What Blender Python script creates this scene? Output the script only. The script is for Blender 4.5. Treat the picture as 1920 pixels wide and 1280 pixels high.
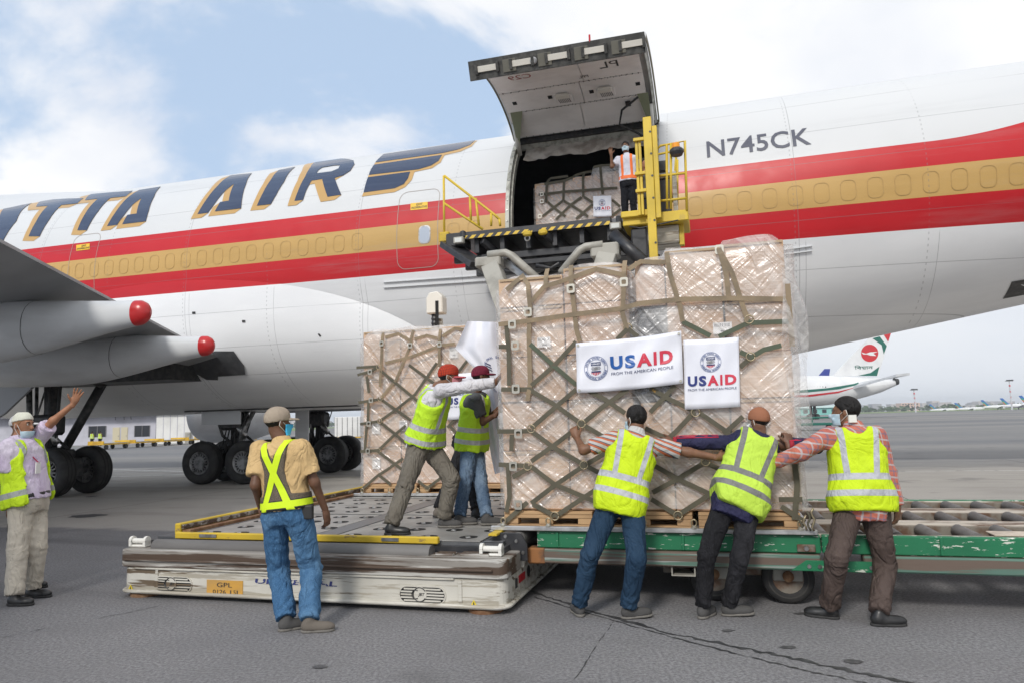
import bpy, bmesh, math, random
import numpy as np
from mathutils import Vector, Matrix
from mathutils.geometry import tessellate_polygon
R = math.radians
random.seed(7); rng = np.random.default_rng(11)
for o in list(bpy.data.objects): bpy.data.objects.remove(o)
scn = bpy.context.scene
col = scn.collection

# ------------------------------------------------------------------ camera
FPX, PITCH, ROLL, CAMH = 1340.0, 0.110, -0.0277, 1.6
_cp, _sp = math.cos(PITCH), math.sin(PITCH)
_fw = np.array([0, _cp, _sp]); _up0 = np.array([0, -_sp, _cp]); _rt0 = np.array([1.0, 0, 0])
_rt = math.cos(ROLL)*_rt0 + math.sin(ROLL)*_up0
_up = -math.sin(ROLL)*_rt0 + math.cos(ROLL)*_up0
cam = bpy.data.cameras.new('camera'); cam_o = bpy.data.objects.new('camera', cam); col.objects.link(cam_o)
cam.sensor_width = 36; cam.lens = FPX/1920*36; cam.clip_start = .05; cam.clip_end = 20000
cam_o.matrix_world = Matrix(((_rt[0], _up[0], -_fw[0], 0), (_rt[1], _up[1], -_fw[1], 0), (_rt[2], _up[2], -_fw[2], CAMH), (0, 0, 0, 1)))
scn.camera = cam_o
scn.render.resolution_x = 1024; scn.render.resolution_y = 682

# ------------------------------------------------------------------ sky and sun
SUN_EL, SUN_AZ = 38.0, 203.0        # azimuth measured clockwise from +Y (behind the photographer, a little left)
world = bpy.data.worlds.new('World'); scn.world = world; world.use_nodes = True
wn, wl = world.node_tree.nodes, world.node_tree.links
for n_ in list(wn): wn.remove(n_)
def wnode(t, **k):
    n = wn.new(t)
    for a, b in k.items(): setattr(n, a, b)
    return n
sky = wnode('ShaderNodeTexSky', sky_type='NISHITA', sun_disc=False, sun_elevation=R(SUN_EL), sun_rotation=R(SUN_AZ), air_density=1.0, dust_density=2.5, ozone_density=1.0)
tc = wnode('ShaderNodeTexCoord')
sep = wnode('ShaderNodeSeparateXYZ'); wl.new(tc.outputs['Generated'], sep.inputs[0])
def wmath(op, a, b=None, c=None, clamp=False):
    n = wnode('ShaderNodeMath', operation=op, use_clamp=clamp)
    for i, s in enumerate((a, b, c)):
        if s is None: continue
        if isinstance(s, (int, float)): n.inputs[i].default_value = s
        else: wl.new(s, n.inputs[i])
    return n.outputs[0]
# clouds live on a plane overhead: direction / (z + k)
zz = wmath('ADD', wmath('MAXIMUM', sep.outputs[2], 0.0), 0.45)
px_ = wmath('DIVIDE', sep.outputs[0], zz); py_ = wmath('DIVIDE', sep.outputs[1], zz)
cmb = wnode('ShaderNodeCombineXYZ'); wl.new(px_, cmb.inputs[0]); wl.new(py_, cmb.inputs[1]); cmb.inputs[2].default_value = 1.0
mp = wnode('ShaderNodeMapping'); wl.new(cmb.outputs[0], mp.inputs[0]); mp.inputs['Location'].default_value = (7.7, 0.9, 0.0)
nz = wnode('ShaderNodeTexNoise', noise_dimensions='3D'); wl.new(mp.outputs[0], nz.inputs['Vector'])
nz.inputs['Scale'].default_value = 1.5; nz.inputs['Detail'].default_value = 12.0; nz.inputs['Roughness'].default_value = 0.58; nz.inputs['Distortion'].default_value = 0.25
bias = wmath('MULTIPLY', sep.outputs[0], 0.22)              # the cloud bank thickens to the right
dens = wmath('ADD', nz.outputs[0], bias)
ramp = wnode('ShaderNodeMapRange', interpolation_type='SMOOTHSTEP'); wl.new(dens, ramp.inputs[0])
ramp.inputs[1].default_value = 0.362; ramp.inputs[2].default_value = 0.455
nz2 = wnode('ShaderNodeTexNoise'); wl.new(mp.outputs[0], nz2.inputs['Vector']); nz2.inputs['Scale'].default_value = 2.6; nz2.inputs['Detail'].default_value = 6
cr = wnode('ShaderNodeValToRGB'); wl.new(nz2.outputs[0], cr.inputs[0])
cr.color_ramp.elements[0].position = .36; cr.color_ramp.elements[0].color = (.76, .80, .88, 1)
cr.color_ramp.elements[1].position = .66; cr.color_ramp.elements[1].color = (1.0, 1.0, 1.0, 1)
bgS = wnode('ShaderNodeBackground'); wl.new(sky.outputs[0], bgS.inputs[0]); bgS.inputs[1].default_value = 0.11
bgV = wnode('ShaderNodeBackground'); bgV.inputs[0].default_value = (.55, .70, .91, 1); bgV.inputs[1].default_value = 0.64   # thin high veil
mxV = wnode('ShaderNodeMixShader'); mxV.inputs[0].default_value = 0.80; wl.new(bgS.outputs[0], mxV.inputs[1]); wl.new(bgV.outputs[0], mxV.inputs[2])
bgC = wnode('ShaderNodeBackground'); wl.new(cr.outputs[0], bgC.inputs[0]); bgC.inputs[1].default_value = 0.68
mx = wnode('ShaderNodeMixShader'); wl.new(ramp.outputs[0], mx.inputs[0]); wl.new(mxV.outputs[0], mx.inputs[1]); wl.new(bgC.outputs[0], mx.inputs[2])
# pale haze towards the horizon
hz = wnode('ShaderNodeMapRange', interpolation_type='SMOOTHSTEP'); wl.new(sep.outputs[2], hz.inputs[0])
hz.inputs[1].default_value = 0.0; hz.inputs[2].default_value = 0.30; hz.inputs[3].default_value = 0.85; hz.inputs[4].default_value = 0.0
bgH = wnode('ShaderNodeBackground'); bgH.inputs[0].default_value = (.76, .80, .86, 1); bgH.inputs[1].default_value = 0.69
mx2 = wnode('ShaderNodeMixShader'); wl.new(hz.outputs[0], mx2.inputs[0]); wl.new(mx.outputs[0], mx2.inputs[1]); wl.new(bgH.outputs[0], mx2.inputs[2])
wo = wnode('ShaderNodeOutputWorld'); wl.new(mx2.outputs[0], wo.inputs[0])
sun = bpy.data.lights.new('sun', 'SUN'); sun.energy = 1.5; sun.angle = R(12); sun.color = (1, .955, .89)
sun_o = bpy.data.objects.new('sun', sun); col.objects.link(sun_o)
_a, _e = R(SUN_AZ), R(SUN_EL)
sd = Vector((math.sin(_a)*math.cos(_e), math.cos(_a)*math.cos(_e), math.sin(_e)))
sun_o.rotation_euler = sd.to_track_quat('Z', 'Y').to_euler()
vs = scn.view_settings; vs.view_transform = 'Standard'; vs.look = 'None'; vs.exposure = 0.66; vs.gamma = 1; vs.use_curve_mapping = False

# ------------------------------------------------------------------ frames: u along the aircraft (to its tail), n away from the camera, z up
TH = 0.2765
EU = np.array([math.cos(TH), -math.sin(TH), 0]); EN = np.array([math.sin(TH), math.cos(TH), 0]); EZ = np.array([0, 0, 1.0])
CAM = np.array([0, 0, CAMH])
def ray(x, y): return _fw + _rt*(x-960)/FPX + _up*(640-y)/FPX
def W(u, n, z): return EU*u + EN*n + EZ*z
def N(x, y, n):                     # photo point on the plane n = const -> (u, n, z)
    r = ray(x, y); p = CAM + r*(n/(r@EN)); return np.array([p@EU, n, p[2]])
def HZ(x, y, h):                    # photo point on the level z = h -> (u, n, z)
    r = ray(x, y); p = CAM + r*((h-CAMH)/r[2]); return np.array([p@EU, p@EN, h])
def PY(x, y, Y):                    # photo point at world depth Y -> world
    r = ray(x, y); return CAM + r*(Y/r[1])
def GP(x, y, h=0):
    r = ray(x, y); return CAM + r*((h-CAMH)/r[2])

# ------------------------------------------------------------------ materials
MATS = {}
class NT:
    def __init__(s, name):
        s.m = bpy.data.materials.new(name); s.m.use_nodes = True
        s.n, s.l = s.m.node_tree.nodes, s.m.node_tree.links
        s.b = s.n['Principled BSDF']; s.out = s.n['Material Output']; s._tc = None
    def node(s, t, **k):
        n = s.n.new(t)
        for a, b in k.items(): setattr(n, a, b)
        return n
    def set(s, sock, v):
        if hasattr(v, 'is_linked') or hasattr(v, 'links'): s.l.new(v, sock)
        elif isinstance(v, tuple) and len(v) == 3 and sock.type == 'RGBA': sock.default_value = (*v, 1)
        else: sock.default_value = v
    def tex(s): 
        if not s._tc: s._tc = s.node('ShaderNodeTexCoord')
        return s._tc
    def coords(s, stretch=(1, 1, 1), kind='Object', loc=(0, 0, 0), rot=(0, 0, 0)):
        src = s.tex().outputs[kind]
        if any(rot):                                   # turn first, stretch afterwards
            r = s.node('ShaderNodeMapping'); s.l.new(src, r.inputs[0]); r.inputs['Rotation'].default_value = rot; src = r.outputs[0]
        m = s.node('ShaderNodeMapping'); s.l.new(src, m.inputs[0])
        m.inputs['Scale'].default_value = stretch; m.inputs['Location'].default_value = loc
        return m.outputs[0]
    def noise(s, scale, detail=4, rough=.55, stretch=(1, 1, 1), kind='Object', loc=(0, 0, 0), rot=(0, 0, 0), dist=0):
        n = s.node('ShaderNodeTexNoise'); s.l.new(s.coords(stretch, kind, loc, rot), n.inputs['Vector'])
        n.inputs['Scale'].default_value = scale; n.inputs['Detail'].default_value = detail; n.inputs['Roughness'].default_value = rough; n.inputs['Distortion'].default_value = dist
        return n.outputs[0]
    def math(s, op, a, b=None, c=None, clamp=False):
        n = s.node('ShaderNodeMath', operation=op, use_clamp=clamp)
        for i, v in enumerate((a, b, c)):
            if v is not None: s.set(n.inputs[i], v)
        return n.outputs[0]
    def step(s, v, lo, hi, a=0., b=1.):
        n = s.node('ShaderNodeMapRange', interpolation_type='SMOOTHSTEP'); s.set(n.inputs[0], v)
        n.inputs[1].default_value = lo; n.inputs[2].default_value = hi; n.inputs[3].default_value = a; n.inputs[4].default_value = b
        return n.outputs[0]
    def mix(s, f, a, b):
        n = s.node('ShaderNodeMix', data_type='RGBA'); s.set(n.inputs[0], f); s.set(n.inputs[6], a); s.set(n.inputs[7], b)
        return n.outputs[2]
    def bump(s, h, strength=.3, dist=.02):
        n = s.node('ShaderNodeBump'); s.set(n.inputs['Height'], h); n.inputs['Strength'].default_value = strength; n.inputs['Distance'].default_value = dist
        s.l.new(n.outputs[0], s.b.inputs['Normal'])
    def fin(s, base, rough=.6, metal=0., **k):
        s.set(s.b.inputs['Base Color'], base); s.set(s.b.inputs['Roughness'], rough); s.set(s.b.inputs['Metallic'], metal)
        for a, b in k.items(): s.set(s.b.inputs[a.replace('_', ' ')], b)
        return s.m
def M(name, base, rough=.6, metal=0., base2=None, scale=6, lo=.4, hi=.65, stretch=(1, 1, 1), bump=0., bscale=40, bstretch=(1, 1, 1), bdist=.004, detail=5, **k):
    if name in MATS: return MATS[name]
    t = NT(name); c = base
    if base2 is not None: c = t.mix(t.step(t.noise(scale, detail, stretch=stretch), lo, hi), base, base2)
    if bump: t.bump(t.noise(bscale, 4, stretch=bstretch), bump, bdist)
    MATS[name] = t.fin(c, rough, metal, **k); return MATS[name]

# ------------------------------------------------------------------ mesh helpers
def frame_for(d):
    d = np.array(d, float); d /= np.linalg.norm(d)+1e-12
    a = np.array([0, 0, 1.0]) if abs(d[2]) < .9 else np.array([1.0, 0, 0])
    x = np.cross(a, d); x /= np.linalg.norm(x); return x, np.cross(d, x), d
class MB:
    def __init__(s): s.v = []; s.f = []
    def add(s, vs, fs):
        b = len(s.v); s.v.extend([tuple(map(float, p)) for p in vs]); s.f.extend([tuple(b+i for i in q) for q in fs]); return s
    def box(s, lo, hi, rz=0, ang=None):
        x0, y0, z0 = lo; x1, y1, z1 = hi
        P = np.array([(x0, y0, z0), (x1, y0, z0), (x1, y1, z0), (x0, y1, z0), (x0, y0, z1), (x1, y0, z1), (x1, y1, z1), (x0, y1, z1)], float)
        if rz:
            c = P.mean(0); cs, sn = math.cos(rz), math.sin(rz); Q = P-c
            P = np.stack([Q[:, 0]*cs-Q[:, 1]*sn, Q[:, 0]*sn+Q[:, 1]*cs, Q[:, 2]], 1)+c
        return s.add(P, [(0, 3, 2, 1), (4, 5, 6, 7), (0, 1, 5, 4), (1, 2, 6, 5), (2, 3, 7, 6), (3, 0, 4, 7)])
    def bar(s, p0, p1, w, h, up=(0, 0, 1)):         # rectangular bar between two points
        p0, p1 = np.array(p0, float), np.array(p1, float); d = p1-p0; d /= np.linalg.norm(d)
        up = np.array(up, float); x = np.cross(d, up)
        if np.linalg.norm(x) < 1e-6: x = np.cross(d, (1, 0, 0))
        x /= np.linalg.norm(x); y = np.cross(x, d)
        P = []
        for p in (p0, p1):
            for a, b in ((-1, -1), (1, -1), (1, 1), (-1, 1)): P.append(p+x*a*w/2+y*b*h/2)
        return s.add(P, [(3, 2, 1, 0), (4, 5, 6, 7), (0, 1, 5, 4), (1, 2, 6, 5), (2, 3, 7, 6), (3, 0, 4, 7)])
    def tube(s, pts, r, seg=10, cap=True):
        pts = [np.array(p, float) for p in pts]; rs = r if isinstance(r, (list, tuple)) else [r]*len(pts)
        b = len(s.v); x = None
        for i, p in enumerate(pts):
            d = pts[min(i+1, len(pts)-1)]-pts[max(i-1, 0)]
            d = d/(np.linalg.norm(d)+1e-12)
            if x is None: x, y, _ = frame_for(d)
            else:
                x = x-d*(x@d); x /= np.linalg.norm(x)+1e-12; y = np.cross(d, x)
            for k in range(seg):
                a = 2*math.pi*k/seg; s.v.append(tuple(p+x*rs[i]*math.cos(a)+y*rs[i]*math.sin(a)))
        for i in range(len(pts)-1):
            for k in range(seg):
                k2 = (k+1) % seg; s.f.append((b+i*seg+k, b+i*seg+k2, b+(i+1)*seg+k2, b+(i+1)*seg+k))
        if cap:
            s.f.append(tuple(b+k for k in range(seg))[::-1]); e = b+(len(pts)-1)*seg; s.f.append(tuple(e+k for k in range(seg)))
        return s
    def lathe(s, c, axis, prof, seg=32, closed=False):   # prof: (along axis, radius)
        c = np.array(c, float); x, y, d = frame_for(axis); b = len(s.v); m = len(prof)
        for (h, r) in prof:
            for k in range(seg):
                a = 2*math.pi*k/seg; s.v.append(tuple(c+d*h+x*r*math.cos(a)+y*r*math.sin(a)))
        for i in range(m-1 if not closed else m):
            j = (i+1) % m
            for k in range(seg):
                k2 = (k+1) % seg; s.f.append((b+i*seg+k, b+i*seg+k2, b+j*seg+k2, b+j*seg+k))
        if not closed:
            s.f.append(tuple(b+k for k in range(seg))[::-1]); e = b+(m-1)*seg; s.f.append(tuple(e+k for k in range(seg)))
        return s
    def prism(s, poly, fn0, fn1):        # polygon (2D) swept between two mappings to 3D
        n = len(poly); A = [fn0(*p) for p in poly]; B = [fn1(*p) for p in poly]
        return s.add(A+B, [tuple(range(n))[::-1], tuple(range(n, 2*n))]+[(i, (i+1) % n, n+(i+1) % n, n+i) for i in range(n)])
    def grid(s, P):                      # P: (a,b,3)
        a, b, _ = P.shape
        return s.add(P.reshape(-1, 3), [(i*b+j, i*b+j+1, (i+1)*b+j+1, (i+1)*b+j) for i in range(a-1) for j in range(b-1)])
    def ribbon(s, pts, w, nrm, th=.006): # flat strap along pts lying in the plane with normal nrm(s)
        pts = [np.array(p, float) for p in pts]; b = len(s.v)
        for i, p in enumerate(pts):
            d = pts[min(i+1, len(pts)-1)]-pts[max(i-1, 0)]; d /= np.linalg.norm(d)+1e-12
            nn = np.array(nrm[i] if isinstance(nrm, list) else nrm, float); x = np.cross(d, nn); x /= np.linalg.norm(x)+1e-12; nn = np.cross(x, d)
            for a, c in ((-1, 0), (1, 0), (1, 1), (-1, 1)): s.v.append(tuple(p+x*a*w/2+nn*c*th))
        for i in range(len(pts)-1):
            for k in range(4):
                k2 = (k+1) % 4; s.f.append((b+i*4+k, b+i*4+k2, b+(i+1)*4+k2, b+(i+1)*4+k))
        s.f.append((b+3, b+2, b+1, b)); e = b+(len(pts)-1)*4; s.f.append((e, e+1, e+2, e+3))
        return s
    def mesh(s, name, mat, origin=(0, 0, 0), smooth=False):
        me = bpy.data.meshes.new(name); o = np.array(origin)
        me.from_pydata([tuple(np.array(p)-o) for p in s.v], [], s.f)
        if mat: me.materials.append(mat)
        if smooth: me.polygons.foreach_set('use_smooth', [True]*len(me.polygons))
        bm = bmesh.new(); bm.from_mesh(me); bmesh.ops.recalc_face_normals(bm, faces=bm.faces); bm.to_mesh(me); bm.free()
        me.update(); return me
    def build(s, name, mat, parent=None, origin=None, smooth=False, bevel=0, seg=1, auto=None):
        if origin is None: origin = parent['_o'] if parent is not None and '_o' in parent else (0, 0, 0)
        me = s.mesh(name, mat, origin, smooth)
        o = bpy.data.objects.new(name, me); col.objects.link(o)
        if parent is not None: o.parent = parent
        if parent is not None and '_o' in parent: o['_o'] = list(parent['_o'])
        if bevel:
            m = o.modifiers.new('bevel', 'BEVEL'); m.width = bevel; m.segments = seg; m.limit_method = 'ANGLE'; m.angle_limit = R(40)
        if auto: smooth_by_angle(me, auto)
        return o
def smooth_by_angle(me, ang):
    me.polygons.foreach_set('use_smooth', [True]*len(me.polygons))
    bm = bmesh.new(); bm.from_mesh(me)
    for e in bm.edges:
        if len(e.link_faces) == 2 and e.calc_face_angle(0) > R(ang): e.smooth = False
    bm.to_mesh(me); bm.free()
def tag(o, label, cat=None, group=None, kind=None):
    if label: o['label'] = label
    if cat: o['category'] = cat
    if group: o['group'] = group
    if kind: o['kind'] = kind
    return o
def thing(name, label, cat, o=(0, 0, 0), group=None, framed=True):   # empty at the base; parts are given in absolute (u,n,z)
    e = bpy.data.objects.new(name, None); col.objects.link(e); e.empty_display_size = .2
    if framed:
        e.location = W(*o); e.rotation_euler = (0, 0, -TH)
    else: e.location = o
    e['_o'] = [float(a) for a in o]
    return tag(e, label, cat, group)
def struct(o): o['kind'] = 'structure'; return o
def single(mb, name, mat, label, cat, o, group=None, framed=True, **k):   # a thing that is one mesh
    ob = mb.build(name, mat, None, o, **k)
    ob['_o'] = [float(a) for a in o]
    if framed: ob.location = W(*o); ob.rotation_euler = (0, 0, -TH)
    else: ob.location = o
    return tag(ob, label, cat, group)
_TXT = {}
def text_polys(body, size=1., bold=0., spacing=1.):
    """flat text as (verts2d, faces)"""
    key = (body, size, bold, spacing)
    if key not in _TXT:
        cu = bpy.data.curves.new('lettering_curve', 'FONT'); cu.body = body; cu.size = size; cu.offset = bold; cu.space_character = spacing
        cu.resolution_u = 3
        ob = bpy.data.objects.new('lettering_curve', cu); col.objects.link(ob)
        dg = bpy.context.evaluated_depsgraph_get(); me = bpy.data.meshes.new_from_object(ob.evaluated_get(dg))
        _TXT[key] = (np.array([v.co[:2] for v in me.vertices], float).reshape(-1, 2), [tuple(p.vertices) for p in me.polygons])
        bpy.data.objects.remove(ob); bpy.data.curves.remove(cu); bpy.data.meshes.remove(me)
    V, F = _TXT[key]; return V.copy(), list(F)
for _c in set('UNITEDSTATESAGENCYINTERNATIONALDEVELOPMENT'): text_polys(_c, 1, .03)      # cut the glyphs while the scene is still empty
for _c in 'USAID': text_polys(_c, 1, .045)
for _k in (('FROM THE AMERICAN PEOPLE', 1, .0), ('USAID', 1, .02), ('JBT', 1, .02), ('UNIVERSAL', 1, .03), ('GPL', 1, .0), ('0126', 1, .0), ('1', 1, .0), ('5', 1, .0), ('EXIT', 1, .01), ('INOPERATIVE', 1, .01), ('N745CK', 1, .012, 1.02), ('PL', 1, .0), ('PPL', 1, .0), ('C29', 1, .0), ('AIR CARGO EQUIP', 1, .02), ('NET 10 FT', 1, .02), ('\u09bf\u09ac\u09ae\u09be\u09a8', 1, .01)): text_polys(*_k)
def poly_tess(loops):
    L3 = [[Vector((p[0], p[1], 0)) for p in lp] for lp in loops]
    V = [tuple(p) for lp in loops for p in lp]; F = [tuple(t) for t in tessellate_polygon(L3)]
    return np.array(V, float), F
def cut_strips(V, F, axis=1, step=.25):
    """cut a flat mesh into strips so it can follow a curved surface"""
    bm = bmesh.new(); vs_ = [bm.verts.new((p[0], p[1], 0)) for p in V]
    for f in F:
        try: bm.faces.new([vs_[i] for i in f])
        except ValueError: pass
    bmesh.ops.recalc_face_normals(bm, faces=bm.faces)
    lo, hi = np.min(np.array(V)[:, axis]), np.max(np.array(V)[:, axis])
    k = math.ceil(lo/step)
    while k*step < hi:
        co = [0, 0, 0]; no = [0, 0, 0]; co[axis] = k*step; no[axis] = 1
        bmesh.ops.bisect_plane(bm, geom=bm.verts[:]+bm.edges[:]+bm.faces[:], plane_co=co, plane_no=no, dist=1e-5); k += 1
    bm.verts.index_update()
    V2 = np.array([v.co[:2] for v in bm.verts]); F2 = [tuple(v.index for v in f.verts) for f in bm.faces]; bm.free()
    return V2, F2
# ================================================================== GROUND
def ground_material():
    t = NT('apron_asphalt')
    fr = (0, 0, TH)                                   # read the pattern in the aircraft's frame
    sepn = t.node('ShaderNodeSeparateXYZ'); t.l.new(t.coords(rot=fr), sepn.inputs[0]); U, Nn = sepn.outputs[0], sepn.outputs[1]
    wob = t.math('MULTIPLY', t.math('SUBTRACT', t.noise(.6, 3), .5), 1.2)
    nn = t.math('ADD', Nn, wob)
    fine = t.noise(42, 6, .75); mid = t.noise(1.3, 5, .6); big = t.noise(.13, 3, stretch=(.4, 1, 1), rot=fr)
    asph = t.mix(t.step(fine, .36, .64), (.125, .122, .127), (.265, .26, .265))
    asph = t.mix(t.math('MULTIPLY', t.step(mid, .35, .7), .35), asph, (.14, .137, .141))
    asph = t.mix(t.math('MULTIPLY', t.step(t.noise(150, 2), .66, .72), .8), asph, (.42, .41, .40))      # pale stone chips
    conc = t.mix(t.step(fine, .3, .75), (.31, .292, .268), (.45, .425, .39))
    conc = t.mix(t.math('MULTIPLY', t.step(t.noise(.9, 5, stretch=(.5, 1, 1), rot=fr), .45, .75), .5), conc, (.235, .22, .20))
    inb = t.math('MULTIPLY', t.step(nn, 9.6, 9.9), t.step(nn, 25.5, 26.5, 1., 0.))
    base = t.mix(inb, asph, conc)
    far = t.step(nn, 26, 27)
    streak = t.noise(.055, 4, stretch=(.12, 1, 1), rot=fr)
    farc = t.mix(t.step(streak, .38, .66), (.15, .152, .16), (.245, .235, .22))
    base = t.mix(far, base, farc)
    # slab joints on the concrete
    ju = t.math('ABSOLUTE', t.math('SUBTRACT', t.math('FRACT', t.math('DIVIDE', t.math('ADD', U, 100.8), 5.2)), .5))
    jn = t.math('ABSOLUTE', t.math('SUBTRACT', t.math('FRACT', t.math('DIVIDE', t.math('ADD', Nn, 1.2), 5.2)), .5))
    joint = t.math('MULTIPLY', t.math('MAXIMUM', t.step(ju, .4965, .4985), t.step(jn, .4965, .4985)), t.math('MULTIPLY', inb, .7))
    base = t.mix(joint, base, (.045, .043, .04))
    stain = t.math('MULTIPLY', t.step(t.noise(.55, 4, loc=(3, 1, 0)), .60, .72), .45)
    base = t.mix(stain, base, (.10, .098, .098))
    rub = t.math('MULTIPLY', t.step(t.noise(.9, 4, .6, stretch=(.05, 1, 1), rot=(0, 0, TH+.12)), .54, .70), t.math('MULTIPLY', t.step(t.noise(.3, 3), .42, .6), .38))
    base = t.mix(rub, base, (.06, .059, .062))
    t.bump(t.math('ADD', t.noise(120, 4, .7), t.math('MULTIPLY', mid, .6)), .55, .008)
    return t.fin(base, t.step(mid, .2, .8, .93, .74), 0, Specular_IOR_Level=.28)
MATS['ground'] = ground_material()
g = MB().add([(-3000, -300, 0), (3000, -300, 0), (3000, 2800, 0), (-3000, 2800, 0)], [(0, 1, 2, 3)])
ground = struct(g.build('apron_ground', MATS['ground']))
PAINT = M('worn_white_paint', (.62, .62, .60), .8, base2=(.25, .25, .245), scale=5, lo=.5, hi=.66)
TAR = M('tar_seam', (.028, .028, .03), .55, base2=(.06, .06, .062), scale=9)
YPAINT = M('worn_yellow_paint', (.45, .34, .12), .8, base2=(.14, .13, .11), scale=3)
def ground_strip(name, px, w, mat, z=.004, jit=0.0, sub=6):
    pts = [GP(*p)[:2] for p in px]; out = []
    for a, b in zip(pts[:-1], pts[1:]):
        for k in range(sub): out.append(a+(b-a)*k/sub)
    out.append(pts[-1]); m = MB(); L_, R_ = [], []
    for i, p in enumerate(out):
        d = out[min(i+1, len(out)-1)]-out[max(i-1, 0)]; d = d/np.linalg.norm(d); nrm = np.array([-d[1], d[0]])
        wj = w*(1+jit*random.uniform(-.6, .6)); of = nrm*jit*w*random.uniform(-.5, .5)
        L_.append((*(p+of+nrm*wj/2), z)); R_.append((*(p+of-nrm*wj/2), z))
    n = len(out); m.add(L_+R_, [(i, i+1, n+i+1, n+i) for i in range(n-1)])
    return struct(m.build(name, mat))
ground_strip('painted_line', [(1500, 884), (1925, 881)], .10, PAINT)
ground_strip('painted_line', [(205, 879), (372, 884)], .18, PAINT)
ground_strip('painted_line', [(205, 893), (372, 888)], .16, PAINT)
ground_strip('painted_line', [(205, 887), (372, 878)], .10, PAINT, z=.008)
ground_strip('painted_line', [(560, 895), (700, 893)], .06, YPAINT)
ground_strip('tar_seam', [(995, 1108), (1090, 1140), (1250, 1185), (1420, 1220), (1560, 1250), (1720, 1284)], .035, TAR, jit=1.1, sub=14)
ground_strip('tar_seam', [(1000, 1118), (1150, 1163), (1300, 1205), (1480, 1250), (1640, 1284)], .015, TAR, jit=1.4, sub=16)
ground_strip('ground_crack', [(1150, 1165), (1125, 1200), (1100, 1240), (1070, 1284)], .005, TAR, jit=2, sub=10)
ground_strip('ground_crack', [(0, 1196), (120, 1170), (240, 1148), (300, 1135)], .006, TAR, jit=2, sub=10)
ground_strip('ground_crack', [(0, 1010), (200, 985), (395, 975)], .008, TAR, jit=2, sub=10)
def blot(x, y, rx, ry, seed):
    c = GP(x, y); r = random.Random(seed); m = MB(); k = 22
    vs_ = [(c[0]+rx*math.cos(a)*q, c[1]+ry*math.sin(a)*q, .005) for a, q in ((2*math.pi*i/k, r.uniform(.7, 1.15)) for i in range(k))]
    return struct(m.add(vs_, [tuple(range(k))]).build('oil_stain', M('oil_stain', (.055, .054, .056), .6, base2=(.10, .098, .10), scale=14)))
for i, (x, y, rx, ry) in enumerate([(165, 966, .35, .28), (172, 930, .16, .16), (1365, 1182, .05, .03), (1478, 1213, .06, .035), (1600, 1240, .07, .04), (1500, 1150, .05, .03), (600, 1250, .05, .04)]): blot(x, y, rx, ry, i)

# ================================================================== AIRCRAFT
AX, ZC, FA, FB = 18.87, 5.93, 3.246, 3.463
def ss(x, a, b): t = min(1, max(0, (x-a)/(b-a))); return t*t*(3-2*t)
def fus_section(u):                       # (n centre, z centre, half width, half height)
    top = 9.39-.9*ss(u, 16, 34)
    bot = 2.467
    if u > -3.2:
        bot += .5*.10*(min(u, .6)+3.2)**2*.47
        if u > .6: bot += (u-.6)*.178
    a = FA
    if u > 3: a = FA-(FA-.45)*ss(u, 3, 40)
    if u < -30:
        k = math.sqrt(max(.0004, 1-((-30-u)/14.5)**2)); a *= k; m = 5.6; top = m+(top-m)*k; bot = m-(m-bot)*k
    return AX, (top+bot)/2, a, (top-bot)/2
def side_n(u, z, extra=0):                # near side of the fuselage at height z
    _, zc, a, b = fus_section(u); s = (z-zc)/(b+extra)
    return AX-(a+extra)*math.sqrt(max(0, 1-min(1, s*s)))
DU0, DU1, DZ0, DZ1 = -4.52, -0.95, 5.40, 8.56     # main deck cargo door opening
aircraft = thing('cargo_aircraft', 'large white freighter jet with red and gold stripes and raised cargo door', 'aircraft', (-8, AX, 0))
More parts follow.
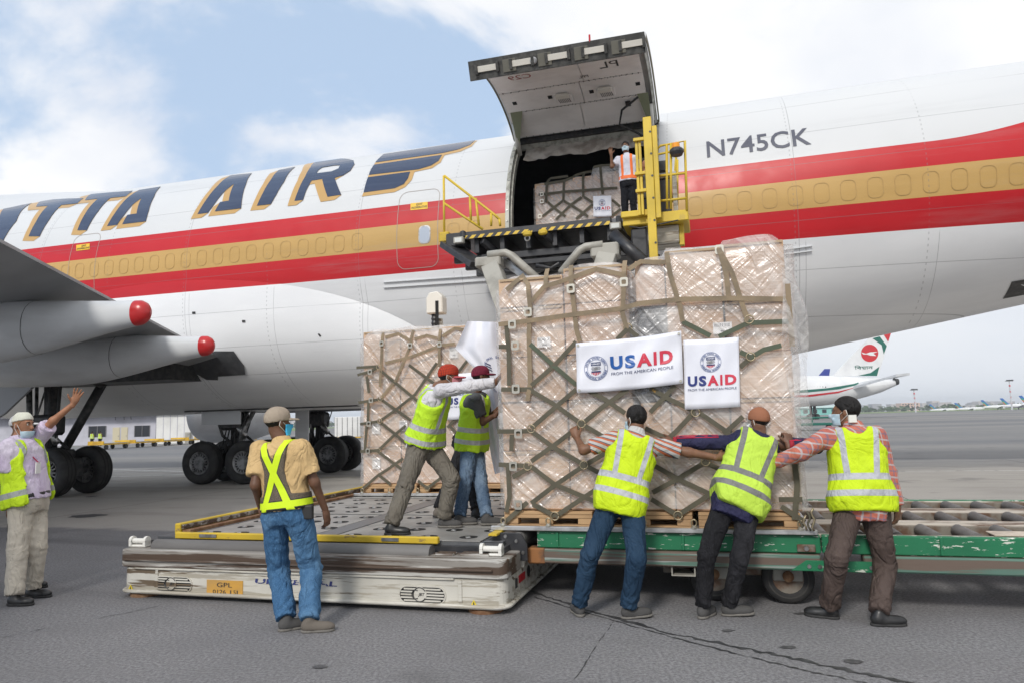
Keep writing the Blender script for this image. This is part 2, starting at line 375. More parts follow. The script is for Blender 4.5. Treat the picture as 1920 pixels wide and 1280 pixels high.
def fuselage_material(name, low1, low2):
    t = NT(name)
    uv = t.node('ShaderNodeUVMap'); s = t.node('ShaderNodeSeparateXYZ'); t.l.new(uv.outputs[0], s.inputs[0])
    U0, V0 = s.outputs[0], s.outputs[1]
    U = t.math('MULTIPLY', t.math('SUBTRACT', U0, .5), 100.0); V = t.math('MULTIPLY', V0, 12.0)
    gt = lambda h: t.step(t.math('SUBTRACT', V, h), -.004, .004)
    rise = t.math('MULTIPLY', t.math('POWER', t.math('MAXIMUM', t.math('SUBTRACT', U, 4.4), 0), 2), .065)
    ha = t.math('ADD', rise, 6.945)
    white = (.61, .62, .625)
    white = t.mix(t.math('MULTIPLY', t.step(t.noise(.35, 6, .6, stretch=(.35, 1, 1.6)), .42, .68), .35), white, (.535, .55, .57))
    lower = t.mix(t.step(t.noise(.8, 6, .6, stretch=(.25, 1, 1)), .35, .75), low1, low2)  # lower hull colour paler than the crown, making up for shade under the curve
    red = t.mix(t.step(t.noise(.7, 4, stretch=(.3, 1, 2)), .4, .7), (.50, .016, .022), (.43, .014, .02))
    gold = t.mix(t.step(t.noise(1.2, 4, stretch=(.3, 1, 2)), .4, .7), (.52, .33, .115), (.47, .295, .10))
    c = t.mix(gt(5.218), lower, red); c = t.mix(gt(5.813), c, gold); c = t.mix(gt(6.423), c, red); c = t.mix(gt(ha), c, white)
    # skin joints and rivet lines
    def vline(per, off, w): return t.math('LESS_THAN', t.math('ABSOLUTE', t.math('SUBTRACT', t.math('FRACT', t.math('DIVIDE', t.math('ADD', U, off), per)), .5)), w/per)
    ln = t.math('MAXIMUM', vline(5.08, 102.3, .007), t.math('MULTIPLY', vline(2.54, 100.9, .006), t.step(V, 5.1, 5.2, 1., 0.)))
    for h in (7.55, 8.4, 6.78, 5.58, 4.6, 3.7, 3.0, 9.0):
        ln = t.math('MAXIMUM', ln, t.math('LESS_THAN', t.math('ABSOLUTE', t.math('SUBTRACT', V, h)), .006))
    dots = t.math('MULTIPLY', t.math('LESS_THAN', t.math('FRACT', t.math('MULTIPLY', V, 9)), .42), vline(2.54, 101.1, .012))
    ln = t.math('MAXIMUM', ln, t.math('MULTIPLY', dots, .7))
    fade = t.step(t.noise(.5, 4, stretch=(.6, 1, 1)), .30, .52)
    c = t.mix(t.math('MULTIPLY', ln, t.math('MULTIPLY', fade, .5)), c, (.16, .16, .17))
    grime = t.math('MULTIPLY', t.step(t.noise(1.1, 6, .65, stretch=(.18, 1, 2.2)), .54, .76), .16)
    c = t.mix(grime, c, (.33, .33, .33))
    wav = t.math('ADD', t.noise(.9, 3, stretch=(1, 1, .7)), t.math('MULTIPLY', ln, -.05))
    t.bump(wav, .07, .05)
    return t.fin(c, t.step(t.noise(2, 4), .3, .7, .30, .42), 0, Specular_IOR_Level=.35)
FUSM = fuselage_material('fuselage_paint', (.80, .81, .82), (.70, .71, .725)); FAIRM = fuselage_material('fairing_paint', (.80, .81, .82), (.71, .72, .735))
WHITE = M('aircraft_white', (.74, .75, .755), .32, base2=(.58, .59, .60), scale=1.1, stretch=(.3, 1, 1.6), bump=.06, bscale=3, bdist=.02)
GREYP = M('aircraft_grey', (.58, .595, .61), .40, base2=(.47, .48, .49), scale=1.6, stretch=(.3, 1, 1), bump=.05, bscale=4)
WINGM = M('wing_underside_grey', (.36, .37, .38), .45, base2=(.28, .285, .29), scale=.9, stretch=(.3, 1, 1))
DARK = M('dark_metal', (.035, .036, .038), .5, .3, base2=(.07, .068, .065), scale=8)
BLACK = M('black_rubber', (.018, .018, .019), .72, base2=(.035, .034, .033), scale=5, bump=.1, bscale=60)
STEEL = M('bare_steel', (.42, .42, .42), .35, .9, base2=(.26, .25, .24), scale=9)
REDP = M('red_paint', (.52, .02, .022), .28, base2=(.42, .018, .02), scale=2)
NAVY = M('navy_lettering', (.030, .043, .085), .24, base2=(.045, .060, .105), scale=1.4, stretch=(.2, 1, 3), Coat_Weight=.2)
GOLD = M('gold_lettering', (.50, .31, .11), .3)

def fus_mesh():
    us = sorted(set([round(x, 3) for x in list(np.arange(-44.4, 38, .8))+[DU0, DU1]]))
    us = [u for u in us if not (abs(u-DU0) < .2 and u != DU0) and not (abs(u-DU1) < .2 and u != DU1)]
    # angles: 0 = near side, +90 crown ; the door edges fall on grid lines
    aS = math.degrees(math.asin((DZ0-ZC)/FB)); aT = math.degrees(math.asin((DZ1-ZC)/FB))
    an = sorted(set([aS, aT]+[a for a in np.arange(-90, 270, 4.0) if abs(a-aS) > 1.5 and abs(a-aT) > 1.5]))
    V, F, UV = [], [], []
    for u in us:
        _, zc, a, b = fus_section(u)
        for d in an:
            z = zc+b*math.sin(R(d)); V.append((u, AX-a*math.cos(R(d)), z))
    m = len(an)
    for i in range(len(us)-1):
        um = (us[i]+us[i+1])/2
        for k in range(m):
            k2 = (k+1) % m
            am = an[k]+.01
            if DU0 < um < DU1 and aS-.1 < am < aT-.1: continue
            F.append((i*m+k, i*m+k2, (i+1)*m+k2, (i+1)*m+k))
    me = bpy.data.meshes.new('fuselage'); o = np.array(aircraft['_o'])
    me.from_pydata([tuple(np.array(p)-o) for p in V], [], [f[::-1] for f in F]); me.materials.append(FUSM)
    uvl = me.uv_layers.new(name='paint')
    li = np.zeros(len(me.loops), int); me.loops.foreach_get('vertex_index', li); Va = np.array(V)
    uvl.data.foreach_set('uv', np.stack([Va[li, 0]/100+.5, Va[li, 2]/12], 1).astype(np.float32).ravel())
    me.polygons.foreach_set('use_smooth', [True]*len(me.polygons)); me.update()
    ob = bpy.data.objects.new('fuselage', me); col.objects.link(ob); ob.parent = aircraft; ob['_o'] = list(aircraft['_o']); return ob
fuselage = fus_mesh()

def on_fus(x, y, fairing=False):          # photo point -> (u, z) on the near side of the hull
    r = ray(x, y); n = 15.7
    for _ in range(40):
        p = CAM+r*(n/(r@EN)); u, z = p@EU, p[2]
        n2 = fair_n(u, z) if fairing else side_n(u, z)
        n = n+.6*(n2-n)
    return (p@EU, p[2])
def decal(name, loops_uz, mat, parent, proud=.006, step=.12, vf=None, label=None, nf=None):
    V, F = (poly_tess(loops_uz) if vf is None else vf)
    V, F = cut_strips(V, F, 1, step); V, F = cut_strips(V, F, 0, 1.0)
    nf = nf or side_n
    P = []
    for u, z in V:
        n0 = nf(u, z); e = .05; dz = (nf(u, z+e)-nf(u, z-e))/(2*e); L_ = math.hypot(1, dz)
        P.append((u, n0-proud/L_, z+proud*dz/L_))
    o = MB().add(P, F).build(name, mat, parent); return o
# ---- upper deck hump ahead of the wing
mb = MB(); rows = []
for u in np.arange(-40, -12.9, .9):
    k = ss(u, -26, -13.5); k = 1-k; top = 9.25+.72*k; k2 = math.sqrt(max(.001, 1-max(0, (-34-u)/7)**2)) if u < -34 else 1
    a = (1.5+1.1*k)*k2; b = (top-7.4)*k2
    rows.append([(u, AX-a*math.cos(R(d)), 7.4+b*math.sin(R(d))) for d in np.linspace(0, 180, 25)])
mb.grid(np.array(rows)).build('upper_deck', M('upper_deck_white', (.60, .61, .62), .38, base2=(.54, .555, .57), scale=.35, stretch=(.3, 1, 1.6)), aircraft, smooth=True)
# ---- wing to body fairing
def fair_top(u):
    return 2.2+3.35*math.sqrt(max(0, 1-((u+14.2)/8.4)**2)) if -22.6 < u < -5.8 else 0
def fair_n(u, z):
    base = side_n(u, z); t = fair_top(u)
    if z > t: return base
    zb = 2.08+.25*ss(u, -8, -5.8)
    lt = AX-side_n(u, t); q = min(1, max(0, (t-z)/max(.05, t-zb)))
    lat = (lt+.012)*max(0, 1-q**2.7)**(1/2.3)+.07*math.sin(math.pi*min(1, q*1.15))*ss(t, 2.6, 4.6)
    return min(base-.004, AX-lat) if z > 2.6 else AX-lat
rows = []
for u in np.concatenate([np.arange(-22.4, -6, .35), [-5.95]]):
    t = fair_top(u); zs = 2.1+(t-2.1)*np.linspace(0, 1, 26)**1.6
    near = [(u, fair_n(u, z), z) for z in zs[::-1]]
    rows.append(near+[(u, AX, 2.08)]+[(u, 2*AX-p[1], p[2]) for p in near[::-1]])
belly = MB().grid(np.array(rows)).build('belly_fairing', FAIRM, aircraft, smooth=True)
def paint_uv(ob):
    me = ob.data; V = np.zeros(len(me.vertices)*3, np.float32); me.vertices.foreach_get('co', V); V = V.reshape(-1, 3)+np.array(aircraft['_o']); li = np.zeros(len(me.loops), np.int32); me.loops.foreach_get('vertex_index', li)
    me.uv_layers.new(name='paint').data.foreach_set('uv', np.stack([V[li, 0]/100+.5, V[li, 2]/12], 1).astype(np.float32).ravel())
paint_uv(belly)
def z6(pts): return [on_fus(340+x/3.368, 540+y/3.368, True) for x, y in pts]
PATCH = M('scuffed_dark_panel', (.05, .052, .056), .5, base2=(.085, .085, .09), scale=3)
decal('dark_vent_panel', [z6([(20, 485), (215, 395), (335, 395), (400, 485), (408, 540), (235, 552), (235, 575), (160, 572)])], PATCH, aircraft, .03, nf=fair_n)
for q in ([(70, 150), (90, 150), (90, 165), (70, 165)], [(385, 203), (405, 203), (405, 218), (385, 218)], [(862, 290), (872, 286), (885, 302), (876, 308)]):
    decal('drain_vent', [z6(q)], DARK, aircraft, .012, nf=fair_n)
# ---- lettering and livery
def z1(pts): return [on_fus(x/3, 240+y/3) for x, y in pts]
def z2(pts): return [on_fus(560+x/4, 240+y/4) for x, y in pts]
LET = {
 'I': [z1([(97, 430), (187, 423), (95, 525), (18, 640), (-60, 668), (-95, 668), (0, 540)])],
 'T': [z1([(247, 410), (472, 398), (437, 428), (347, 437), (278, 520), (225, 612), (163, 612), (205, 530), (272, 441), (205, 447)])],
 'T2': [z1([(515, 375), (748, 357), (712, 388), (622, 397), (555, 470), (490, 578), (437, 578), (478, 490), (552, 402), (480, 410)])],
 'A': [z1([(905, 333), (868, 390), (838, 470), (822, 528), (690, 544), (718, 492), (770, 484), (797, 398), (745, 438), (695, 500), (660, 548), (604, 555), (650, 480), (715, 400), (785, 352)])],
 'A2': [z1([(1418, 258), (1385, 320), (1364, 395), (1358, 455), (1210, 472), (1240, 420), (1288, 412), (1318, 318), (1255, 370), (1205, 435), (1172, 480), (1112, 488), (1160, 410), (1225, 330), (1300, 270)])],
 'I2': [z1([(1570, 240), (1662, 222), (1600, 305), (1555, 380), (1525, 432), (1447, 440), (1480, 370), (1525, 295)])],
 'R': [z2([(125, 262), (215, 245), (370, 238), (412, 248), (420, 278), (390, 325), (335, 360), (272, 380), (322, 505), (218, 520), (178, 388), (100, 400), (60, 470), (35, 545), (-30, 552), (0, 470), (50, 370), (90, 300)]),
       z2([(180, 300), (270, 285), (312, 283), (300, 308), (250, 330), (135, 345), (150, 320)])]}
for i, (k, loops) in enumerate(LET.items()):
    L_ = loops[0]; sh = (-.17, -.13); n_ = len(L_); m = []
    V = []; F = []; 
    for j in range(n_):                          # gold shadow of the letter: each outline edge swept down and forward
        a, b = L_[j], L_[(j+1) % n_]
        quad = [a, b, (b[0]+sh[0], b[1]+sh[1]), (a[0]+sh[0], a[1]+sh[1])]
        ar = sum(quad[q][0]*quad[(q+1) % 4][1]-quad[(q+1) % 4][0]*quad[q][1] for q in range(4))
        if abs(ar) < 1e-4: continue
        decal('letter_shadow', [quad], GOLD, fuselage, .004+.0006*j)
    decal('letter', loops, NAVY, fuselage, .016)
for nm, pts in (('wing_emblem_band', [(640, 200), (1330, 97), (1285, 132), (1200, 165), (1080, 192), (575, 263), (600, 235)]), ('wing_emblem_band', [(567, 280), (1075, 206), (1050, 250), (995, 285), (900, 314), (527, 356), (545, 312)]), ('wing_emblem_band', [(520, 374), (838, 332), (822, 380), (790, 425), (720, 456), (488, 488)])):
    decal(nm, [z2(pts)], NAVY, fuselage, .014)
for pts in ([(573, 264), (1080, 193), (1200, 166), (1287, 132), (1332, 97), (1340, 99), (1300, 140), (1215, 180), (1090, 208), (568, 281)], [(525, 357), (900, 315), (995, 286), (1052, 250), (1077, 206), (1098, 203), (1065, 262), (1000, 305), (870, 333), (519, 376)], [(486, 489), (720, 457), (790, 426), (822, 381), (838, 331), (872, 327), (850, 392), (800, 446), (720, 484), (475, 517)]):
    decal('wing_emblem_trim', [z2(pts)], GOLD, fuselage, .008)
a0, a1, b0 = on_fus(1326, 297), on_fus(1522, 274), on_fus(1326, 266)
V, F = text_polys('N745CK', 1, .012, 1.02); V = V-V.min(0); V = V/V.max(0)
V = np.stack([a0[0]+V[:, 0]*(a1[0]-a0[0]), a0[1]+V[:, 1]*(b0[1]-a0[1])], 1)
decal('registration_lettering', None, M('registration_paint', (.085, .09, .12), .35), fuselage, .01, vf=(V, F), step=.1)
YEL = M('placard_yellow', (.75, .47, .03), .5)
for cx, cy, w, h in ((786, 387, 32, 13), (156, 464, 25, 11)):
    q = [on_fus(cx-w/2, cy+h/2+1.5), on_fus(cx+w/2, cy+h/2-1.5), on_fus(cx+w/2, cy-h/2-1.5), on_fus(cx-w/2, cy-h/2+1.5)]
    pl_ = decal('exit_placard', [q], YEL, fuselage, .008)
    for txt, ty in (('EXIT', .56), ('INOPERATIVE', .14)):
        V, F = text_polys(txt, 1, .01); V = V-V.min(0); asp = V[:, 0].max()/V[:, 1].max(); hh = (q[3][1]-q[0][1])*.3; V = V/V[:, 1].max()*hh
        if V[:, 0].max() > (q[1][0]-q[0][0])*.9: V[:, 0] *= (q[1][0]-q[0][0])*.9/V[:, 0].max()
        V[:, 0] += (q[0][0]+q[1][0])/2-V[:, 0].max()/2; V[:, 1] += q[0][1]+(q[3][1]-q[0][1])*ty
        decal('placard_text', None, DARK, pl_, .014, vf=(V, F))
# ---- plugged windows: thin raised rounded frames in the gold band, and the one glazed window
def rrect(w, h, r, k=5):
    P = []
    for cx, cy, a0 in ((w/2-r, h/2-r, 0), (-w/2+r, h/2-r, 90), (-w/2+r, -h/2+r, 180), (w/2-r, -h/2+r, 270)):
        for i in range(k+1): a = R(a0+90*i/k); P.append((cx+r*math.cos(a), cy+r*math.sin(a)))
    return P
GROOVE = M('window_groove', (.425, .268, .092), .5)
def win_mesh(uc, zc, w=.30, h=.43, t=.011):
    o = rrect(w, h, .11); i = rrect(w-2*t, h-2*t, .10); n = len(o); m = MB(); P = []
    for lp in (o, i):
        for (x, y) in lp: P.append((uc+x, side_n(uc+x, zc+y)-.006, zc+y))
    for (x, y) in o: P.append((uc+x, side_n(uc+x, zc+y)+.004, zc+y))
    return m.add(P, [(j, (j+1) % n, n+(j+1) % n, n+j) for j in range(n)]+[(j, (j+1) % n, 2*n+(j+1) % n, 2*n+j) for j in range(n)])
uw0 = on_fus(1303.4, 381)[0]; ZW = 6.10
seen = [uw0+.508*k for k in range(-44, 22)]
for u in seen:
    if DU0-.35 < u < DU1+.2: continue
    if on_fus(690, 450)[0] < u < on_fus(850, 430)[0]: continue
    win_mesh(u, ZW).build('window_plug', GROOVE, fuselage)
gu = on_fus(796, 434)[0]
win_mesh(gu, ZW+.0, .31, .45, .03).build('window_frame', STEEL, fuselage)
decal('window_pane', [[(gu+x, ZW+y) for x, y in rrect(.25, .39, .1)]], M('window_glass', (.42, .47, .55), .12), fuselage, .004)
# door outline beside the glazed window (passenger door, sealed)
def outline(uc, zc, w, h, r, name='door_seam', t=.014):
    o = rrect(w, h, r, 6); i = rrect(w-2*t, h-2*t, r-t, 6); n = len(o); V = np.array(o+i)+np.array([uc, zc]); F = [(j, (j+1) % n, n+(j+1) % n, n+j) for j in range(n)]
    return decal(name, None, M('seam_grey', (.34, .30, .27), .6), fuselage, .005, vf=(V, F), step=.2)
ud = on_fus(782, 440)[0]; outline(ud, 6.30, 1.08, 2.0, .22)
ud2 = on_fus(158, 470)[0]; outline(ud2, 6.25, .95, 1.9, .22)
# small probes and strakes
for (x0, y0, x1, y1) in ((720, 530, 910, 517), (720, 540, 912, 527), (1465, 470, 1522, 462), (1470, 478, 1522, 471)):
    a, b = on_fus(x0, y0), on_fus(x1, y1); MB().bar((a[0], side_n(*a)-.02, a[1]), (b[0], side_n(*b)-.02, b[1]), .05, .018).build('strake', GREYP, aircraft)
MB().tube([(0.2, AX-.3, 9.36), (5.8, AX-.3, 9.36)], .03, 6).build('crown_rail', WHITE, aircraft)
MB().bar((4.0, AX-.02, 9.42), (4.35, AX-.02, 9.50), .03, .12).build('blade_antenna', WHITE, aircraft)
# outflow door near the tail
dv = [on_fus(1880, 560), on_fus(1897, 528), on_fus(1945, 520), on_fus(1945, 548)]
decal('outflow_door', [dv], DARK, fuselage, .01)

# ---- cargo opening: frame, hold, open door
FRAME = M('door_frame_primer', (.40, .40, .36), .5, .2, base2=(.22, .22, .19), scale=7)
LIN = M('hold_lining', (.030, .031, .035), .7, base2=(.045, .045, .05), scale=3)  # near-black colour carries the darkness of the unlit hold
mb = MB()
aS, aT = math.asin((DZ0-ZC)/FB), math.asin((DZ1-ZC)/FB); arc = np.linspace(aS, aT, 14)
def hull(u, a, d=0): return (u, AX-(FA-d)*math.cos(a), ZC+(FB-d)*math.sin(a))
for u, s in ((DU0, 1), (DU1, -1)):
    rows = []
    for a in arc: rows.append([hull(u, a, -.012), hull(u+s*.09, a, -.012), hull(u+s*.09, a, .10), hull(u+s*.13, a, .10), hull(u+s*.13, a, .24), hull(u, a, .24)])
    MB().grid(np.array(rows)).build('door_frame', FRAME, aircraft)
    mb = MB()
    for a in arc[::1]: mb.lathe(hull(u+s*.05, a, -.02), hull(0, a, -1)-np.array(hull(0, a, 0)), [(0, .018), (.012, .014)], 6)
    mb.build('frame_bolts', STEEL, aircraft)
rows = [[hull(u, aT, -.012), hull(u, aT-.02, -.012), hull(u, aT-.02, .24), hull(u, aT, .24)] for u in np.linspace(DU0, DU1, 8)]
MB().grid(np.array(rows)).build('door_frame', FRAME, aircraft)
MB().box((DU0, AX-FA+.04, DZ0-.14), (DU1, AX-FA+.5, DZ0)).build('door_sill', FRAME, aircraft)
# hold: floor, far wall, lining rings
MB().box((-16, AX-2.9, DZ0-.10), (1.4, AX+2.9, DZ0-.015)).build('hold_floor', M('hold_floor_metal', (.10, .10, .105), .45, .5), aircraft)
rows = []
for u in np.arange(-16, 1.5, 1.0): rows.append([(u, AX-(FA-.26)*math.cos(a), ZC+(FB-.26)*math.sin(a)) for a in np.linspace(math.pi+.15, aT+.12, 24)])
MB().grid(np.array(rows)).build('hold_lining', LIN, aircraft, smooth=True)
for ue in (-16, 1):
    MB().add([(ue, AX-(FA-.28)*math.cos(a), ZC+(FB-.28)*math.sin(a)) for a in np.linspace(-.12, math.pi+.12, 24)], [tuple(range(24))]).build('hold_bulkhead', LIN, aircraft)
hinge_n, hinge_z = hull(0, aT, 0)[1:]
# insulation blanket strip under the hinge
BLANK = M('insulation_blanket', (.50, .46, .41), .55, base2=(.30, .26, .22), scale=3.5, stretch=(1, 1, 1), bump=.7, bscale=9, bdist=.03)
rows = []
for i, u in enumerate(np.linspace(DU0+.25, DU1-.1, 34)):
    rows.append([(u, AX-(FA-.20-.03*math.sin(i*1.7+k))*math.cos(a)+.02*random.uniform(-1, 1), ZC+(FB-.20)*math.sin(a)+.015*random.uniform(-1, 1)-.10*k/5*(.7+.3*math.sin(i*.5))) for k, a in enumerate(np.linspace(aT-.02, aT-.16, 6))])
MB().grid(np.array(rows)).build('insulation_blanket', BLANK, aircraft, smooth=True)
MB().box((DU0+.02, hinge_n-.10, hinge_z-.10), (DU1-.02, hinge_n+.30, hinge_z+.03)).build('hinge_gap_strip', DARK, aircraft)  # dark strip added to close the light leak along the hinge
# the raised door: the missing hull panel turned about its hinge
hinge = np.array(hull(0, aT, 0)); sill = np.array(hull(0, aS, 0)); ch = sill-hinge
OPEN = math.atan2(.14, -1.0)-math.atan2(ch[2], ch[1]); OPEN = OPEN % (2*math.pi)
OPEN = OPEN-2*math.pi if OPEN > math.pi else OPEN
def opened(p):
    d = np.array(p)-np.array([0, hinge[1], hinge[2]]); c, s = math.cos(OPEN), math.sin(OPEN)
    return np.array([p[0], hinge[1]+d[1]*c-d[2]*s, hinge[2]+d[1]*s+d[2]*c])
cargo_door = bpy.data.objects.new('cargo_door', None)
LINER = M('door_liner_panel', (.78, .76, .745), .45, base2=(.68, .66, .645), scale=2.2, stretch=(.5, 1, 1))
arcd = np.linspace(aT-.02, aS, 20); UL, UR = DU0+.04, DU1-.04
def door_surf(d, u0=UL, u1=UR, a=arcd, k=8): return np.array([[opened(hull(u, q, d)) for u in np.linspace(u0, u1, k)] for q in a])
skin = MB().grid(door_surf(0)); 
cargo_door = skin.build('cargo_door', WHITE, aircraft, smooth=True)
for q in range(3):                                   # three liner rows, each split in two panels
    ua = [UL+.05, UL+.05+(UR-UL)*.50+.12*q, UR-.16]
    qa = aT-.06+(aS+.05-aT+.06)*np.array([[0, .27], [.27, .52], [.52, .98]][q])
    for j in range(2):
        g0 = door_surf(.17, ua[j]+.006, ua[j+1]-.006, np.linspace(qa[0]-.0025, qa[1]+.0025, 7), 5); g1 = door_surf(.155, ua[j]+.006, ua[j+1]-.006, np.linspace(qa[0]-.0025, qa[1]+.0025, 7), 5)
        MB().grid(g0).build('liner_panel', LINER, cargo_door, smooth=True)
        mb = MB()
        for e in (0.012, .988):
            for u in np.linspace(ua[j]+.1, ua[j+1]-.1, 10): 
                p = opened(hull(u, qa[0]+(qa[1]-qa[0])*e, .172)); p2 = opened(hull(u, qa[0]+(qa[1]-qa[0])*e, .18)); mb.lathe(p, p2-p, [(0, .013), (.006, .008)], 6)
        mb.build('panel_fasteners', DARK, cargo_door)
EDGE = M('door_edge_dark', (.055, .055, .052), .5, .3, base2=(.10, .098, .09), scale=8)
def doorbox(u0, u1, q0, q1, d0, d1, name, mat, bevel=.004):
    P = [opened(hull(u, q, d)) for d in (d0, d1) for q in (q0, q1) for u in (u0, u1)]
    return MB().add(P, [(0, 1, 3, 2), (4, 6, 7, 5), (0, 4, 5, 1), (2, 3, 7, 6), (0, 2, 6, 4), (1, 5, 7, 3)]).build(name, mat, cargo_door, bevel=bevel)
doorbox(UL-.12, UR+.03, aS+.012, aS-.004, -.03, .36, 'lower_edge_beam', EDGE)
CHR = M('latch_hook_metal', (.70, .67, .60), .4, .2)
for k in range(5):
    uc = UL+.28+k*(UR-UL-.5)/4
    doorbox(uc-.22, uc+.22, aS-.006, aS-.014, .10, .22, 'latch_hook', CHR); doorbox(uc-.26, uc-.20, aS-.006, aS-.022, .06, .26, 'latch_lug', EDGE); doorbox(uc+.20, uc+.26, aS-.006, aS-.022, .06, .26, 'latch_lug', EDGE)
    if k < 4: doorbox(uc+.34, uc+.62, aS-.005, aS-.010, .05, .30, 'latch_bay', M('latch_bay_olive', (.14, .135, .11), .5))
pL = opened(hull(UL+1.28, aS-.012, .17)); dL = opened(hull(UL+1.28, aS-.03, .17))-pL
MB().lathe(pL, dL, [(0, .075), (.02, .075), (.025, .05)], 18).build('lock_port', STEEL, cargo_door)
for u, s in ((UL, 1), (UR, -1)):                     # side edges
    rows = [[opened(hull(u, q, 0)), opened(hull(u, q, .10)), opened(hull(u+s*.05, q, .17))] for q in arcd]
    MB().grid(np.array(rows)).build('side_edge', FRAME if u == UR else GREYP, cargo_door, smooth=True)
    rows = [[opened(hull(u-s*.02, q, -.02)), opened(hull(u-s*.02, q, .09)), opened(hull(u-s*.05, q, .09)), opened(hull(u-s*.05, q, -.02))] for q in arcd]
    MB().grid(np.array(rows)).build('edge_seal', M('seal_olive', (.20, .19, .13), .6), cargo_door, smooth=True)
HOLE = M('black_recess', (.006, .006, .006), .8)
def mid(f): return aT-.06+(aS+.05-aT+.06)*f
for f_u, f_q in ((.09, .40), (.335, .41), (.61, .40), (.91, .41)): doorbox(UL+(UR-UL)*f_u-.05, UL+(UR-UL)*f_u+.05, mid(f_q), mid(f_q)+.035, .168, .178, 'tie_recess', HOLE)
for f_u in (.42, .70):
    c = UL+(UR-UL)*f_u; doorbox(c-.21, c+.21, mid(.40), mid(.40)+.085, .165, .20, 'handle_pan', LINER, .012); doorbox(c-.16, c+.15, mid(.42)-.01, mid(.42)+.035, .195, .27, 'handle_box', M('ivory_plastic', (.66, .64, .58), .4), .015)
    mb = MB()
    for j in range(7): 
        uu = c-.12+j*.04; P0, P1 = opened(hull(uu, mid(.385)+.02, .203)), opened(hull(uu+.03, mid(.385)+.065, .203)); mb.bar(P0, P1, .014, .006, P0-opened(hull(uu, mid(.385)+.02, .3)))
    mb.build('handle_grille', DARK, cargo_door)
doorbox(UL+(UR-UL)*.83-.07, UL+(UR-UL)*.83+.05, mid(.20)-.02, mid(.20)+.03, .168, .19, 'switch_box', DARK)
doorbox(UL+(UR-UL)*.86-.2, UL+(UR-UL)*.86+.12, mid(.93)-.01, mid(.93)+.028, .168, .176, 'placard_plate', GREYP)
def door_text(s, fu, fq, h, mat, flip=True):
    V, F = text_polys(s, 1, .0); V = V-V.min(0); V = V/V[:, 1].max()*h
    P = []
    for x, y in V: P.append(opened(hull(UL+(UR-UL)*fu-x, mid(fq)+y/3.3*(-1), .176)))
    MB().add(P, F).build('stencil_text', mat, cargo_door)
door_text('PL', .82, .66, .30, DARK); door_text('PPL', .62, .57, .10, DARK); door_text('C29', .28, .70, .22, M('stencil_red', (.32, .08, .07), .6))
MB().tube([opened(hull(UR-.35, mid(.25), .18)), opened(hull(UR-.75, mid(.18), .32)), opened(hull(UR-.85, mid(.06), .42)), opened(hull(UR-.45, mid(-.02), .55)), (UR-.2, hinge[1]-.3, hinge[2]-.55)], .028, 8).build('power_cable', BLACK, cargo_door, smooth=True)
for u in (UL+.12, UR-.12):                            # lift actuators with their olive brackets
    p0 = opened(hull(u, mid(.16), .17)); p1 = np.array(hull(u, aT-.14, .16))
    MB().tube([p0, p1], [.075, .06], 12).build('actuator', M('actuator_grey', (.52, .51, .47), .4, .3), cargo_door, smooth=True)
    a, b, c = opened(hull(u, mid(.02), .17)), opened(hull(u, mid(.28), .17)), p1+(p0-p1)*.15
    sgn = .3 if u < -3 else -.25
    MB().add([a, b, b+np.array([sgn, 0, 0]), c, a+np.array([.03, 0, 0]), b+np.array([.03, 0, 0])], [(0, 1, 2), (1, 3, 2), (0, 2, 3), (0, 3, 1)]).build('actuator_bracket', M('olive_primer', (.20, .22, .14), .5), cargo_door)
MB().tube([opened(hull(UL+(UR-UL)*.70, aS, .0)), opened(hull(UL+(UR-UL)*.70, aS, 0))+np.array([0, 0, .16])], .02, 8).build('indicator_pin', REDP, cargo_door)

# ---- port wing with flap fairings
def wing_pt(n, c, up):                     # n: spanwise position, c: 0 trailing .. 1 leading
    te = np.array([-10.55+.34*(9.9-n), n, 4.12+.107*(9.9-n)])
    ch_ = 11.8-.42*(15.5-n); x = te[0]-c*ch_; t_ = .55*ch_/11*math.sin(min(1, c*1.02)*math.pi)**.7
    return (x, n, te[2]+c*.35+(t_*1.2 if up else -t_*1.0))
rows = []
for n in np.linspace(-11, 15.9, 15):
    cs = np.linspace(0, 1, 14); rows.append([wing_pt(n, c, False) for c in cs]+[wing_pt(n, c, True) for c in cs[::-1]])
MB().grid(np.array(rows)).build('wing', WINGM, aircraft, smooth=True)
MB().bar(wing_pt(-11, 0, True), wing_pt(15.5, 0, True), .05, .05).build('trailing_edge', WINGM, aircraft)
for n in (4.0, 11.0): MB().tube([np.array(wing_pt(n, c, False))-np.array([0, 0, .015]) for c in np.linspace(0.02, .5, 8)], .02, 5).build('flap_seam', DARK, aircraft)
def canoe(tip, length, w, h, n):
    tip = np.array(tip); rows = []; ts = np.concatenate([[0, .003, .010, .021, .036], np.linspace(.07, 1, 20)])
    for t in ts:
        x = tip[0]-t*length
        nose = math.sqrt(max(0, 1-(1-min(1, t/.026))**2)); body = .36+.64*ss(t, 0.0, .50)**.8 if t < .55 else 1-.30*((t-.55)/.45)**2
        g_ = nose*body; ww, hh = .004+w*g_, .004+h*g_
        zc_ = tip[2]-h*.42*(body-.36)
        rows.append([(x, tip[1]+ww*math.cos(a), zc_+hh*math.copysign(abs(math.sin(a))**.9, math.sin(a))) for a in np.linspace(0, 2*math.pi, 24)])
    o = MB().grid(np.array(rows[4:])).build('flap_fairing', GREYP, aircraft, smooth=True)
    MB().grid(np.array(rows[:5])).build('fairing_tip', REDP, o, smooth=True)
    k = 10; cx = np.array((0, tip[1], np.mean([q[2] for q in rows[k]])))
    MB().grid(np.array([[np.array(q)+np.array([dx, 0, 0])+(np.array(q)-cx)*[0, .006, .006] for q in rows[k]] for dx in (0, .015)])).build('fairing_joint', DARK, o)
    return o
t1 = N(281, 585, 9.7); canoe(t1, 7.6, .40, .56, 9.7)
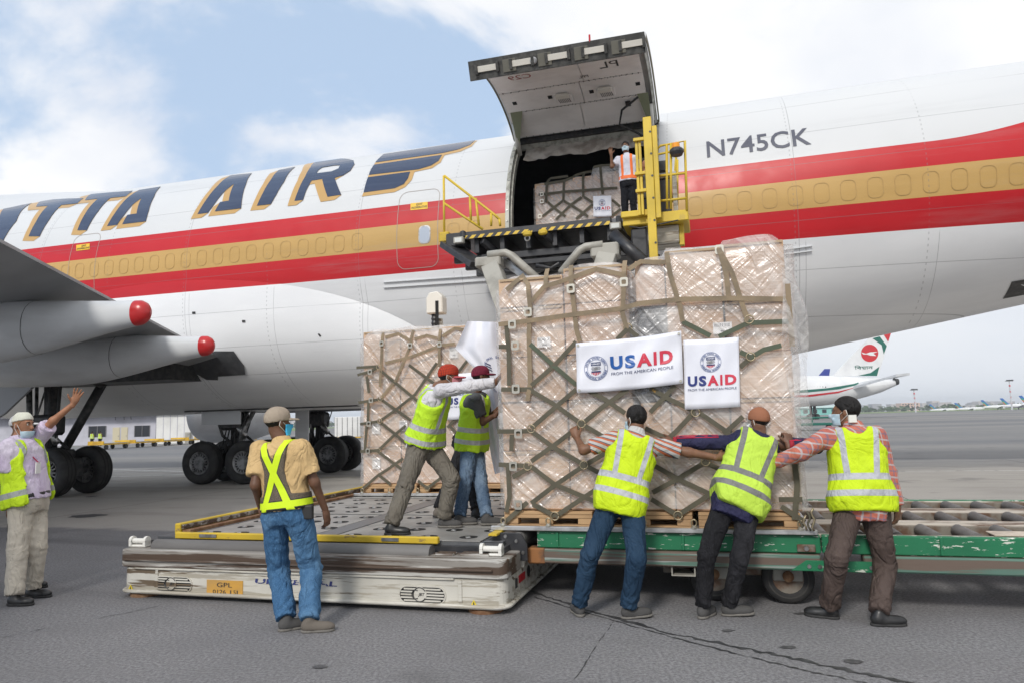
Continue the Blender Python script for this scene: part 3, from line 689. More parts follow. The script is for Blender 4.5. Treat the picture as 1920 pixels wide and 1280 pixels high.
t2 = N(401, 647, 12.7); canoe(t2, 7.6, .42, .55, 12.7)
# ---- landing gear
RIM = M('wheel_rim_grey', (.30, .30, .30), .45, .6, base2=(.10, .10, .10), scale=6)
def wheel(name, c, parent, r=.622, w=.44, rim=True):
    c = np.array(c); tw = w/2; pr = [(-tw*.55, r*.52), (-tw*.92, r*.58), (-tw, r*.75), (-tw*.93, r*.90), (-tw*.72, r*.975), (-tw*.3, r), (tw*.3, r), (tw*.72, r*.975), (tw*.93, r*.90), (tw, r*.75), (tw*.92, r*.58), (tw*.55, r*.52)]
    t = MB().lathe(c, (0, 1, 0), pr, 40).build(name, BLACK, parent, smooth=True)
    gr = MB()
    for q in (-.28, 0, .28): gr.lathe(c+np.array([0, q*tw*1.6-.008, 0]), (0, 1, 0), [(0, r*.99), (0, r*1.003), (.016, r*1.003), (.016, r*.99)], 40)
    gr.build('tread_groove', HOLE, t)
    m = MB().lathe(c-np.array([0, tw*.78, 0]), (0, 1, 0), [(.0, .12), (.0, .19), (.10, .20), (.12, r*.40), (.02, r*.44), (-.01, r*.53), (.05, r*.56), (.10, r*.54)], 30)
    for k in range(18):
        a = 2*math.pi*k/18; p = c+np.array([.24*math.cos(a), -tw*.72, .24*math.sin(a)]); m.bar(p-np.array([.055*math.cos(a), 0, .055*math.sin(a)]), p+np.array([.055*math.cos(a), 0, .055*math.sin(a)]), .03, .05, (0, 1, 0))
    m.build('rim', RIM, t); return t
def bogie(u, n, z_top, name, dn=1.12, axle=1.48, lean=0, mat=DARK):
    e = bpy.data.objects.new(name, None); col.objects.link(e); e.parent = aircraft; e['_o'] = list(aircraft['_o'])
    for du in (-axle/2, axle/2):
        for k in (-dn/2, dn/2): wheel('wheel', (u+du, n+k, .622), e)
        MB().tube([(u+du, n-dn/2, .622), (u+du, n+dn/2, .622)], .10, 12).build('axle', mat, e)
        MB().box((u+du-.2, n-.2, .45), (u+du+.2, n+.2, .95)).build('brake_unit', mat, e, bevel=.04)
    MB().box((u-axle/2-.1, n-.13, .62), (u+axle/2+.1, n+.13, .90)).build('truck_beam', mat, e, bevel=.05)
    MB().tube([(u, n, .75), (u+lean*.4, n, 1.7), (u+lean, n, z_top)], [.15, .16, .22], 16).build('strut', mat, e, smooth=True)
    MB().tube([(u, n, 1.6), (u+.55, n+.02, 1.2), (u+.15, n, .85)], .045, 8).build('torque_link', mat, e)
    m = MB()
    for q in range(5): m.tube([(u-.2+.1*q, n-.18, 1.7), (u-.3+.16*q, n-.25-.04*q, 1.2), (u-.5+.26*q, n-.22, .85)], .02, 6)
    m.build('brake_hoses', BLACK, e, smooth=True)['kind'] = 'stuff'
    MB().tube([(u+.12, n-.2, 1.75), (u+.45, n-.22, 1.35)], .09, 10).build('steering_actuator', STEEL, e, smooth=True)
    rr_ = random.Random(int(n*10))
    for q in range(9):
        a_ = rr_.uniform(-1, 1); MB().tube([(u+a_*.7, n+rr_.uniform(-.4, .3), z_top-.02), (u+a_*.45, n+rr_.uniform(-.35, .25), rr_.uniform(1.3, 1.8)), (u+rr_.uniform(-.4, .4), n+rr_.uniform(-.25, .2), .9)], rr_.choice([.018, .025, .045, .07]), 7).build('gear_link', mat if q % 3 else RIM, e, smooth=True)
    MB().box((u-.42, n-.30, 1.55), (u+.30, n+.22, 2.1)).build('gear_cross_head', mat, e, bevel=.08)
    MB().box((u-.75, n+.05, .95), (u+.62, n+.25, 1.18)).build('equalizer_bar', mat, e, bevel=.05)
    return e
wu, wn_, _ = HZ(94, 929, 0); wgear = bogie(wu-.34, wn_+.25, 3.2, 'wing_gear')
MB().tube([(wu-.4, wn_+.6, .95), N(200, 705, wn_+1.2)], .12, 10).build('drag_brace', DARK, wgear, smooth=True)
MB().tube([N(150, 700, wn_+.6), N(195, 725, wn_+1.0)], .08, 10).build('side_brace', DARK, wgear, smooth=True)
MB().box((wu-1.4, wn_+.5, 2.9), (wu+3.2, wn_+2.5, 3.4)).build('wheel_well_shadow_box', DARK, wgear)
gd = [N(-30, 675, wn_-.3), N(78, 675, wn_-.3), N(76, 712, wn_-.3), N(10, 775, wn_-.3), N(-30, 800, wn_-.3)]
MB().prism([(p[0], p[2]) for p in gd], lambda a, b: (a, wn_-.33, b), lambda a, b: (a, wn_-.25, b)).build('gear_door', M('gear_door_grey', (.30, .31, .33), .4), wgear, bevel=.01)
bu, bn, _ = HZ(387, 905, 0); bg = bogie(bu+.86, bn+.25, 2.3, 'body_gear')
MB().box((bu+.0, bn-.28, 1.72), (bu+1.35, bn-.22, 2.28)).build('gear_door', GREYP, bg, bevel=.01)
fu_, fn_, _ = HZ(619, 884, 0); fg = bogie(fu_-.55, fn_+.25, 2.3, 'body_gear')
d0 = N(553, 835, bn+1.3); d1 = N(578, 765, bn+1.3)
MB().box((d0[0], bn+1.3, d0[2]), (d1[0], bn+1.36, 2.3)).build('centre_gear_door', GREYP, fg, bevel=.01)
MB().box((bu-.5, bn-.4, 2.12), (bu+5.2, fn_+1.0, 2.2)).build('wheel_well', DARK, bg)
# ---- far engine under the belly
eu_ = N(384, 795, 30)
MB().lathe((eu_[0]+.1, 30, 2.35), (1, 0, 0), [(0, 1.05), (-.1, 1.3), (.6, 1.42), (2.4, 1.38), (3.4, 1.1), (3.5, .95), (4.3, .55), (4.4, .3)], 36).build('engine_nacelle', GREYP, aircraft, smooth=True)
# ================================================================== CARGO LOADER
def chipped(name, paint, chip, under, scale=7, stretch=(.12, 1, 1), lo=.56, hi=.60, lo2=.60, hi2=.64, rough=.55):
    if name in MATS: return MATS[name]
    t = NT(name)
    a = t.noise(scale, 6, .65, stretch=stretch); b = t.noise(scale*.6, 6, .65, stretch=stretch, loc=(5, 3, 1))
    c = t.mix(t.step(t.noise(1.5, 4), .35, .7), paint, tuple(x*.78 for x in paint))
    c = t.mix(t.step(a, lo, hi), c, chip); c = t.mix(t.step(b, lo2, hi2), c, under)
    t.bump(t.math('ADD', a, b), .25, .006)
    MATS[name] = t.fin(c, rough); return MATS[name]
CHASSIS = chipped('loader_chipped_white', (.58, .56, .50), (.36, .33, .27), (.13, .095, .06), 9, (.10, 1, 1.8), .51, .57, .555, .60)
BUMPER = chipped('loader_scraped_bumper', (.27, .25, .225), (.46, .45, .42), (.075, .048, .032), 11, (.06, 1, 1.6), .53, .58, .46, .52)
LYEL = chipped('loader_yellow', (.60, .42, .03), (.30, .20, .05), (.13, .10, .06), 8, (.5, 1, 1), .60, .64, .66, .69)
SYEL = chipped('safety_yellow', (.66, .47, .04), (.52, .37, .06), (.22, .16, .06), 6, (1, 1, .4), .62, .68, .70, .73)
PLATE = M('tread_plate', (.36, .35, .33), .5, .35, base2=(.27, .26, .245), scale=3, bump=.6, bscale=120, bdist=.003)
CHAN = M('deck_channel_grey', (.10, .105, .115), .45, .4, base2=(.15, .155, .16), scale=5)
ROLL = M('rubber_roller_grey', (.105, .10, .098), .6, base2=(.15, .145, .14), scale=3, stretch=(.2, 1, 1))
BLK = M('loader_black', (.022, .023, .027), .42, base2=(.04, .04, .043), scale=6)
LGREY = M('loader_warm_grey', (.36, .35, .31), .45, base2=(.25, .24, .21), scale=3)
RUST = M('rust_brown', (.16, .075, .035), .8, base2=(.25, .15, .08), scale=9)
loader = thing('cargo_loader', 'battered white cargo loader with roller deck and raised yellow railed bridge', 'cargo loader', (-3.75, 9.0, 0))
CU0, CU1, CN = -5.70, -1.78, 5.86
def hull_outline(n0, n1, u0, u1, r, k=6):
    P = []
    for cx, cy, a0 in ((u1-r, n0+r, 270), (u1-r, n1-r, 0), (u0+r, n1-r, 90), (u0+r, n0+r, 180)):
        for i in range(k+1): a = R(a0+90*i/k); P.append((cx+r*math.cos(a), cy+r*math.sin(a)))
    return P
def extrude(poly, z0, z1): return MB().prism(poly, lambda a, b: (a, b, z0), lambda a, b: (a, b, z1))
extrude(hull_outline(CN, 12.9, CU0, CU1, .11), .06, .285).build('chassis', CHASSIS, loader, bevel=.005)
extrude(hull_outline(CN-.035, 12.9, CU0-.03, CU1+.035, .14), .045, .078).build('chassis_flange', CHASSIS, loader, bevel=.012)
extrude(hull_outline(CN-.02, CN+.5, CU0-.03, CU1+.02, .09), .29, .45).build('bumper', BUMPER, loader, bevel=.008)
MB().box((CU0+.05, CN-.045, .352), (CU1-.10, CN-.015, .372)).build('bumper_ridge', BUMPER, loader, bevel=.006)
MB().box((CU0+.16, CN-.02, .272), (CU1-.45, CN+.005, .288)).build('weld_strip', CHASSIS, loader, bevel=.004)
MB().box((CU1-.02, CN+.5, .285), (CU1+.025, 12.9, .36)).build('side_wall', CHASSIS, loader, bevel=.008)
for u in (CU0+.42, CU1-.40): MB().box((u-.015, CN-.012, .09), (u+.02, CN+.01, .275)).build('weld_strip', CHASSIS, loader, bevel=.004)
for u in (CU0+.18, CU1-.22): MB().lathe((u, CN+.14, 0), (0, 0, 1), [(0, .15), (.03, .15), (.045, .11), (.08, .11)], 24).build('foot_pad', RUST, loader, smooth=False)
# louvred vents with the maker's mark
def vent(uc, zc):
    e = MB().prism(rrect(.42, .135, .066, 6), lambda a, b: (uc+a, CN-.004, zc+b), lambda a, b: (uc+a, CN+.02, zc+b)).build('vent', HOLE, loader)
    o, i = rrect(.435, .15, .074, 6), rrect(.415, .13, .064, 6); n = len(o); m = MB(); P = [(uc+a, CN-.010, zc+b) for a, b in o]+[(uc+a, CN-.010, zc+b) for a, b in i]+[(uc+a, CN+.01, zc+b) for a, b in o]+[(uc+a, CN+.01, zc+b) for a, b in i]
    m.add(P, [(j, (j+1) % n, n+(j+1) % n, n+j) for j in range(n)]+[(j, (j+1) % n, 2*n+(j+1) % n, 2*n+j) for j in range(n)]+[(n+j, n+(j+1) % n, 3*n+(j+1) % n, 3*n+j) for j in range(n)]).build('vent_rim', CHASSIS, e)
    for q in range(5):
        z = zc-.048+.024*q; hw = .20-(.03 if q in (0, 4) else 0)
        MB().box((uc-hw, CN-.009, z-.0065), (uc+hw, CN-.0045, z+.0065)).build('slat', CHASSIS, e)
    MB().lathe((uc-.02, CN-.010, zc+.004), (0, -1, 0), [(0, .064), (.003, .064)], 26).build('emblem_disc', CHASSIS, e)
    m = MB()
    for rr, a0, a1, dx in ((.058, 30, 330, -.02), (.036, 60, 300, -.055)):
        pts = [(uc+dx+rr*math.cos(R(a)), CN-.0145, zc+.004+rr*math.sin(R(a))) for a in np.linspace(a0, a1, 26)]; m.tube(pts, .0045, 5)
    m.build('emblem_swirl', DARK, e)
    V, F = text_polys('JBT', 1, .02); V -= V.min(0); V = V/V[:, 1].max()*.034
    MB().add([(uc-.035+x+.25*y, CN-.0155, zc-.016+y) for x, y in V], F).build('emblem_lettering', DARK, e)
vent(N(325, 1094, CN)[0], N(325, 1094, CN)[2]-.0); vent(N(792, 1114, CN)[0], N(792, 1114, CN)[2])
q0, q1 = N(388, 1114, CN), N(456, 1088, CN)
pl_ = MB().box((q0[0], CN-.006, q0[2]), (q1[0], CN-.001, q1[2])).build('number_plate', M('plate_orange', (.58, .31, .05), .6, base2=(.46, .27, .08), scale=8, stretch=(.3, 1, 1)), loader)
def flat_text(s, u, n, z, h, mat, parent, bold=.0, slant=0, width=None, center=False, name='lettering'):
    V, F = text_polys(s, 1, bold); V = V-V.min(0); V = V/V[:, 1].max()*h
    if width: V[:, 0] *= width/V[:, 0].max()
    if center: V[:, 0] -= V[:, 0].max()/2
    return MB().add([(u+x+slant*y, n, z+y) for x, y in V], F).build(name, mat, parent)
pw, ph = q1[0]-q0[0], q1[2]-q0[2]
flat_text('GPL', (q0[0]+q1[0])/2, CN-.009, q0[2]+ph*.55, ph*.30, DARK, pl_, center=True, width=pw*.42)
flat_text('0126', q0[0]+pw*.36, CN-.009, q0[2]+ph*.12, ph*.26, DARK, pl_, center=True, width=pw*.36)
for q_, c_ in enumerate('151'): flat_text(c_, q0[0]+pw*(.66+.09*q_), CN-.009, q0[2]+ph*.12, ph*.26, DARK, pl_, width=pw*(.03 if c_ == '1' else .065))
t0 = N(478, 1090, CN); t1_ = N(632, 1097, CN)
flat_text('UNIVERSAL', t0[0], CN-.005, t0[2]-.012, .045, M('worn_blue_lettering', (.03, .04, .16), .6, base2=(.5, .49, .45), scale=24, lo=.52, hi=.56), loader, .03, .2, t1_[0]-t0[0])
WARN = M('warning_yellow', (.72, .55, .03), .5)
for (x, y) in ((246, 1101), (889, 1131)):
    c = N(x, y, CN); MB().add([(c[0]-.035, CN-.008, c[2]-.025), (c[0]+.035, CN-.008, c[2]-.025), (c[0], CN-.008, c[2]+.035)], [(0, 1, 2)]).build('warning_triangle', WARN, loader)
    MB().add([(c[0]-.006, CN-.011, c[2]-.016), (c[0]+.006, CN-.011, c[2]-.016), (c[0]+.004, CN-.011, c[2]+.015), (c[0]-.004, CN-.011, c[2]+.015)], [(0, 1, 2, 3)]).build('warning_mark', DARK, loader)
MB().box((CU1+.0, CN+.42, .17), (CU1+.006, CN+.62, .235)).build('side_reflector', M('reflector_red', (.50, .02, .03), .3), loader)
MB().box((CU1+.0, CN+.30, .15), (CU1+.006, CN+.36, .23)).build('side_plate', DARK, loader)
MB().lathe((CU1-.01, CN+.75, .21), (1, 0, 0), [(0, .05), (.016, .05), (.016, .03)], 20).build('side_port', HOLE, loader)
# cleats on the corners
def cleat(u, n, rz):
    e = MB().box((u-.10, n-.035, .45), (u+.10, n+.035, .475)).build('cleat', M('cleat_white', (.68, .67, .63), .5), loader, bevel=.01)
    for s in (-1, 1):
        MB().lathe((u+s*.085, n, .515), (1, 0, 0), [(-.014, .042), (.014, .042)], 14).build('cleat_cheek', MATS['cleat_white'], e); MB().box((u+s*.085-.014, n-.04, .46), (u+s*.085+.014, n+.04, .515)).build('cleat_post', MATS['cleat_white'], e)
    MB().tube([(u-.08, n, .51), (u+.08, n, .51)], .026, 12).build('cleat_roller', MATS['cleat_white'], e)
cleat(N(262, 1024, CN+.15)[0], CN+.15, 0); cleat(N(922, 1040, CN+.15)[0], CN+.15, 0)
# deck: frame, end roller, rails, plates with caster pockets
MB().box((-5.62, 6.13, .28), (-1.86, 12.85, .50)).build('deck_frame', BLK, loader)
ra, rb = N(290, 1024, 6.0), N(808, 1046, 6.0)
MB().tube([(ra[0], 6.02, .455), (rb[0], 6.02, .455)], .075, 20).build('end_roller', ROLL, loader, smooth=False, auto=40)
MB().box((rb[0]+.05, 5.96, .40), (rb[0]+.22, 6.08, .47)).build('roller_bracket', BUMPER, loader, bevel=.01); MB().box((rb[0]+.28, 5.96, .40), (rb[0]+.55, 6.08, .475)).build('roller_bracket', BUMPER, loader, bevel=.01)
ya, yb = N(330, 1003, 6.16), N(822, 1020, 6.16)
MB().box((ya[0], 6.14, .515), (yb[0], 6.20, .576)).build('front_stop', LYEL, loader, bevel=.008)
MB().box((ya[0]+.3, 6.13, .535), (ya[0]+.5, 6.139, .565)).build('stop_plate', STEEL, loader); MB().box((yb[0]-.55, 6.13, .535), (yb[0]-.38, 6.139, .565)).build('stop_plate', STEEL, loader)
DECK = .53
MB().box((-5.50, 6.33, .53), (-5.43, 10.4, .635)).build('side_guide', LYEL, loader, bevel=.008)
MB().box((-5.43, 6.36, .53), (-5.33, 10.4, .57)).build('side_guide_foot', RUST, loader, bevel=.006)
MB().box((-5.428, 6.35, .58), (-5.40, 10.3, .62)).build('guide_channel', BUMPER, loader)
MB().box((-5.6, 6.21, .50), (-1.9, 12.8, DECK-.006)).build('deck_channel', CHAN, loader)
for (u0, u1) in ((-5.28, -3.92), (-3.66, -2.12)):
    n = 6.24; row = 0
    while n < 12.6:
        L_ = .80; n1 = n+L_
        pl_ = MB().box((u0, n, DECK-.004), (u1, n1, DECK+.004)).build('deck_plate', PLATE, loader, bevel=.002)
        for r_ in range(2):
            for k in range(4):
                uu = u0+.20+k*(u1-u0-.34)/3+(.07 if r_ else -.04); nn = n+.2+.4*r_
                hp = MB().lathe((uu, nn, DECK+.0042), (0, 0, 1), [(0, .088), (.001, .088)], 14).build('caster_pocket', HOLE, pl_)
                MB().lathe((uu, nn-.025, DECK-.016), (math.cos(.6+r_), math.sin(.6+r_), 0), [(-.022, .02), (-.02, .034), (.02, .034), (.022, .02)], 12).build('caster_wheel', STEEL, pl_)
        n = n1+(.035 if row % 2 == 0 else .09); row += 1
for u in (-3.79,): MB().box((u-.11, 6.24, DECK-.004), (u+.11, 12.6, DECK+.006)).build('centre_guide', M('guide_steel', (.17, .175, .185), .4, .5), loader, bevel=.004)
MB().box((-2.08, 6.22, DECK-.004), (-1.90, 12.6, DECK+.006)).build('edge_guide', MATS['guide_steel'], loader, bevel=.004)
MB().box((-5.33, 6.3, DECK-.004), (-5.295, 12.6, DECK+.006)).build('edge_guide', MATS['guide_steel'], loader, bevel=.004)
# side roller and its black bracket at the transfer edge
MB().tube([(-1.80, 6.36, .53), (-1.80, 9.6, .53)], .068, 18).build('transfer_roller', ROLL, loader, auto=40)
MB().prism([(-2.10, .36), (-1.70, .36), (-1.70, .50), (-1.76, .60), (-1.96, .60), (-2.10, .52)], lambda a, b: (a, 6.30, b), lambda a, b: (a, 6.33, b)).build('roller_side_plate', BLK, loader, bevel=.004)
for a, b in ((-1.80, .53), (-1.90, .57), (-1.90, .43), (-1.74, .43)): MB().lathe((a, 6.30, b), (0, -1, 0), [(0, .018), (.008, .014)], 8).build('bolt', STEEL, loader)
MB().box((-2.03, 6.20, .585), (-1.95, 6.9, .607)).build('edge_strip', LYEL, loader, bevel=.004)
# ---- raised bridge
BZ = 5.50; B0, B1 = 13.6, 15.45
def hazard():
    t = NT('hazard_stripes'); s = t.node('ShaderNodeSeparateXYZ'); t.l.new(t.coords(), s.inputs[0])
    k = t.math('LESS_THAN', t.math('FRACT', t.math('MULTIPLY', t.math('SUBTRACT', s.outputs[0], s.outputs[2]), 5.4)), .5)
    return t.fin(t.mix(k, (.03, .03, .034), (.66, .45, .05)), .5)
HAZ = hazard()
bl, br = N(870, 437, B0)[0], N(1145, 410, B0)[0]
MB().box((bl, B0, BZ-.17), (br, B0+.12, BZ-.02)).build('bridge_front_beam', BLK, loader, bevel=.01)
MB().box((bl+.02, B0-.004, BZ-.17), (bl+1.45, B0-.001, BZ-.10)).build('hazard_tape', HAZ, loader); MB().box((br-1.42, B0-.004, BZ-.17), (br-.02, B0-.001, BZ-.10)).build('hazard_tape', HAZ, loader)
MB().box((-5.10, B0+.12, BZ-.12), (-.95, B1, BZ-.03)).build('bridge_deck', CHAN, loader)
for u in np.arange(-4.6, -1.3, .55): MB().box((u-.05, B0+.14, BZ-.45), (u+.05, B1, BZ-.125)).build('bridge_joist', BLK, loader, bevel=.008)
for n in (B0+.25, B0+.95, B1-.15): MB().box((-5.15, n, BZ-.60), (-1.0, n+.12, BZ-.46)).build('bridge_cross_member', BLK, loader, bevel=.01)
MB().box((-4.75, B0+.3, BZ-.75), (-1.2, B0+1.2, BZ-.62)).build('under_tray', BLK, loader, bevel=.02)
for u0, u1, w in ((-4.3, -2.6, .05), (-3.4, -1.9, .05), (-2.9, -4.0, .04)): MB().tube([(u0, B0+.3, BZ-.78), ((u0+u1)/2, B0+.7, BZ-.92), (u1, B0+.5, BZ-.80)], w, 8).build('hydraulic_hose', BLK, loader, smooth=True)
for u in (-4.45, -3.1, -1.75): MB().bar((u, B0+.05, BZ-.22), (u+.35, B0+.55, BZ-.55), .10, .14).build('gusset', BLK, loader, bevel=.006)
# side pieces left and right of the beam, work lights, hooks
MB().box((-5.22, B0-.02, BZ-.30), (bl-.02, B0+.5, BZ-.02)).build('bridge_corner', BLK, loader, bevel=.02)
MB().bar((-5.22, B0+.2, BZ-.22), (-4.35, B0-.4, BZ-.85), .5, .12).build('ramp_arm', BLK, loader, bevel=.01)
LAMP = M('lamp_lens', (.62, .64, .62), .15)
for x, y in ((860, 451), (1154, 424)):
    c = N(x, y, B0-.1); e = MB().box((c[0]-.11, B0-.13, c[2]-.07), (c[0]+.11, B0-.02, c[2]+.07)).build('work_light', LGREY, loader, bevel=.015)
    MB().box((c[0]-.075, B0-.137, c[2]-.045), (c[0]+.075, B0-.1305, c[2]+.045)).build('lens', LAMP, e)
    MB().lathe((c[0]+.06, B0, c[2]+.14), (0, 0, 1), [(-.05, .06), (.06, .06), (.08, .03)], 12).build('beacon_boot', BLK, e)
for x, y, rg in ((989, 440, True), (1018, 437, False)):
    c = N(x, y, B0-.05); e = MB().box((c[0]-.09, B0-.10, c[2]-.04), (c[0]+.09, B0-.006, c[2]+.07)).build('tow_hook', LYEL, loader, bevel=.03)
    if rg: MB().tube([(c[0]-.005+.05*math.cos(a), B0-.05, c[2]-.08+.05*math.sin(a)) for a in np.linspace(0, 2*math.pi, 14)], .014, 6).build('ring', STEEL, e)
# left handrail: tall post sloping down to the aircraft
def rail(px, n, r=.026, name='handrail', mat=None): return MB().tube([N(x, y, n) for x, y in px], r, 8).build(name, mat or SYEL, loader, smooth=True)
for px in ([(832, 330), (833, 446)], [(833, 330), (926, 402), (937, 412)], [(833, 382), (905, 430)], [(881, 369), (883, 415)], [(892, 372), (898, 424)], [(921, 400), (921, 424)], [(936, 410), (938, 424)]): rail(px, B0+.25)
MB().box(tuple(N(826, 450, B0+.2)-np.array([.02, .05, .06])), tuple(N(846, 437, B0+.3))).build('rail_foot', LYEL, loader, bevel=.02)
# legs and lift arms
def beam(px, n, w, d, name, mat, n2=None):
    a, b = N(*px[0], n), N(*px[1], n2 or n); return MB().bar(a, b, w, d, (0, 1, 0)).build(name, mat, loader, bevel=.012)
beam([(922, 500), (1085, 950)], 13.0, .34, .30, 'lift_leg', LGREY, 10.9)
hd = N(918, 493, 13.0); MB().box((hd[0]-.26, 12.85, hd[2]-.10), (hd[0]+.26, 13.25, hd[2]+.10)).build('leg_head', LGREY, loader, bevel=.03)
hd2 = N(1139, 470, 13.0); MB().box((hd2[0]-.30, 12.85, hd2[2]-.14), (hd2[0]+.22, 13.25, hd2[2]+.12)).build('leg_head', LGREY, loader, bevel=.03)
beam([(1139, 480), (990, 945)], 13.0, .34, .30, 'lift_leg', LGREY, 10.9)
MB().tube([N(915, 478, 12.9), N(948, 474, 12.9), N(960, 480, 12.9), N(1010, 525, 12.7)], .075, 12).build('lift_pipe', LGREY, loader, smooth=True)
MB().tube([N(1130, 459, 12.9), N(1098, 463, 12.9), N(1086, 470, 12.9), N(1052, 512, 12.7)], .075, 12).build('lift_pipe', LGREY, loader, smooth=True)
MB().bar(N(930, 480, 13.2), N(1000, 530, 13.0), .12, .12).build('lift_brace', STEEL, loader)
MB().tube([N(1150, 440, 13.2), N(1210, 495, 13.0)], .12, 10).build('lift_cylinder', BLK, loader, smooth=True)
MB().box(tuple(N(1185, 485, 13.3)), tuple(N(1218, 440, 13.9))).build('valve_block', BLK, loader, bevel=.03)
# operator platform with mast and guard rails
pb0, pb1 = N(1168, 413, 13.25), N(1288, 398, 13.25)
MB().box((pb0[0], 13.2, 5.16), (pb1[0]+.02, 14.2, 5.36)).build('operator_platform', SYEL, loader, bevel=.015)
MB().box((pb0[0]-.02, 13.12, 5.30), (pb0[0]+.55, 13.21, 5.42)).build('platform_lip', SYEL, loader, bevel=.015)
m0, m1 = N(1213, 222, 13.05), N(1227, 520, 13.05)
MB().box((m0[0]-.075, 12.98, m1[2]), (m0[0]+.075, 13.12, m0[2])).build('mast', SYEL, loader, bevel=.008)
mb = MB()
for z in np.arange(m1[2]+.2, m0[2], .42): mb.lathe((m0[0]+.05, 12.978, z), (0, -1, 0), [(0, .022), (.004, .022)], 8)
mb.build('mast_bolts', DARK, loader)
MB().box((m0[0]+.08, 13.0, 5.2), (m0[0]+.17, 13.10, m0[2]-.18)).build('mast_rail', SYEL, loader, bevel=.008)
for dx in (-.22, -.16): MB().box((m0[0]+dx-.025, 13.05, 5.3), (m0[0]+dx+.025, 13.12, m0[2]-.36)).build('mast_channel', SYEL, loader, bevel=.006)
for z in (m0[2]-.40, m0[2]-1.05, 5.75): MB().box((m0[0]-.27, 13.0, z-.03), (m0[0]-.07, 13.06, z+.03)).build('mast_clamp', SYEL, loader, bevel=.006)
for px in ([(1232, 400), (1232, 281), (1238, 274), (1284, 265), (1288, 395)], [(1230, 331), (1287, 325)], [(1230, 378), (1288, 372)], [(1251, 392), (1250, 272)], [(1258, 392), (1258, 270)]): rail(px, 13.2, .024)
for px in ([(1262, 380), (1268, 290), (1284, 282)], [(1234, 290), (1262, 284)], [(1270, 385), (1270, 300)]): rail(px, 14.1, .024)
cc = N(1242, 320, 13.9); MB().box((cc[0]-.16, 13.7, 5.40), (cc[0]+.14, 14.05, 6.15)).build('control_cabinet', BLK, loader, bevel=.02)
MB().box((cc[0]-.19, 13.66, 6.16), (cc[0]+.17, 14.0, 6.26)).build('control_panel', LGREY, loader, bevel=.02)
MB().box((cc[0]-.10, 13.7, 6.30), (cc[0]+.10, 13.85, 6.52)).build('control_console', DARK, loader, bevel=.02)
MB().box((cc[0]+.18, 13.75, 5.4), (cc[0]+.26, 13.95, 6.3)).build('cabinet_side', CHASSIS, loader, bevel=.01)
bc = N(1269, 286, 13.15); bk = MB().lathe((bc[0], 13.1, bc[2]), (0, 0, 1), [(-.08, .10), (-.02, .13), (.02, .13), (.06, .09)], 16).build('beacon', BLK, loader)
MB().lathe((bc[0]-.01, 13.1, bc[2]+.062), (0, 0, 1), [(0, .075), (.09, .07), (.10, .04)], 16).build('amber_dome', M('amber_plastic', (.80, .30, .01), .3), bk)
g0, g1 = N(1205, 460, 13.4), N(1272, 420, 13.4)
MB().box((g0[0], 13.4, g0[2]), (g1[0], 14.0, g1[2])).build('bridge_gearbox', CHASSIS, loader, bevel=.02)
MB().box((g1[0]+.0, 13.45, g0[2]-.05), (g1[0]+.09, 13.6, g1[2]+.1)).build('bridge_side_post', SYEL, loader, bevel=.01)
MB().tube([N(1180, 425, 13.1), N(1200, 428, 13.1), N(1235, 421, 13.1), N(1272, 413, 13.1)], .012, 6).build('cable', BLK, loader, smooth=True)
# the white sensor post standing between deck and bridge
p0, p1 = N(802, 549, 11.9), N(833, 588, 11.9); uc = (p0[0]+p1[0])/2
MB().prism([(p0[0], p1[2]), (p1[0], p1[2]), (p1[0], p0[2]-.1), ((p0[0]+p1[0])/2+.06, p0[2]), (p0[0]+.06, p0[2]-.02), (p0[0], p0[2]-.12)], lambda a, b: (a, 11.8, b), lambda a, b: (a, 12.05, b)).build('post_hood', M('hood_ivory', (.70, .67, .60), .5), loader, bevel=.02)
MB().box((uc+.03, 11.79, p1[2]-.3), (uc+.09, 11.799, p0[2]-.18)).build('hood_slot', HOLE, loader)
MB().tube([(uc-.04, 11.92, p1[2]+.02)]+[(uc-.04, 11.92, p1[2]-.04*k) for k in range(1, 10)], [.05 if k % 2 else .062 for k in range(10)], 12).build('post_bellows', BLK, loader)
MB().box((uc+.0, 11.86, .5), (uc+.10, 11.98, p1[2]-.08)).build('post_tube', CHASSIS, loader, bevel=.01)

# ================================================================== PALLET DOLLY
GRN = chipped('dolly_chipped_green', (.012, .165, .072), (.62, .63, .57), (.55, .57, .50), 26, (.25, 1, 1.2), .60, .61, .62, .63, .5)
GRNW = chipped('dolly_scraped_green', (.10, .19, .15), (.30, .33, .31), (.13, .095, .075), 6, (.045, 1, 2.0), .50, .56, .54, .58, .6)
CREAM = M('dolly_dirty_cream', (.46, .42, .36), .7, base2=(.16, .11, .08), scale=5, lo=.48, hi=.60, stretch=(.4, 1, 1))
DRUST = M('dolly_rusty_grey', (.20, .18, .15), .7, base2=(.11, .06, .035), scale=7)
dolly = thing('pallet_dolly', 'long green pallet dolly with scraped paint and grey rollers', 'dolly', (1.2, 7.7, 0))
DN0, DN1, DL, DR = 6.40, 9.05, -1.66, 4.9
MB().box((DL+.02, DN0+.03, .455), (.745, DN0+.09, .605)).build('side_beam', GRN, dolly, bevel=.008); MB().box((.755, DN0+.03, .455), (DR, DN0+.09, .605)).build('side_beam', GRN, dolly, bevel=.008)
for u in (-1.45, -.35, .22, 1.62, 2.95): MB().box((u-.012, DN0+.015, .462), (u+.012, DN0+.0298, .60)).build('beam_rib', GRN, dolly, bevel=.004)
MB().box((DL-.06, DN0-.01, .325), (.735, DN0+.13, .452)).build('bumper_beam', GRNW, dolly, bevel=.012); MB().box((1.05, DN0-.01, .325), (DR, DN0+.13, .452)).build('bumper_beam', GRNW, dolly, bevel=.012)
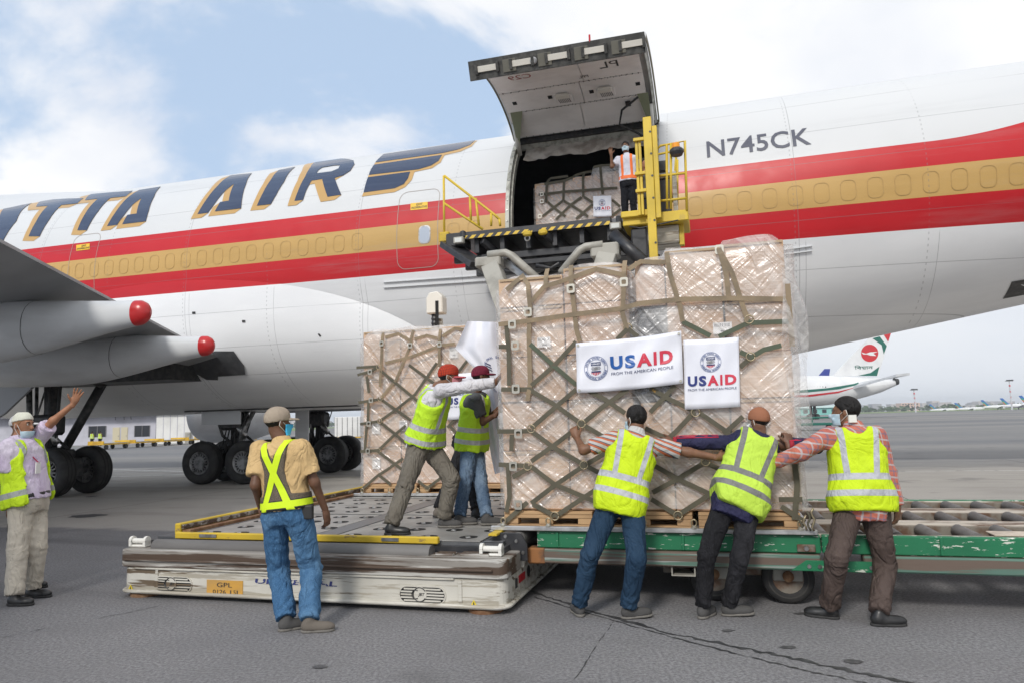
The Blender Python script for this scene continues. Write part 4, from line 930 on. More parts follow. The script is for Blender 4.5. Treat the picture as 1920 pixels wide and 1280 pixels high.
MB().box((DL-.065, DN0-.016, .32), (DL+.10, DN0+.14, .457)).build('bumper_end', M('orange_rust', (.28, .12, .04), .8, base2=(.10, .06, .04), scale=8), dolly, bevel=.012)
MB().prism([(.50, .325), (1.28, .325), (1.15, .41), (.62, .41)], lambda a, b: (a, DN0-.022, b), lambda a, b: (a, DN0-.011, b)).build('joint_plate', GRN, dolly, bevel=.003)
for u in (.64, .72, 1.10): MB().lathe((u, DN0-.022, .362), (0, -1, 0), [(0, .018), (.008, .015)], 10).build('bolt', STEEL, dolly)
MB().box((.56, DN0+.0, .47), (.70, DN0+.028, .53)).build('lock_plate', DRUST, dolly, bevel=.006)
MB().lathe((.63, DN0, .50), (0, -1, 0), [(0, .022), (.01, .018)], 12).build('bolt', STEEL, dolly)
MB().box((DL, DN1-.09, .30), (DR, DN1, .605)).build('far_beam', GRN, dolly, bevel=.01)
for u in np.arange(DL+.05, DR, .62): MB().box((u, DN0+.13, .36), (u+.07, DN1-.09, .47)).build('cross_member', DRUST, dolly)
for n0 in (6.56, 7.12, 7.42, 8.0, 8.32, 8.88): MB().box((DL+.03, n0-.02, .46), (DR, n0+.02, .592)).build('roller_channel', DRUST, dolly, bevel=.004)
for n0, n1 in ((6.50, 6.54), (7.14, 7.40), (8.02, 8.30), (8.90, 8.95)): MB().box((DL+.03, n0, .57), (DR, n1, .600)).build('deck_strip', CREAM, dolly, bevel=.004)
for n0, n1 in ((6.58, 7.10), (7.44, 7.98), (8.34, 8.86)):
    for k, u in enumerate(np.arange(-1.5+.1*(n0 > 7), DR-.1, .285)):
        MB().tube([(u, n0+.02, .560), (u, n1-.02, .560)], .054, 14).build('roller', ROLL, dolly, auto=40)
MB().box((2.02, 6.52, .602), (2.42, 6.72, .614)).build('torn_deck_board', M('pale_board', (.55, .48, .40), .8, base2=(.40, .34, .28), scale=9), dolly, bevel=.004)
# running gear
MB().box((-.55, DN0+.26, .22), (.70, DN0+.38, .32)).build('axle_beam', DRUST, dolly, bevel=.01)
for u in (-.11, .49):
    MB().box((u-.12, DN0+.20, .19), (u+.12, DN0+.258, .31)).build('hub_bracket', LGREY, dolly, bevel=.01)
    MB().lathe((u, DN0+.20, .235), (0, -1, 0), [(0, .045), (.03, .045), (.05, .02)], 14).build('hub_cap', RUST, dolly)
    for nn in (DN0+.30, DN1-.4):
        c = np.array((u, nn, .215)); w = MB().lathe(c, (0, 1, 0), [(-.09, .12), (-.10, .16), (-.095, .195), (-.07, .212), (.07, .212), (.095, .195), (.10, .16), (.09, .12)], 36).build('wheel', BLACK, dolly, smooth=True)
        MB().lathe(c-np.array([0, .102, 0]), (0, 1, 0), [(0, .165), (.004, .168), (.004, .158), (0, .155)], 30, closed=True).build('tyre_ridge', M('tyre_dust', (.05, .048, .045), .8), w)
        MB().lathe(c-np.array([0, .092, 0]), (0, 1, 0), [(0, .125), (.02, .12), (.03, .05)], 24).build('rim', DRUST, w)
    MB().tube([(u, DN0+.3, .215), (u, DN1-.4, .215)], .04, 10).build('axle', DRUST, dolly)
fk = MB()
for a, b, c, d in ((-.46, -.26, .245, .255), (-.46, -.26, .325, .335), (-.46, -.45, .255, .325), (-.27, -.26, .255, .325)): fk.box((a, DN0+.02, c), (b, DN0+.5, d))
fk.build('fork_pocket', LGREY, dolly)
for u in (3.4, 4.0):
    for nn in (DN0+.30, DN1-.4): MB().lathe((u, nn, .215), (0, 1, 0), [(-.09, .12), (-.10, .16), (-.07, .212), (.07, .212), (.10, .16), (.09, .12)], 30).build('wheel', BLACK, dolly, smooth=True)
# ================================================================== CARGO
def film_material():
    t = NT('stretch_film')
    a = t.noise(2.0, 3, .5, stretch=(2.2, 1, .42), rot=(0, .72, 0), dist=1.2); b = t.noise(2.6, 3, .5, stretch=(2.2, 1, .38), rot=(0, -.85, 0), dist=.8); c = t.noise(34, 3, .6, stretch=(.08, 1, 1.5))
    rid = lambda v, k: t.math('SUBTRACT', 1.0, t.math('MULTIPLY', t.math('ABSOLUTE', t.math('SUBTRACT', v, .5)), k), clamp=True)
    r1, r2 = rid(a, 12.0), rid(b, 13.0)
    h = t.math('ADD', t.math('ADD', t.math('MULTIPLY', r1, .55), t.math('MULTIPLY', r2, .35)), t.math('ADD', t.math('MULTIPLY', a, 2.0), t.math('ADD', t.math('MULTIPLY', b, 1.0), t.math('MULTIPLY', c, .22))))
    bp = t.node('ShaderNodeBump'); t.set(bp.inputs['Height'], h); bp.inputs['Strength'].default_value = .42; bp.inputs['Distance'].default_value = .03
    t.n.remove(t.b)
    tr = t.node('ShaderNodeBsdfTransparent'); tr.inputs[0].default_value = (.98, .97, .965, 1)
    gl = t.node('ShaderNodeBsdfGlossy'); gl.inputs['Color'].default_value = (.95, .96, 1, 1); gl.inputs['Roughness'].default_value = .30; t.l.new(bp.outputs[0], gl.inputs['Normal'])
    df = t.node('ShaderNodeBsdfDiffuse'); df.inputs['Color'].default_value = (.86, .84, .81, 1); t.l.new(bp.outputs[0], df.inputs['Normal'])
    m1 = t.node('ShaderNodeMixShader'); m1.inputs[0].default_value = .10; t.l.new(tr.outputs[0], m1.inputs[1]); t.l.new(gl.outputs[0], m1.inputs[2])
    fac = t.math('ADD', .10, t.math('ADD', t.math('MULTIPLY', t.step(a, .50, .70), .26), t.math('ADD', t.math('MULTIPLY', t.math('MAXIMUM', r1, t.math('MULTIPLY', r2, .5)), .20), t.math('MULTIPLY', t.step(c, .5, .75), .16))), clamp=True)
    m2 = t.node('ShaderNodeMixShader'); t.set(m2.inputs[0], fac); t.l.new(m1.outputs[0], m2.inputs[1]); t.l.new(df.outputs[0], m2.inputs[2]); t.l.new(m2.outputs[0], t.out.inputs[0])
    return t.m
FILM = film_material()
def card(name, c):
    t = NT(name); a = t.noise(2.5, 5); fl = t.noise(160, 2, stretch=(.02, .02, 1))
    return t.fin(t.mix(t.step(a, .35, .7), c, tuple(x*.84 for x in c)), .75)
CARDS = [card('cardboard_tan', (.60, .405, .26)), card('cardboard_pale', (.66, .465, .315)), card('cardboard_brown', (.54, .355, .22)), card('cardboard_pink', (.62, .425, .295))]
CBLK = card('black_carton', (.05, .05, .055))
TAPE = M('packing_tape', (.44, .32, .20), .25); WOOD = M('skid_wood', (.47, .30, .155), .7, base2=(.34, .21, .11), scale=5, stretch=(.2, 1, 3), bump=.3, bscale=20, bstretch=(.1, 1, 2))
ALU = M('aluminium_sheet', (.60, .60, .60), .38, .75, base2=(.42, .42, .42), scale=7)
OLIVE = M('strap_olive', (.105, .095, .066), .8, base2=(.080, .074, .052), scale=5, bump=.4, bscale=150, bdist=.002)
KHAKI = M('strap_khaki', (.27, .205, .13), .8, base2=(.19, .15, .10), scale=5, bump=.4, bscale=150, bdist=.002)
SGREEN = M('strap_green', (.085, .105, .07), .8, base2=(.08, .09, .06), scale=5, bump=.4, bscale=150, bdist=.002)
BUCK = M('buckle_metal', (.50, .48, .42), .4, .85); GOLDM = M('ring_brass', (.36, .30, .20), .45, .7)
LABEL = M('shipping_label', (.74, .73, .72), .6); INK = M('label_ink', (.22, .22, .23), .6)
def vn(x, y, seed=0):                       # smooth 2D value noise
    r = lambda i, j: (math.sin(i*127.1+j*311.7+seed*74.7)*43758.5453) % 1.0
    i, j = math.floor(x), math.floor(y); fx, fy = x-i, y-j; fx = fx*fx*(3-2*fx); fy = fy*fy*(3-2*fy)
    return (r(i, j)*(1-fx)+r(i+1, j)*fx)*(1-fy)+(r(i, j+1)*(1-fx)+r(i+1, j+1)*fx)*fy
class Cargo:
    def __init__(s, name, label, u0, u1, n0, depth, zb, tops, seed, amp=.045, group='netted cargo pallets', nl=6):
        s.u0, s.u1, s.n0, s.n1, s.zb, s.seed, s.amp = u0, u1, n0, n0+depth, zb, seed, amp
        s.tops = tops; s.root = thing(name, label, 'cargo pallet', ((u0+u1)/2, n0+depth/2, zb), group)
        s.zt = max(t[2] for t in tops)
    def top(s, u):
        for a, b, z in s.tops:
            if a <= u <= b: return z
        return s.tops[0][2] if u < s.tops[0][0] else s.tops[-1][2]
    gaps = ()
    def ftop(s, u):                       # where the film runs over the top: sagging at the ends of each stack
        z = s.top(u)+.035*(vn(u*2.3, 3, s.seed)-.4)+.02*(vn(u*6, 8, s.seed)-.5)
        for g in (s.u0-.02, s.u1+.02)+tuple(s.gaps): z -= .11*math.exp(-((u-g)/.075)**2)
        return z
    def taut(s, u, z): return s.n0+.01-s.amp*(.35*vn(u*1.7, z*1.4, s.seed)+.45)-.012+.07*max(0, 1-(s.top(u)-z)/.16)**2
    def front(s, u, z):
        f = (z-s.zb)/(s.zt-s.zb)
        b = .35*vn(u*1.7, z*1.4, s.seed)+.45*vn(u*3.3+4, z*2.6, s.seed+1)+.2*vn(u*8, z*6, s.seed+2)
        r_ = .09*max(0, 1-(s.ftop(u)-z)/.17)**2
        for g in s.gaps: r_ += .05*math.exp(-((u-g)/.06)**2)*(.4+.6*(z > s.zb+1.0))
        return s.n0+.02-s.amp*b-.01+r_
    def base(s, ext=.12):
        r = s.root
        MB().box((s.u0-ext, s.n0-.10, s.zb), (s.u1+ext, s.n1+.1, s.zb+.022)).build('base_sheet', ALU, r, bevel=.005)
        MB().box((s.u0-ext-.005, s.n0-.115, s.zb-.004), (s.u1+ext+.005, s.n0-.06, s.zb+.036)).build('edge_rail', ALU, r, bevel=.006)
    def skids(s, k, h=.135):
        w = (s.u1-s.u0)/k; z = s.zb+.024
        for i in range(k):
            a, b = s.u0+i*w+.02, s.u0+(i+1)*w-.03; e = MB().box((a, s.n0-.02, z+h-.028), (b, s.n0+.10, z+h)).build('skid', WOOD, s.root, bevel=.004)
            MB().box((a, s.n0-.018, z+h-.062), (b, s.n0+.022, z+h-.030)).build('stringer_top', WOOD, e, bevel=.003)
            for c in (0, .40, .84):
                MB().box((a+(b-a)*c, s.n0-.016, z+.018), (a+(b-a)*(c+.16), s.n0+.09, z+h-.064)).build('block', WOOD, e, bevel=.004)
            MB().box((a, s.n0-.02, z), (b, s.n0+.10, z+.016)).build('bottom_board', WOOD, e, bevel=.003)
            for q in range(1, 6): MB().box((a, s.n0+q*.4, z), (b, s.n0+q*.4+.12, z+h)).build('board', WOOD, e)
    def cartons(s, cols, layers, z0, dark=()):
        """cols: column edges in u; layers: heights; outer shell of cartons only"""
        rnd = random.Random(s.seed); nd = max(3, int((s.n1-s.n0)/.55)); dn = (s.n1-s.n0)/nd; z = z0
        for li, h in enumerate(layers):
            for ci in range(len(cols)-1):
                a, b = cols[ci], cols[ci+1]; um = (a+b)/2
                for k in range(nd):
                    edge = k in (0, nd-1) or ci in (0, len(cols)-2) or li >= len(layers)-2
                    if not edge: continue
                    zt = min(z+h, s.top(um)); 
                    if zt-z < .08: continue
                    j = lambda q: rnd.uniform(-q, q)
                    o0 = s.n0+.045+k*dn+(rnd.uniform(-.012, .03) if k == 0 else 0)
                    mat = CBLK if (li, ci) in dark and k == 0 else rnd.choice(CARDS)
                    c = MB().box((a+.006+j(.004), o0, z+.002), (b-.006+j(.004), o0+dn-.012, zt-.004), rz=j(.012)).build('carton', mat, s.root, bevel=.006)
                    if k == 0 and mat is not CBLK:
                        zz_ = z+(zt-z)*.5
                        if rnd.random() < .6: MB().box((a+.02, o0-.016, zt-.03), (b-.02, o0-.013, zt-.008)).build('tape', TAPE, c)
            z += h
    def wrap(s, zlo):
        nu = 70; us = np.linspace(s.u0-.03, s.u1+.03, nu); nz_ = 64; rows = []
        per = []
        P = []
        for fz in np.linspace(0, 1, nz_):
            row = []
            def at(u, side):
                zt = s.ftop(u)+.02; return zlo+(zt-zlo)*fz
            # left side, front, right side
            for k, n in enumerate(np.linspace(s.n1, s.n0+.12, 14)):
                z = at(s.u0, 0); row.append((s.u0-.02-.05*vn(n*2, z*2, s.seed+5)*(1-.4*fz), n, z))
            for u in us:
                z = at(u, 1); e = min(1, (u-s.u0+.03)/.06, (s.u1+.03-u)/.06)
                row.append((u, s.front(u, z)+.05*(1-e), z))
            for k, n in enumerate(np.linspace(s.n0+.12, s.n1, 14)):
                z = at(s.u1, 2); row.append((s.u1+.02+.09*vn(n*2, z*2, s.seed+6), n, z))
            P.append(row)
        for q, d in ((.03, .05), (.045, .14), (.05, .45)):       # folds over the top
            P.append([(min(max(p[0], s.u0+.02), s.u1-.02) if i < 14 or i >= 14+nu else p[0], p[1]+(d if 14 <= i < 14+nu else 0), s.ftop(min(max(p[0], s.u0), s.u1))+q*.7+.02*vn(p[0]*6, d*9, s.seed)) for i, p in enumerate(P[nz_-1])])
        return MB().grid(np.array(P)).build('stretch_wrap', FILM, s.root, smooth=True)
    def path(s, pts, off=.014, step=.05, conv=None):
        Q = [conv(*p) for p in pts] if conv else pts; out = []
        for a, b in zip(Q[:-1], Q[1:]):
            k = max(1, int(math.hypot(b[0]-a[0], b[1]-a[1])/step))
            for i in range(k): out.append((a[0]+(b[0]-a[0])*i/k, a[1]+(b[1]-a[1])*i/k))
        out.append(Q[-1]); return [(u, min(s.taut(u, z), s.front(u, z)-.004)-off, z) for u, z in out]
    def strap(s, pts, mat=None, w=.042, conv=None, off=.008):
        P = s.path(pts, off, conv=conv); o = MB().ribbon(P, w, (0, -1, 0), .005).build('strap', mat or OLIVE, s.root, smooth=False); return o
    def ring(s, p, r=.036, conv=None, mat=None):
        u, z = conv(*p) if conv else p; n = s.front(u, z)-.03
        MB().tube([(u+r*math.cos(a), n, z+r*math.sin(a)) for a in np.linspace(0, 2*math.pi, 16)], .007, 6).build('net_ring', mat or GOLDM, s.root, smooth=True)
    def buckle(s, p, conv=None, w=.075, h=.085, rot=0):
        u, z = conv(*p) if conv else p; n = s.front(u, z)-.036
        o, i = rrect(w, h, .015, 2), rrect(w*.55, h*.5, .01, 2); k = len(o); m = MB(); Pn = []
        for dn in (0, .014):
            for lp in (o, i): Pn += [(u+a, n-dn, z+b) for a, b in lp]
        m.add(Pn, [(j, (j+1) % k, k+(j+1) % k, k+j) for j in range(k)]+[(2*k+j, 3*k+j, 3*k+(j+1) % k, 2*k+(j+1) % k) for j in range(k)]+[(j, 2*k+j, 2*k+(j+1) % k, (j+1) % k) for j in range(k)]+[(k+j, k+(j+1) % k, 3*k+(j+1) % k, 3*k+j) for j in range(k)])
        m.build('buckle', BUCK, s.root)
    def slabel(s, p, w, h, conv=None, dn=.0):
        u, z = conv(*p) if conv else p; n = s.n0+.012
        e = MB().box((u-w/2, n-.004, z-h/2), (u+w/2, n-.001, z+h/2)).build('shipping_label', LABEL, s.root)
        m = MB()
        rnd = random.Random(int(u*1000)); x = u-w*.42
        while x < u+w*.40: ww = rnd.uniform(.003, .009); m.box((x, n-.006, z+h*.12), (x+ww, n-.0045, z+h*.38)); x += ww+rnd.uniform(.003, .008)
        m.box((u-w*.1, n-.006, z-h*.32), (u+w*.25, n-.0045, z-h*.2)); m.build('label_print', INK, e)['kind'] = 'stuff'
    def stud(s, u):
        z = s.zb+.03; n = s.n0-.09
        MB().lathe((u, n, z), (0, 0, 1), [(0, .03), (.015, .03), (.03, .014)], 12).build('net_stud', BUCK, s.root)
        MB().tube([(u+.022*math.cos(a), n, z+.05+.028*math.sin(a)) for a in np.linspace(0, 2*math.pi, 12)], .007, 6).build('stud_ring', GOLDM, s.root)
# ---- the big pallet half on the dolly
big = Cargo('cargo_pallet', 'tallest shrink-wrapped carton load under strap net, being pushed off the green dolly', -1.98, .64, 6.50, 2.3, .612, [(-1.98, -1.34, 2.96), (-1.34, -.70, 3.02), (-.70, -.40, 3.03), (-.40, .10, 3.10), (.10, .64, 3.15)], 3)
big.gaps = (-.70,); big.base(.08); big.skids(3)
big.cartons([-1.98, -1.34, -.73], [.54, .46, .42, .48, .50], .775); big.cartons([-.67, -.40, .10, .64], [.46, .50, .40, .46, .52], .775, dark={(2, 0), (3, 0)})
big.wrap(.80)
Z8 = lambda x, y: tuple(N(900+x/2.133, 420+y/2.133, 6.46)[[0, 2]])
for p in ([(155, 195), (190, 240), (200, 330), (195, 440), (200, 640), (190, 705)], [(255, 168), (262, 245)], [(358, 160), (370, 280), (385, 420), (400, 470)], [(575, 140), (575, 240), (570, 360), (588, 420)], [(745, 110), (760, 200), (800, 330), (810, 390)], [(955, 95), (985, 200), (995, 300)], [(958, 105), (1010, 200), (1055, 340), (1072, 390)], [(105, 265), (160, 205)], [(205, 310), (258, 250), (360, 218), (462, 178), (582, 205)], [(592, 180), (640, 145), (742, 152)], [(1230, 240), (1240, 380), (1250, 490)]): big.strap(p, KHAKI, conv=Z8)
for p in ([(75, 402), (200, 387), (360, 365), (560, 340), (640, 318), (800, 302), (1000, 298), (1225, 302)],): big.strap(p, KHAKI, conv=Z8, off=.014, w=.044)
for p in ([(1085, 395), (1235, 390)], [(810, 390), (922, 447)], [(955, 450), (1085, 390)], [(1040, 510), (1085, 532), (1135, 502), (1205, 485)], [(200, 480), (300, 570), (385, 642)]): big.strap(p, SGREEN, conv=Z8)
for p in ([(75, 490), (112, 490)], [(85, 660), (205, 660)], [(70, 828), (205, 826)], [(75, 960), (192, 965)], [(1195, 1100), (1290, 1100)], [(105, 400), (115, 520), (117, 645)], [(128, 840), (126, 905)], [(112, 965), (118, 1090), (105, 1150)],
          [(385, 640), (500, 700), (580, 755)], [(200, 662), (300, 722), (405, 797), (495, 850), (560, 890)], [(385, 470), (300, 562), (205, 645)], [(385, 660), (300, 732), (205, 815)], [(592, 660), (490, 730), (405, 800), (300, 880), (205, 947)], [(205, 826), (300, 895), (415, 960), (490, 1000)], [(205, 968), (300, 1040), (455, 1105)], [(500, 915), (415, 965), (300, 1042), (205, 1115)], [(210, 1118), (300, 1165)], [(300, 1168), (460, 1062)],
          [(680, 655), (760, 700), (860, 748)], [(780, 645), (680, 752)], [(858, 750), (780, 832), (700, 900)], [(880, 755), (1000, 838)], [(1052, 768), (975, 838)], [(690, 960), (800, 1022), (925, 1080)], [(905, 948), (800, 1012), (690, 1072)], [(685, 1098), (790, 1162)], [(792, 1162), (900, 1092), (965, 1045)], [(1085, 532), (1040, 572)], [(660, 815), (760, 862), (830, 900)], [(900, 950), (985, 992)], [(1205, 1128), (1300, 1190)], [(590, 420), (548, 462)], [(592, 420), (632, 450)], [(205, 970), (130, 1010)], [(190, 1110), (100, 1190)]): big.strap(p, OLIVE, conv=Z8)
ORANGE = M('strap_print_orange', (.45, .24, .03), .7)
for (x0, y0, x1, y1, s_) in ((470, 688, 572, 748, 'AIR CARGO EQUIP'), (690, 662, 755, 697, 'NET 10 FT')):
    a, b = Z8(x0, y0), Z8(x1, y1); d = np.array(b)-np.array(a); L_ = np.linalg.norm(d); d /= L_; pp = np.array([-d[1], d[0]])
    V, F = text_polys(s_, 1, .02); V -= V.min(0); V[:, 1] = V[:, 1]/V[:, 1].max()*.022; V[:, 0] *= L_/V[:, 0].max()
    MB().add([(a[0]+d[0]*x+pp[0]*(y-.011), big.front(a[0]+d[0]*x, a[1]+d[1]*x)-.024, a[1]+d[1]*x+pp[1]*(y-.011)) for x, y in V], F).build('strap_lettering', ORANGE, big.root)
for p in ((405, 797), (415, 962), (205, 817), (190, 967), (590, 413), (1076, 382), (1082, 530), (902, 948), (300, 1165), (792, 1163), (862, 752)): big.ring(p, conv=Z8)
for p in ((365, 260), (575, 232), (193, 353), (130, 402), (142, 486), (145, 658), (155, 836), (135, 966), (957, 98), (155, 1120)): big.buckle(p, conv=Z8)
for p, w, h in (((250, 470), .13, .095), ((970, 413), .16, .10)): big.slabel(p, w, h, conv=Z8)
for u in np.linspace(-1.95, .60, 7): big.stud(u)
# hooks and curled webbing at the right-hand foot of the load
for k in range(4):
    u = .60+.03*k; pts = [(u+.012*math.sin(q*1.7+k), 6.40-.02*k, .65+.03*q) for q in range(4+k)]
    MB().tube(pts, .010, 6).build('net_hook', GOLDM if k % 2 else OLIVE, big.root, smooth=True)
big.strap([(.56, .72), (.60, 1.0), (.58, 1.4)], OLIVE, w=.045)
P_ = []
for i, z in enumerate(np.linspace(1.15, 2.85, 34)):
    w_ = .10+.10*math.sin((z-1.15)/1.7*math.pi)+.05*vn(z*4, 1, 5); P_.append([(.58+w_*f+.02*math.sin(f*8+z*5), 6.44+.30*f*f+.05*math.sin(z*7+f*6)+.03*vn(z*9, f*7, 2), z) for f in np.linspace(0, 1, 12)])
MB().grid(np.array(P_)).build('loose_film', FILM, big.root, smooth=True)
# ---- the second pallet, waiting on the loader deck
P2N = 9.95
sec = Cargo('cargo_pallet', 'shrink-wrapped carton load standing on the loader deck behind the pushing men', -5.25, -2.45, P2N, 2.3, .548, [(-5.25, -2.45, 3.03)], 8, .06)
sec.base(.08); sec.skids(3); sec.cartons([-5.25, -4.62, -3.95, -3.3, -2.85, -2.45], [.55, .5, .52, .75], .71, dark=()); sec.wrap(.73)
Z7 = lambda x, y: tuple(N(640+x/2.909, 560+y/2.909, P2N-.04)[[0, 2]])
for p in ([(225, 185), (222, 300), (212, 480)], [(388, 170), (378, 260), (300, 440), (218, 540)], [(537, 165), (535, 370)], [(240, 210), (310, 190), (380, 230)], [(400, 220), (465, 200), (525, 215)], [(550, 205), (615, 160), (690, 172)], [(240, 350), (370, 320), (540, 255), (620, 245)]): sec.strap(p, KHAKI, conv=Z7)
for p in ([(85, 375), (200, 368)], [(90, 415), (160, 395), (205, 372)], [(215, 390), (300, 460), (405, 545), (470, 600)], [(522, 350), (405, 520), (300, 602), (215, 662)], [(370, 360), (480, 440), (560, 500)], [(215, 545), (300, 605), (380, 660)], [(210, 670), (300, 740), (355, 790)], [(352, 690), (290, 740), (205, 822), (150, 832)], [(200, 830), (280, 890), (335, 930)], [(338, 868), (250, 930), (200, 962), (110, 1040)], [(692, 330), (620, 425)], [(640, 665), (580, 600)], [(420, 990), (470, 1030), (540, 978)], [(590, 690), (640, 740), (700, 790)], [(140, 420), (152, 512)], [(150, 560), (146, 682)], [(140, 690), (130, 830)], [(95, 565), (210, 547)], [(105, 682), (205, 667)], [(105, 830), (200, 827)], [(200, 955), (270, 1010)], [(700, 560), (640, 640), (580, 700)]): sec.strap(p, OLIVE, conv=Z7)
for p in ((225, 245), (380, 256), (160, 398), (165, 552), (155, 680), (150, 828), (537, 250)): sec.buckle(p, conv=Z7, w=.07, h=.08)
for p in ((212, 665), (205, 372), (215, 545), (203, 828), (470, 1030)): sec.ring(p, conv=Z7)
for p in ((180, 705), (182, 897), (330, 690), (605, 290)): sec.slabel(p, .13, .16, conv=Z7)
for u in np.linspace(-5.2, -2.5, 7): sec.stud(u)
# ---- the load already inside the hold
P3N = 16.35
inn = Cargo('cargo_pallet', 'netted carton load already inside the open cargo door', -3.98, -1.15, P3N, 2.3, DZ0+.02, [(-3.98, -3.0, 7.28), (-3.0, -2.55, 7.33), (-2.55, -1.15, 7.52)], 14, .05)
inn.base(.08); inn.cartons([-3.98, -3.5, -3.03, -2.55, -2.08, -1.6, -1.15], [.44, .46, .47, .55], DZ0+.05); inn.wrap(DZ0+.08)
Z2 = lambda x, y: tuple(N(820+x/4, 220+y/4, P3N-.04)[[0, 2]])
for p in ([(825, 425), (820, 510), (815, 640)], [(950, 480), (945, 630)], [(1090, 385), (1095, 600)], [(1220, 350), (1240, 580)], [(800, 500), (950, 470), (1085, 390), (1220, 355), (1350, 350)], [(760, 582), (950, 560), (1350, 530)], [(830, 640), (900, 700), (960, 745)], [(1082, 600), (1000, 660), (890, 770)], [(950, 630), (1050, 690), (1130, 745)], [(940, 630), (860, 690), (790, 745)], [(1165, 655), (1040, 765)], [(1100, 600), (1165, 640)], [(1310, 620), (1370, 670)], [(1375, 690), (1310, 740)], [(825, 430), (960, 410)]): inn.strap(p, OLIVE, conv=Z2, w=.06)
for p in ((785, 632), (785, 580), (770, 745)): inn.buckle(p, conv=Z2, w=.09, h=.10)

# ================================================================== BANNERS
BANW = M('banner_vinyl', (.76, .77, .83), .42, base2=(.70, .715, .79), scale=2.2)
USB, USR, USN = M('print_blue', (.015, .10, .36), .4), M('print_red', (.58, .03, .065), .4), M('print_navy', (.03, .045, .13), .4)
SEAL = M('print_seal_blue', (.10, .14, .30), .4)
def banner(name, label, quad, nfun, kind, group, thick=.002, blue=USB, parent=None):
    q = [np.array(p) for p in quad]            # TL, TR, BR, BL in (u, z)
    cx, cz = np.mean([p[0] for p in q]), np.mean([p[1] for p in q]); wdt = np.linalg.norm(q[1]-q[0]); hgt = np.linalg.norm(q[3]-q[0])
    zl = min(q[2][1], q[3][1]); o = (cx, nfun(cx, cz), zl)
    def mp_(s, t): p = q[3]*(1-s)*(1-t)+q[2]*s*(1-t)+q[1]*s*t+q[0]*(1-s)*t; return p
    def at(s, t, d=0): p = mp_(s, t); rp = (.010*math.sin(s*7+t*3.1+cx*9)+.006*math.sin(s*15-t*9)-.012*(abs(s-.5)*2)**4*(1-t))*min(1, wdt); return (p[0], nfun(p[0], p[1])-d+rp, p[1]-.012*wdt*math.sin(s*math.pi)*(1 if kind == 'wide' else .3))
    m = MB(); g = np.array([[at(s, t) for s in np.linspace(0, 1, 21)] for t in np.linspace(0, 1, 13)]); m.grid(g)
    ob = m.build(name, BANW, None, o, smooth=True); ob['_o'] = [float(a) for a in o]; ob.location = W(*o); ob.rotation_euler = (0, 0, -TH)
    so = ob.modifiers.new('thickness', 'SOLIDIFY'); so.thickness = thick; so.offset = 0
    tag(ob, label, 'banner', group)
    asp = wdt/hgt
    def text(s, x0, x1, y0, y1, mat, bold=.03, nm='lettering', d=.006):
        V, F = text_polys(s, 1, bold); V -= V.min(0); V = V/V.max(0); V, F = cut_strips(V*[x1-x0, y1-y0]+[x0, y0], F, 0, .08)
        MB().add([at(a, b, d) for a, b in V], F).build(nm, mat, ob)
    def poly(pts, mat, nm, d=.006):
        V, F = poly_tess([pts]); MB().add([at(a, b, d) for a, b in V], F).build(nm, mat, ob)
    def seal(sx, sy, r):                       # r as fraction of width
        ry = r*asp
        for rr, w in ((1.0, .035), (.74, .028)):
            V, F = [], []; k = 40
            for j in range(k):
                a = 2*math.pi*j/k
                for q_ in (rr, rr-w): V.append((sx+r*q_*math.cos(a), sy+ry*q_*math.sin(a)))
            F = [(2*j, 2*j+1, (2*j+3) % (2*k), (2*j+2) % (2*k)) for j in range(k)]
            MB().add([at(a, b, .006) for a, b in V], F).build('seal_ring', SEAL, ob)
        mbt = MB()
        for word, a0, a1, fl in (('UNITED STATES AGENCY', 165, 15, 1), ('INTERNATIONAL DEVELOPMENT', 195, 345, -1)):
            for i, ch_ in enumerate(word):
                if ch_ == ' ': continue
                V, F = text_polys(ch_, 1, .03); 
                if not len(F): continue
                V -= V.min(0); V = V/V[:, 1].max(); V[:, 0] -= V[:, 0].max()/2; V[:, 1] -= .5; V *= .15
                an = R(a0+(a1-a0)*i/(len(word)-1)); ca, sa = math.cos(an), math.sin(an); R0 = .855
                mbt.add([at(sx+r*(R0*ca+(x*sa+y*ca)*fl), sy+ry*(R0*sa+(-x*ca+y*sa)*fl), .0065) for x, y in V], F)
        mbt.build('seal_lettering', SEAL, ob)['kind'] = 'stuff'
        X = lambda a: sx+r*a; Y = lambda b: sy+ry*b
        poly([(X(-.42), Y(.22)), (X(.42), Y(.22)), (X(.42), Y(.50)), (X(-.42), Y(.50))], USN, 'seal_panel')
        text('USAID', X(-.34), X(.34), Y(.28), Y(.43), BANW, .02, 'seal_word', .008)
        for dy, hw in ((.10, .36), (0, .42), (-.10, .36)): poly([(X(-hw), Y(dy-.025)), (X(-.1), Y(dy-.05)), (X(.1), Y(dy+.0)), (X(hw), Y(dy-.02)), (X(hw), Y(dy+.02)), (X(.1), Y(dy+.04)), (X(-.1), Y(dy)), (X(-hw), Y(dy+.02))], INK, 'clasped_hand_line')
        poly([(X(-.12), Y(-.12)), (X(.12), Y(-.12)), (X(.16), Y(.06)), (X(-.16), Y(.06))], INK, 'clasped_hands', .0075)
        poly([(X(-.40), Y(-.34)), (X(.40), Y(-.34)), (X(.40), Y(-.22)), (X(-.40), Y(-.22))], USN, 'shield_top')
        for k in range(6): 
            xx = -.40+.8*k/6; b0 = -.60+.20*abs(xx+.07)/.4; poly([(X(xx), Y(b0)), (X(xx+.075), Y(b0-.02)), (X(xx+.075), Y(-.35)), (X(xx), Y(-.35))], USR, 'shield_stripe')
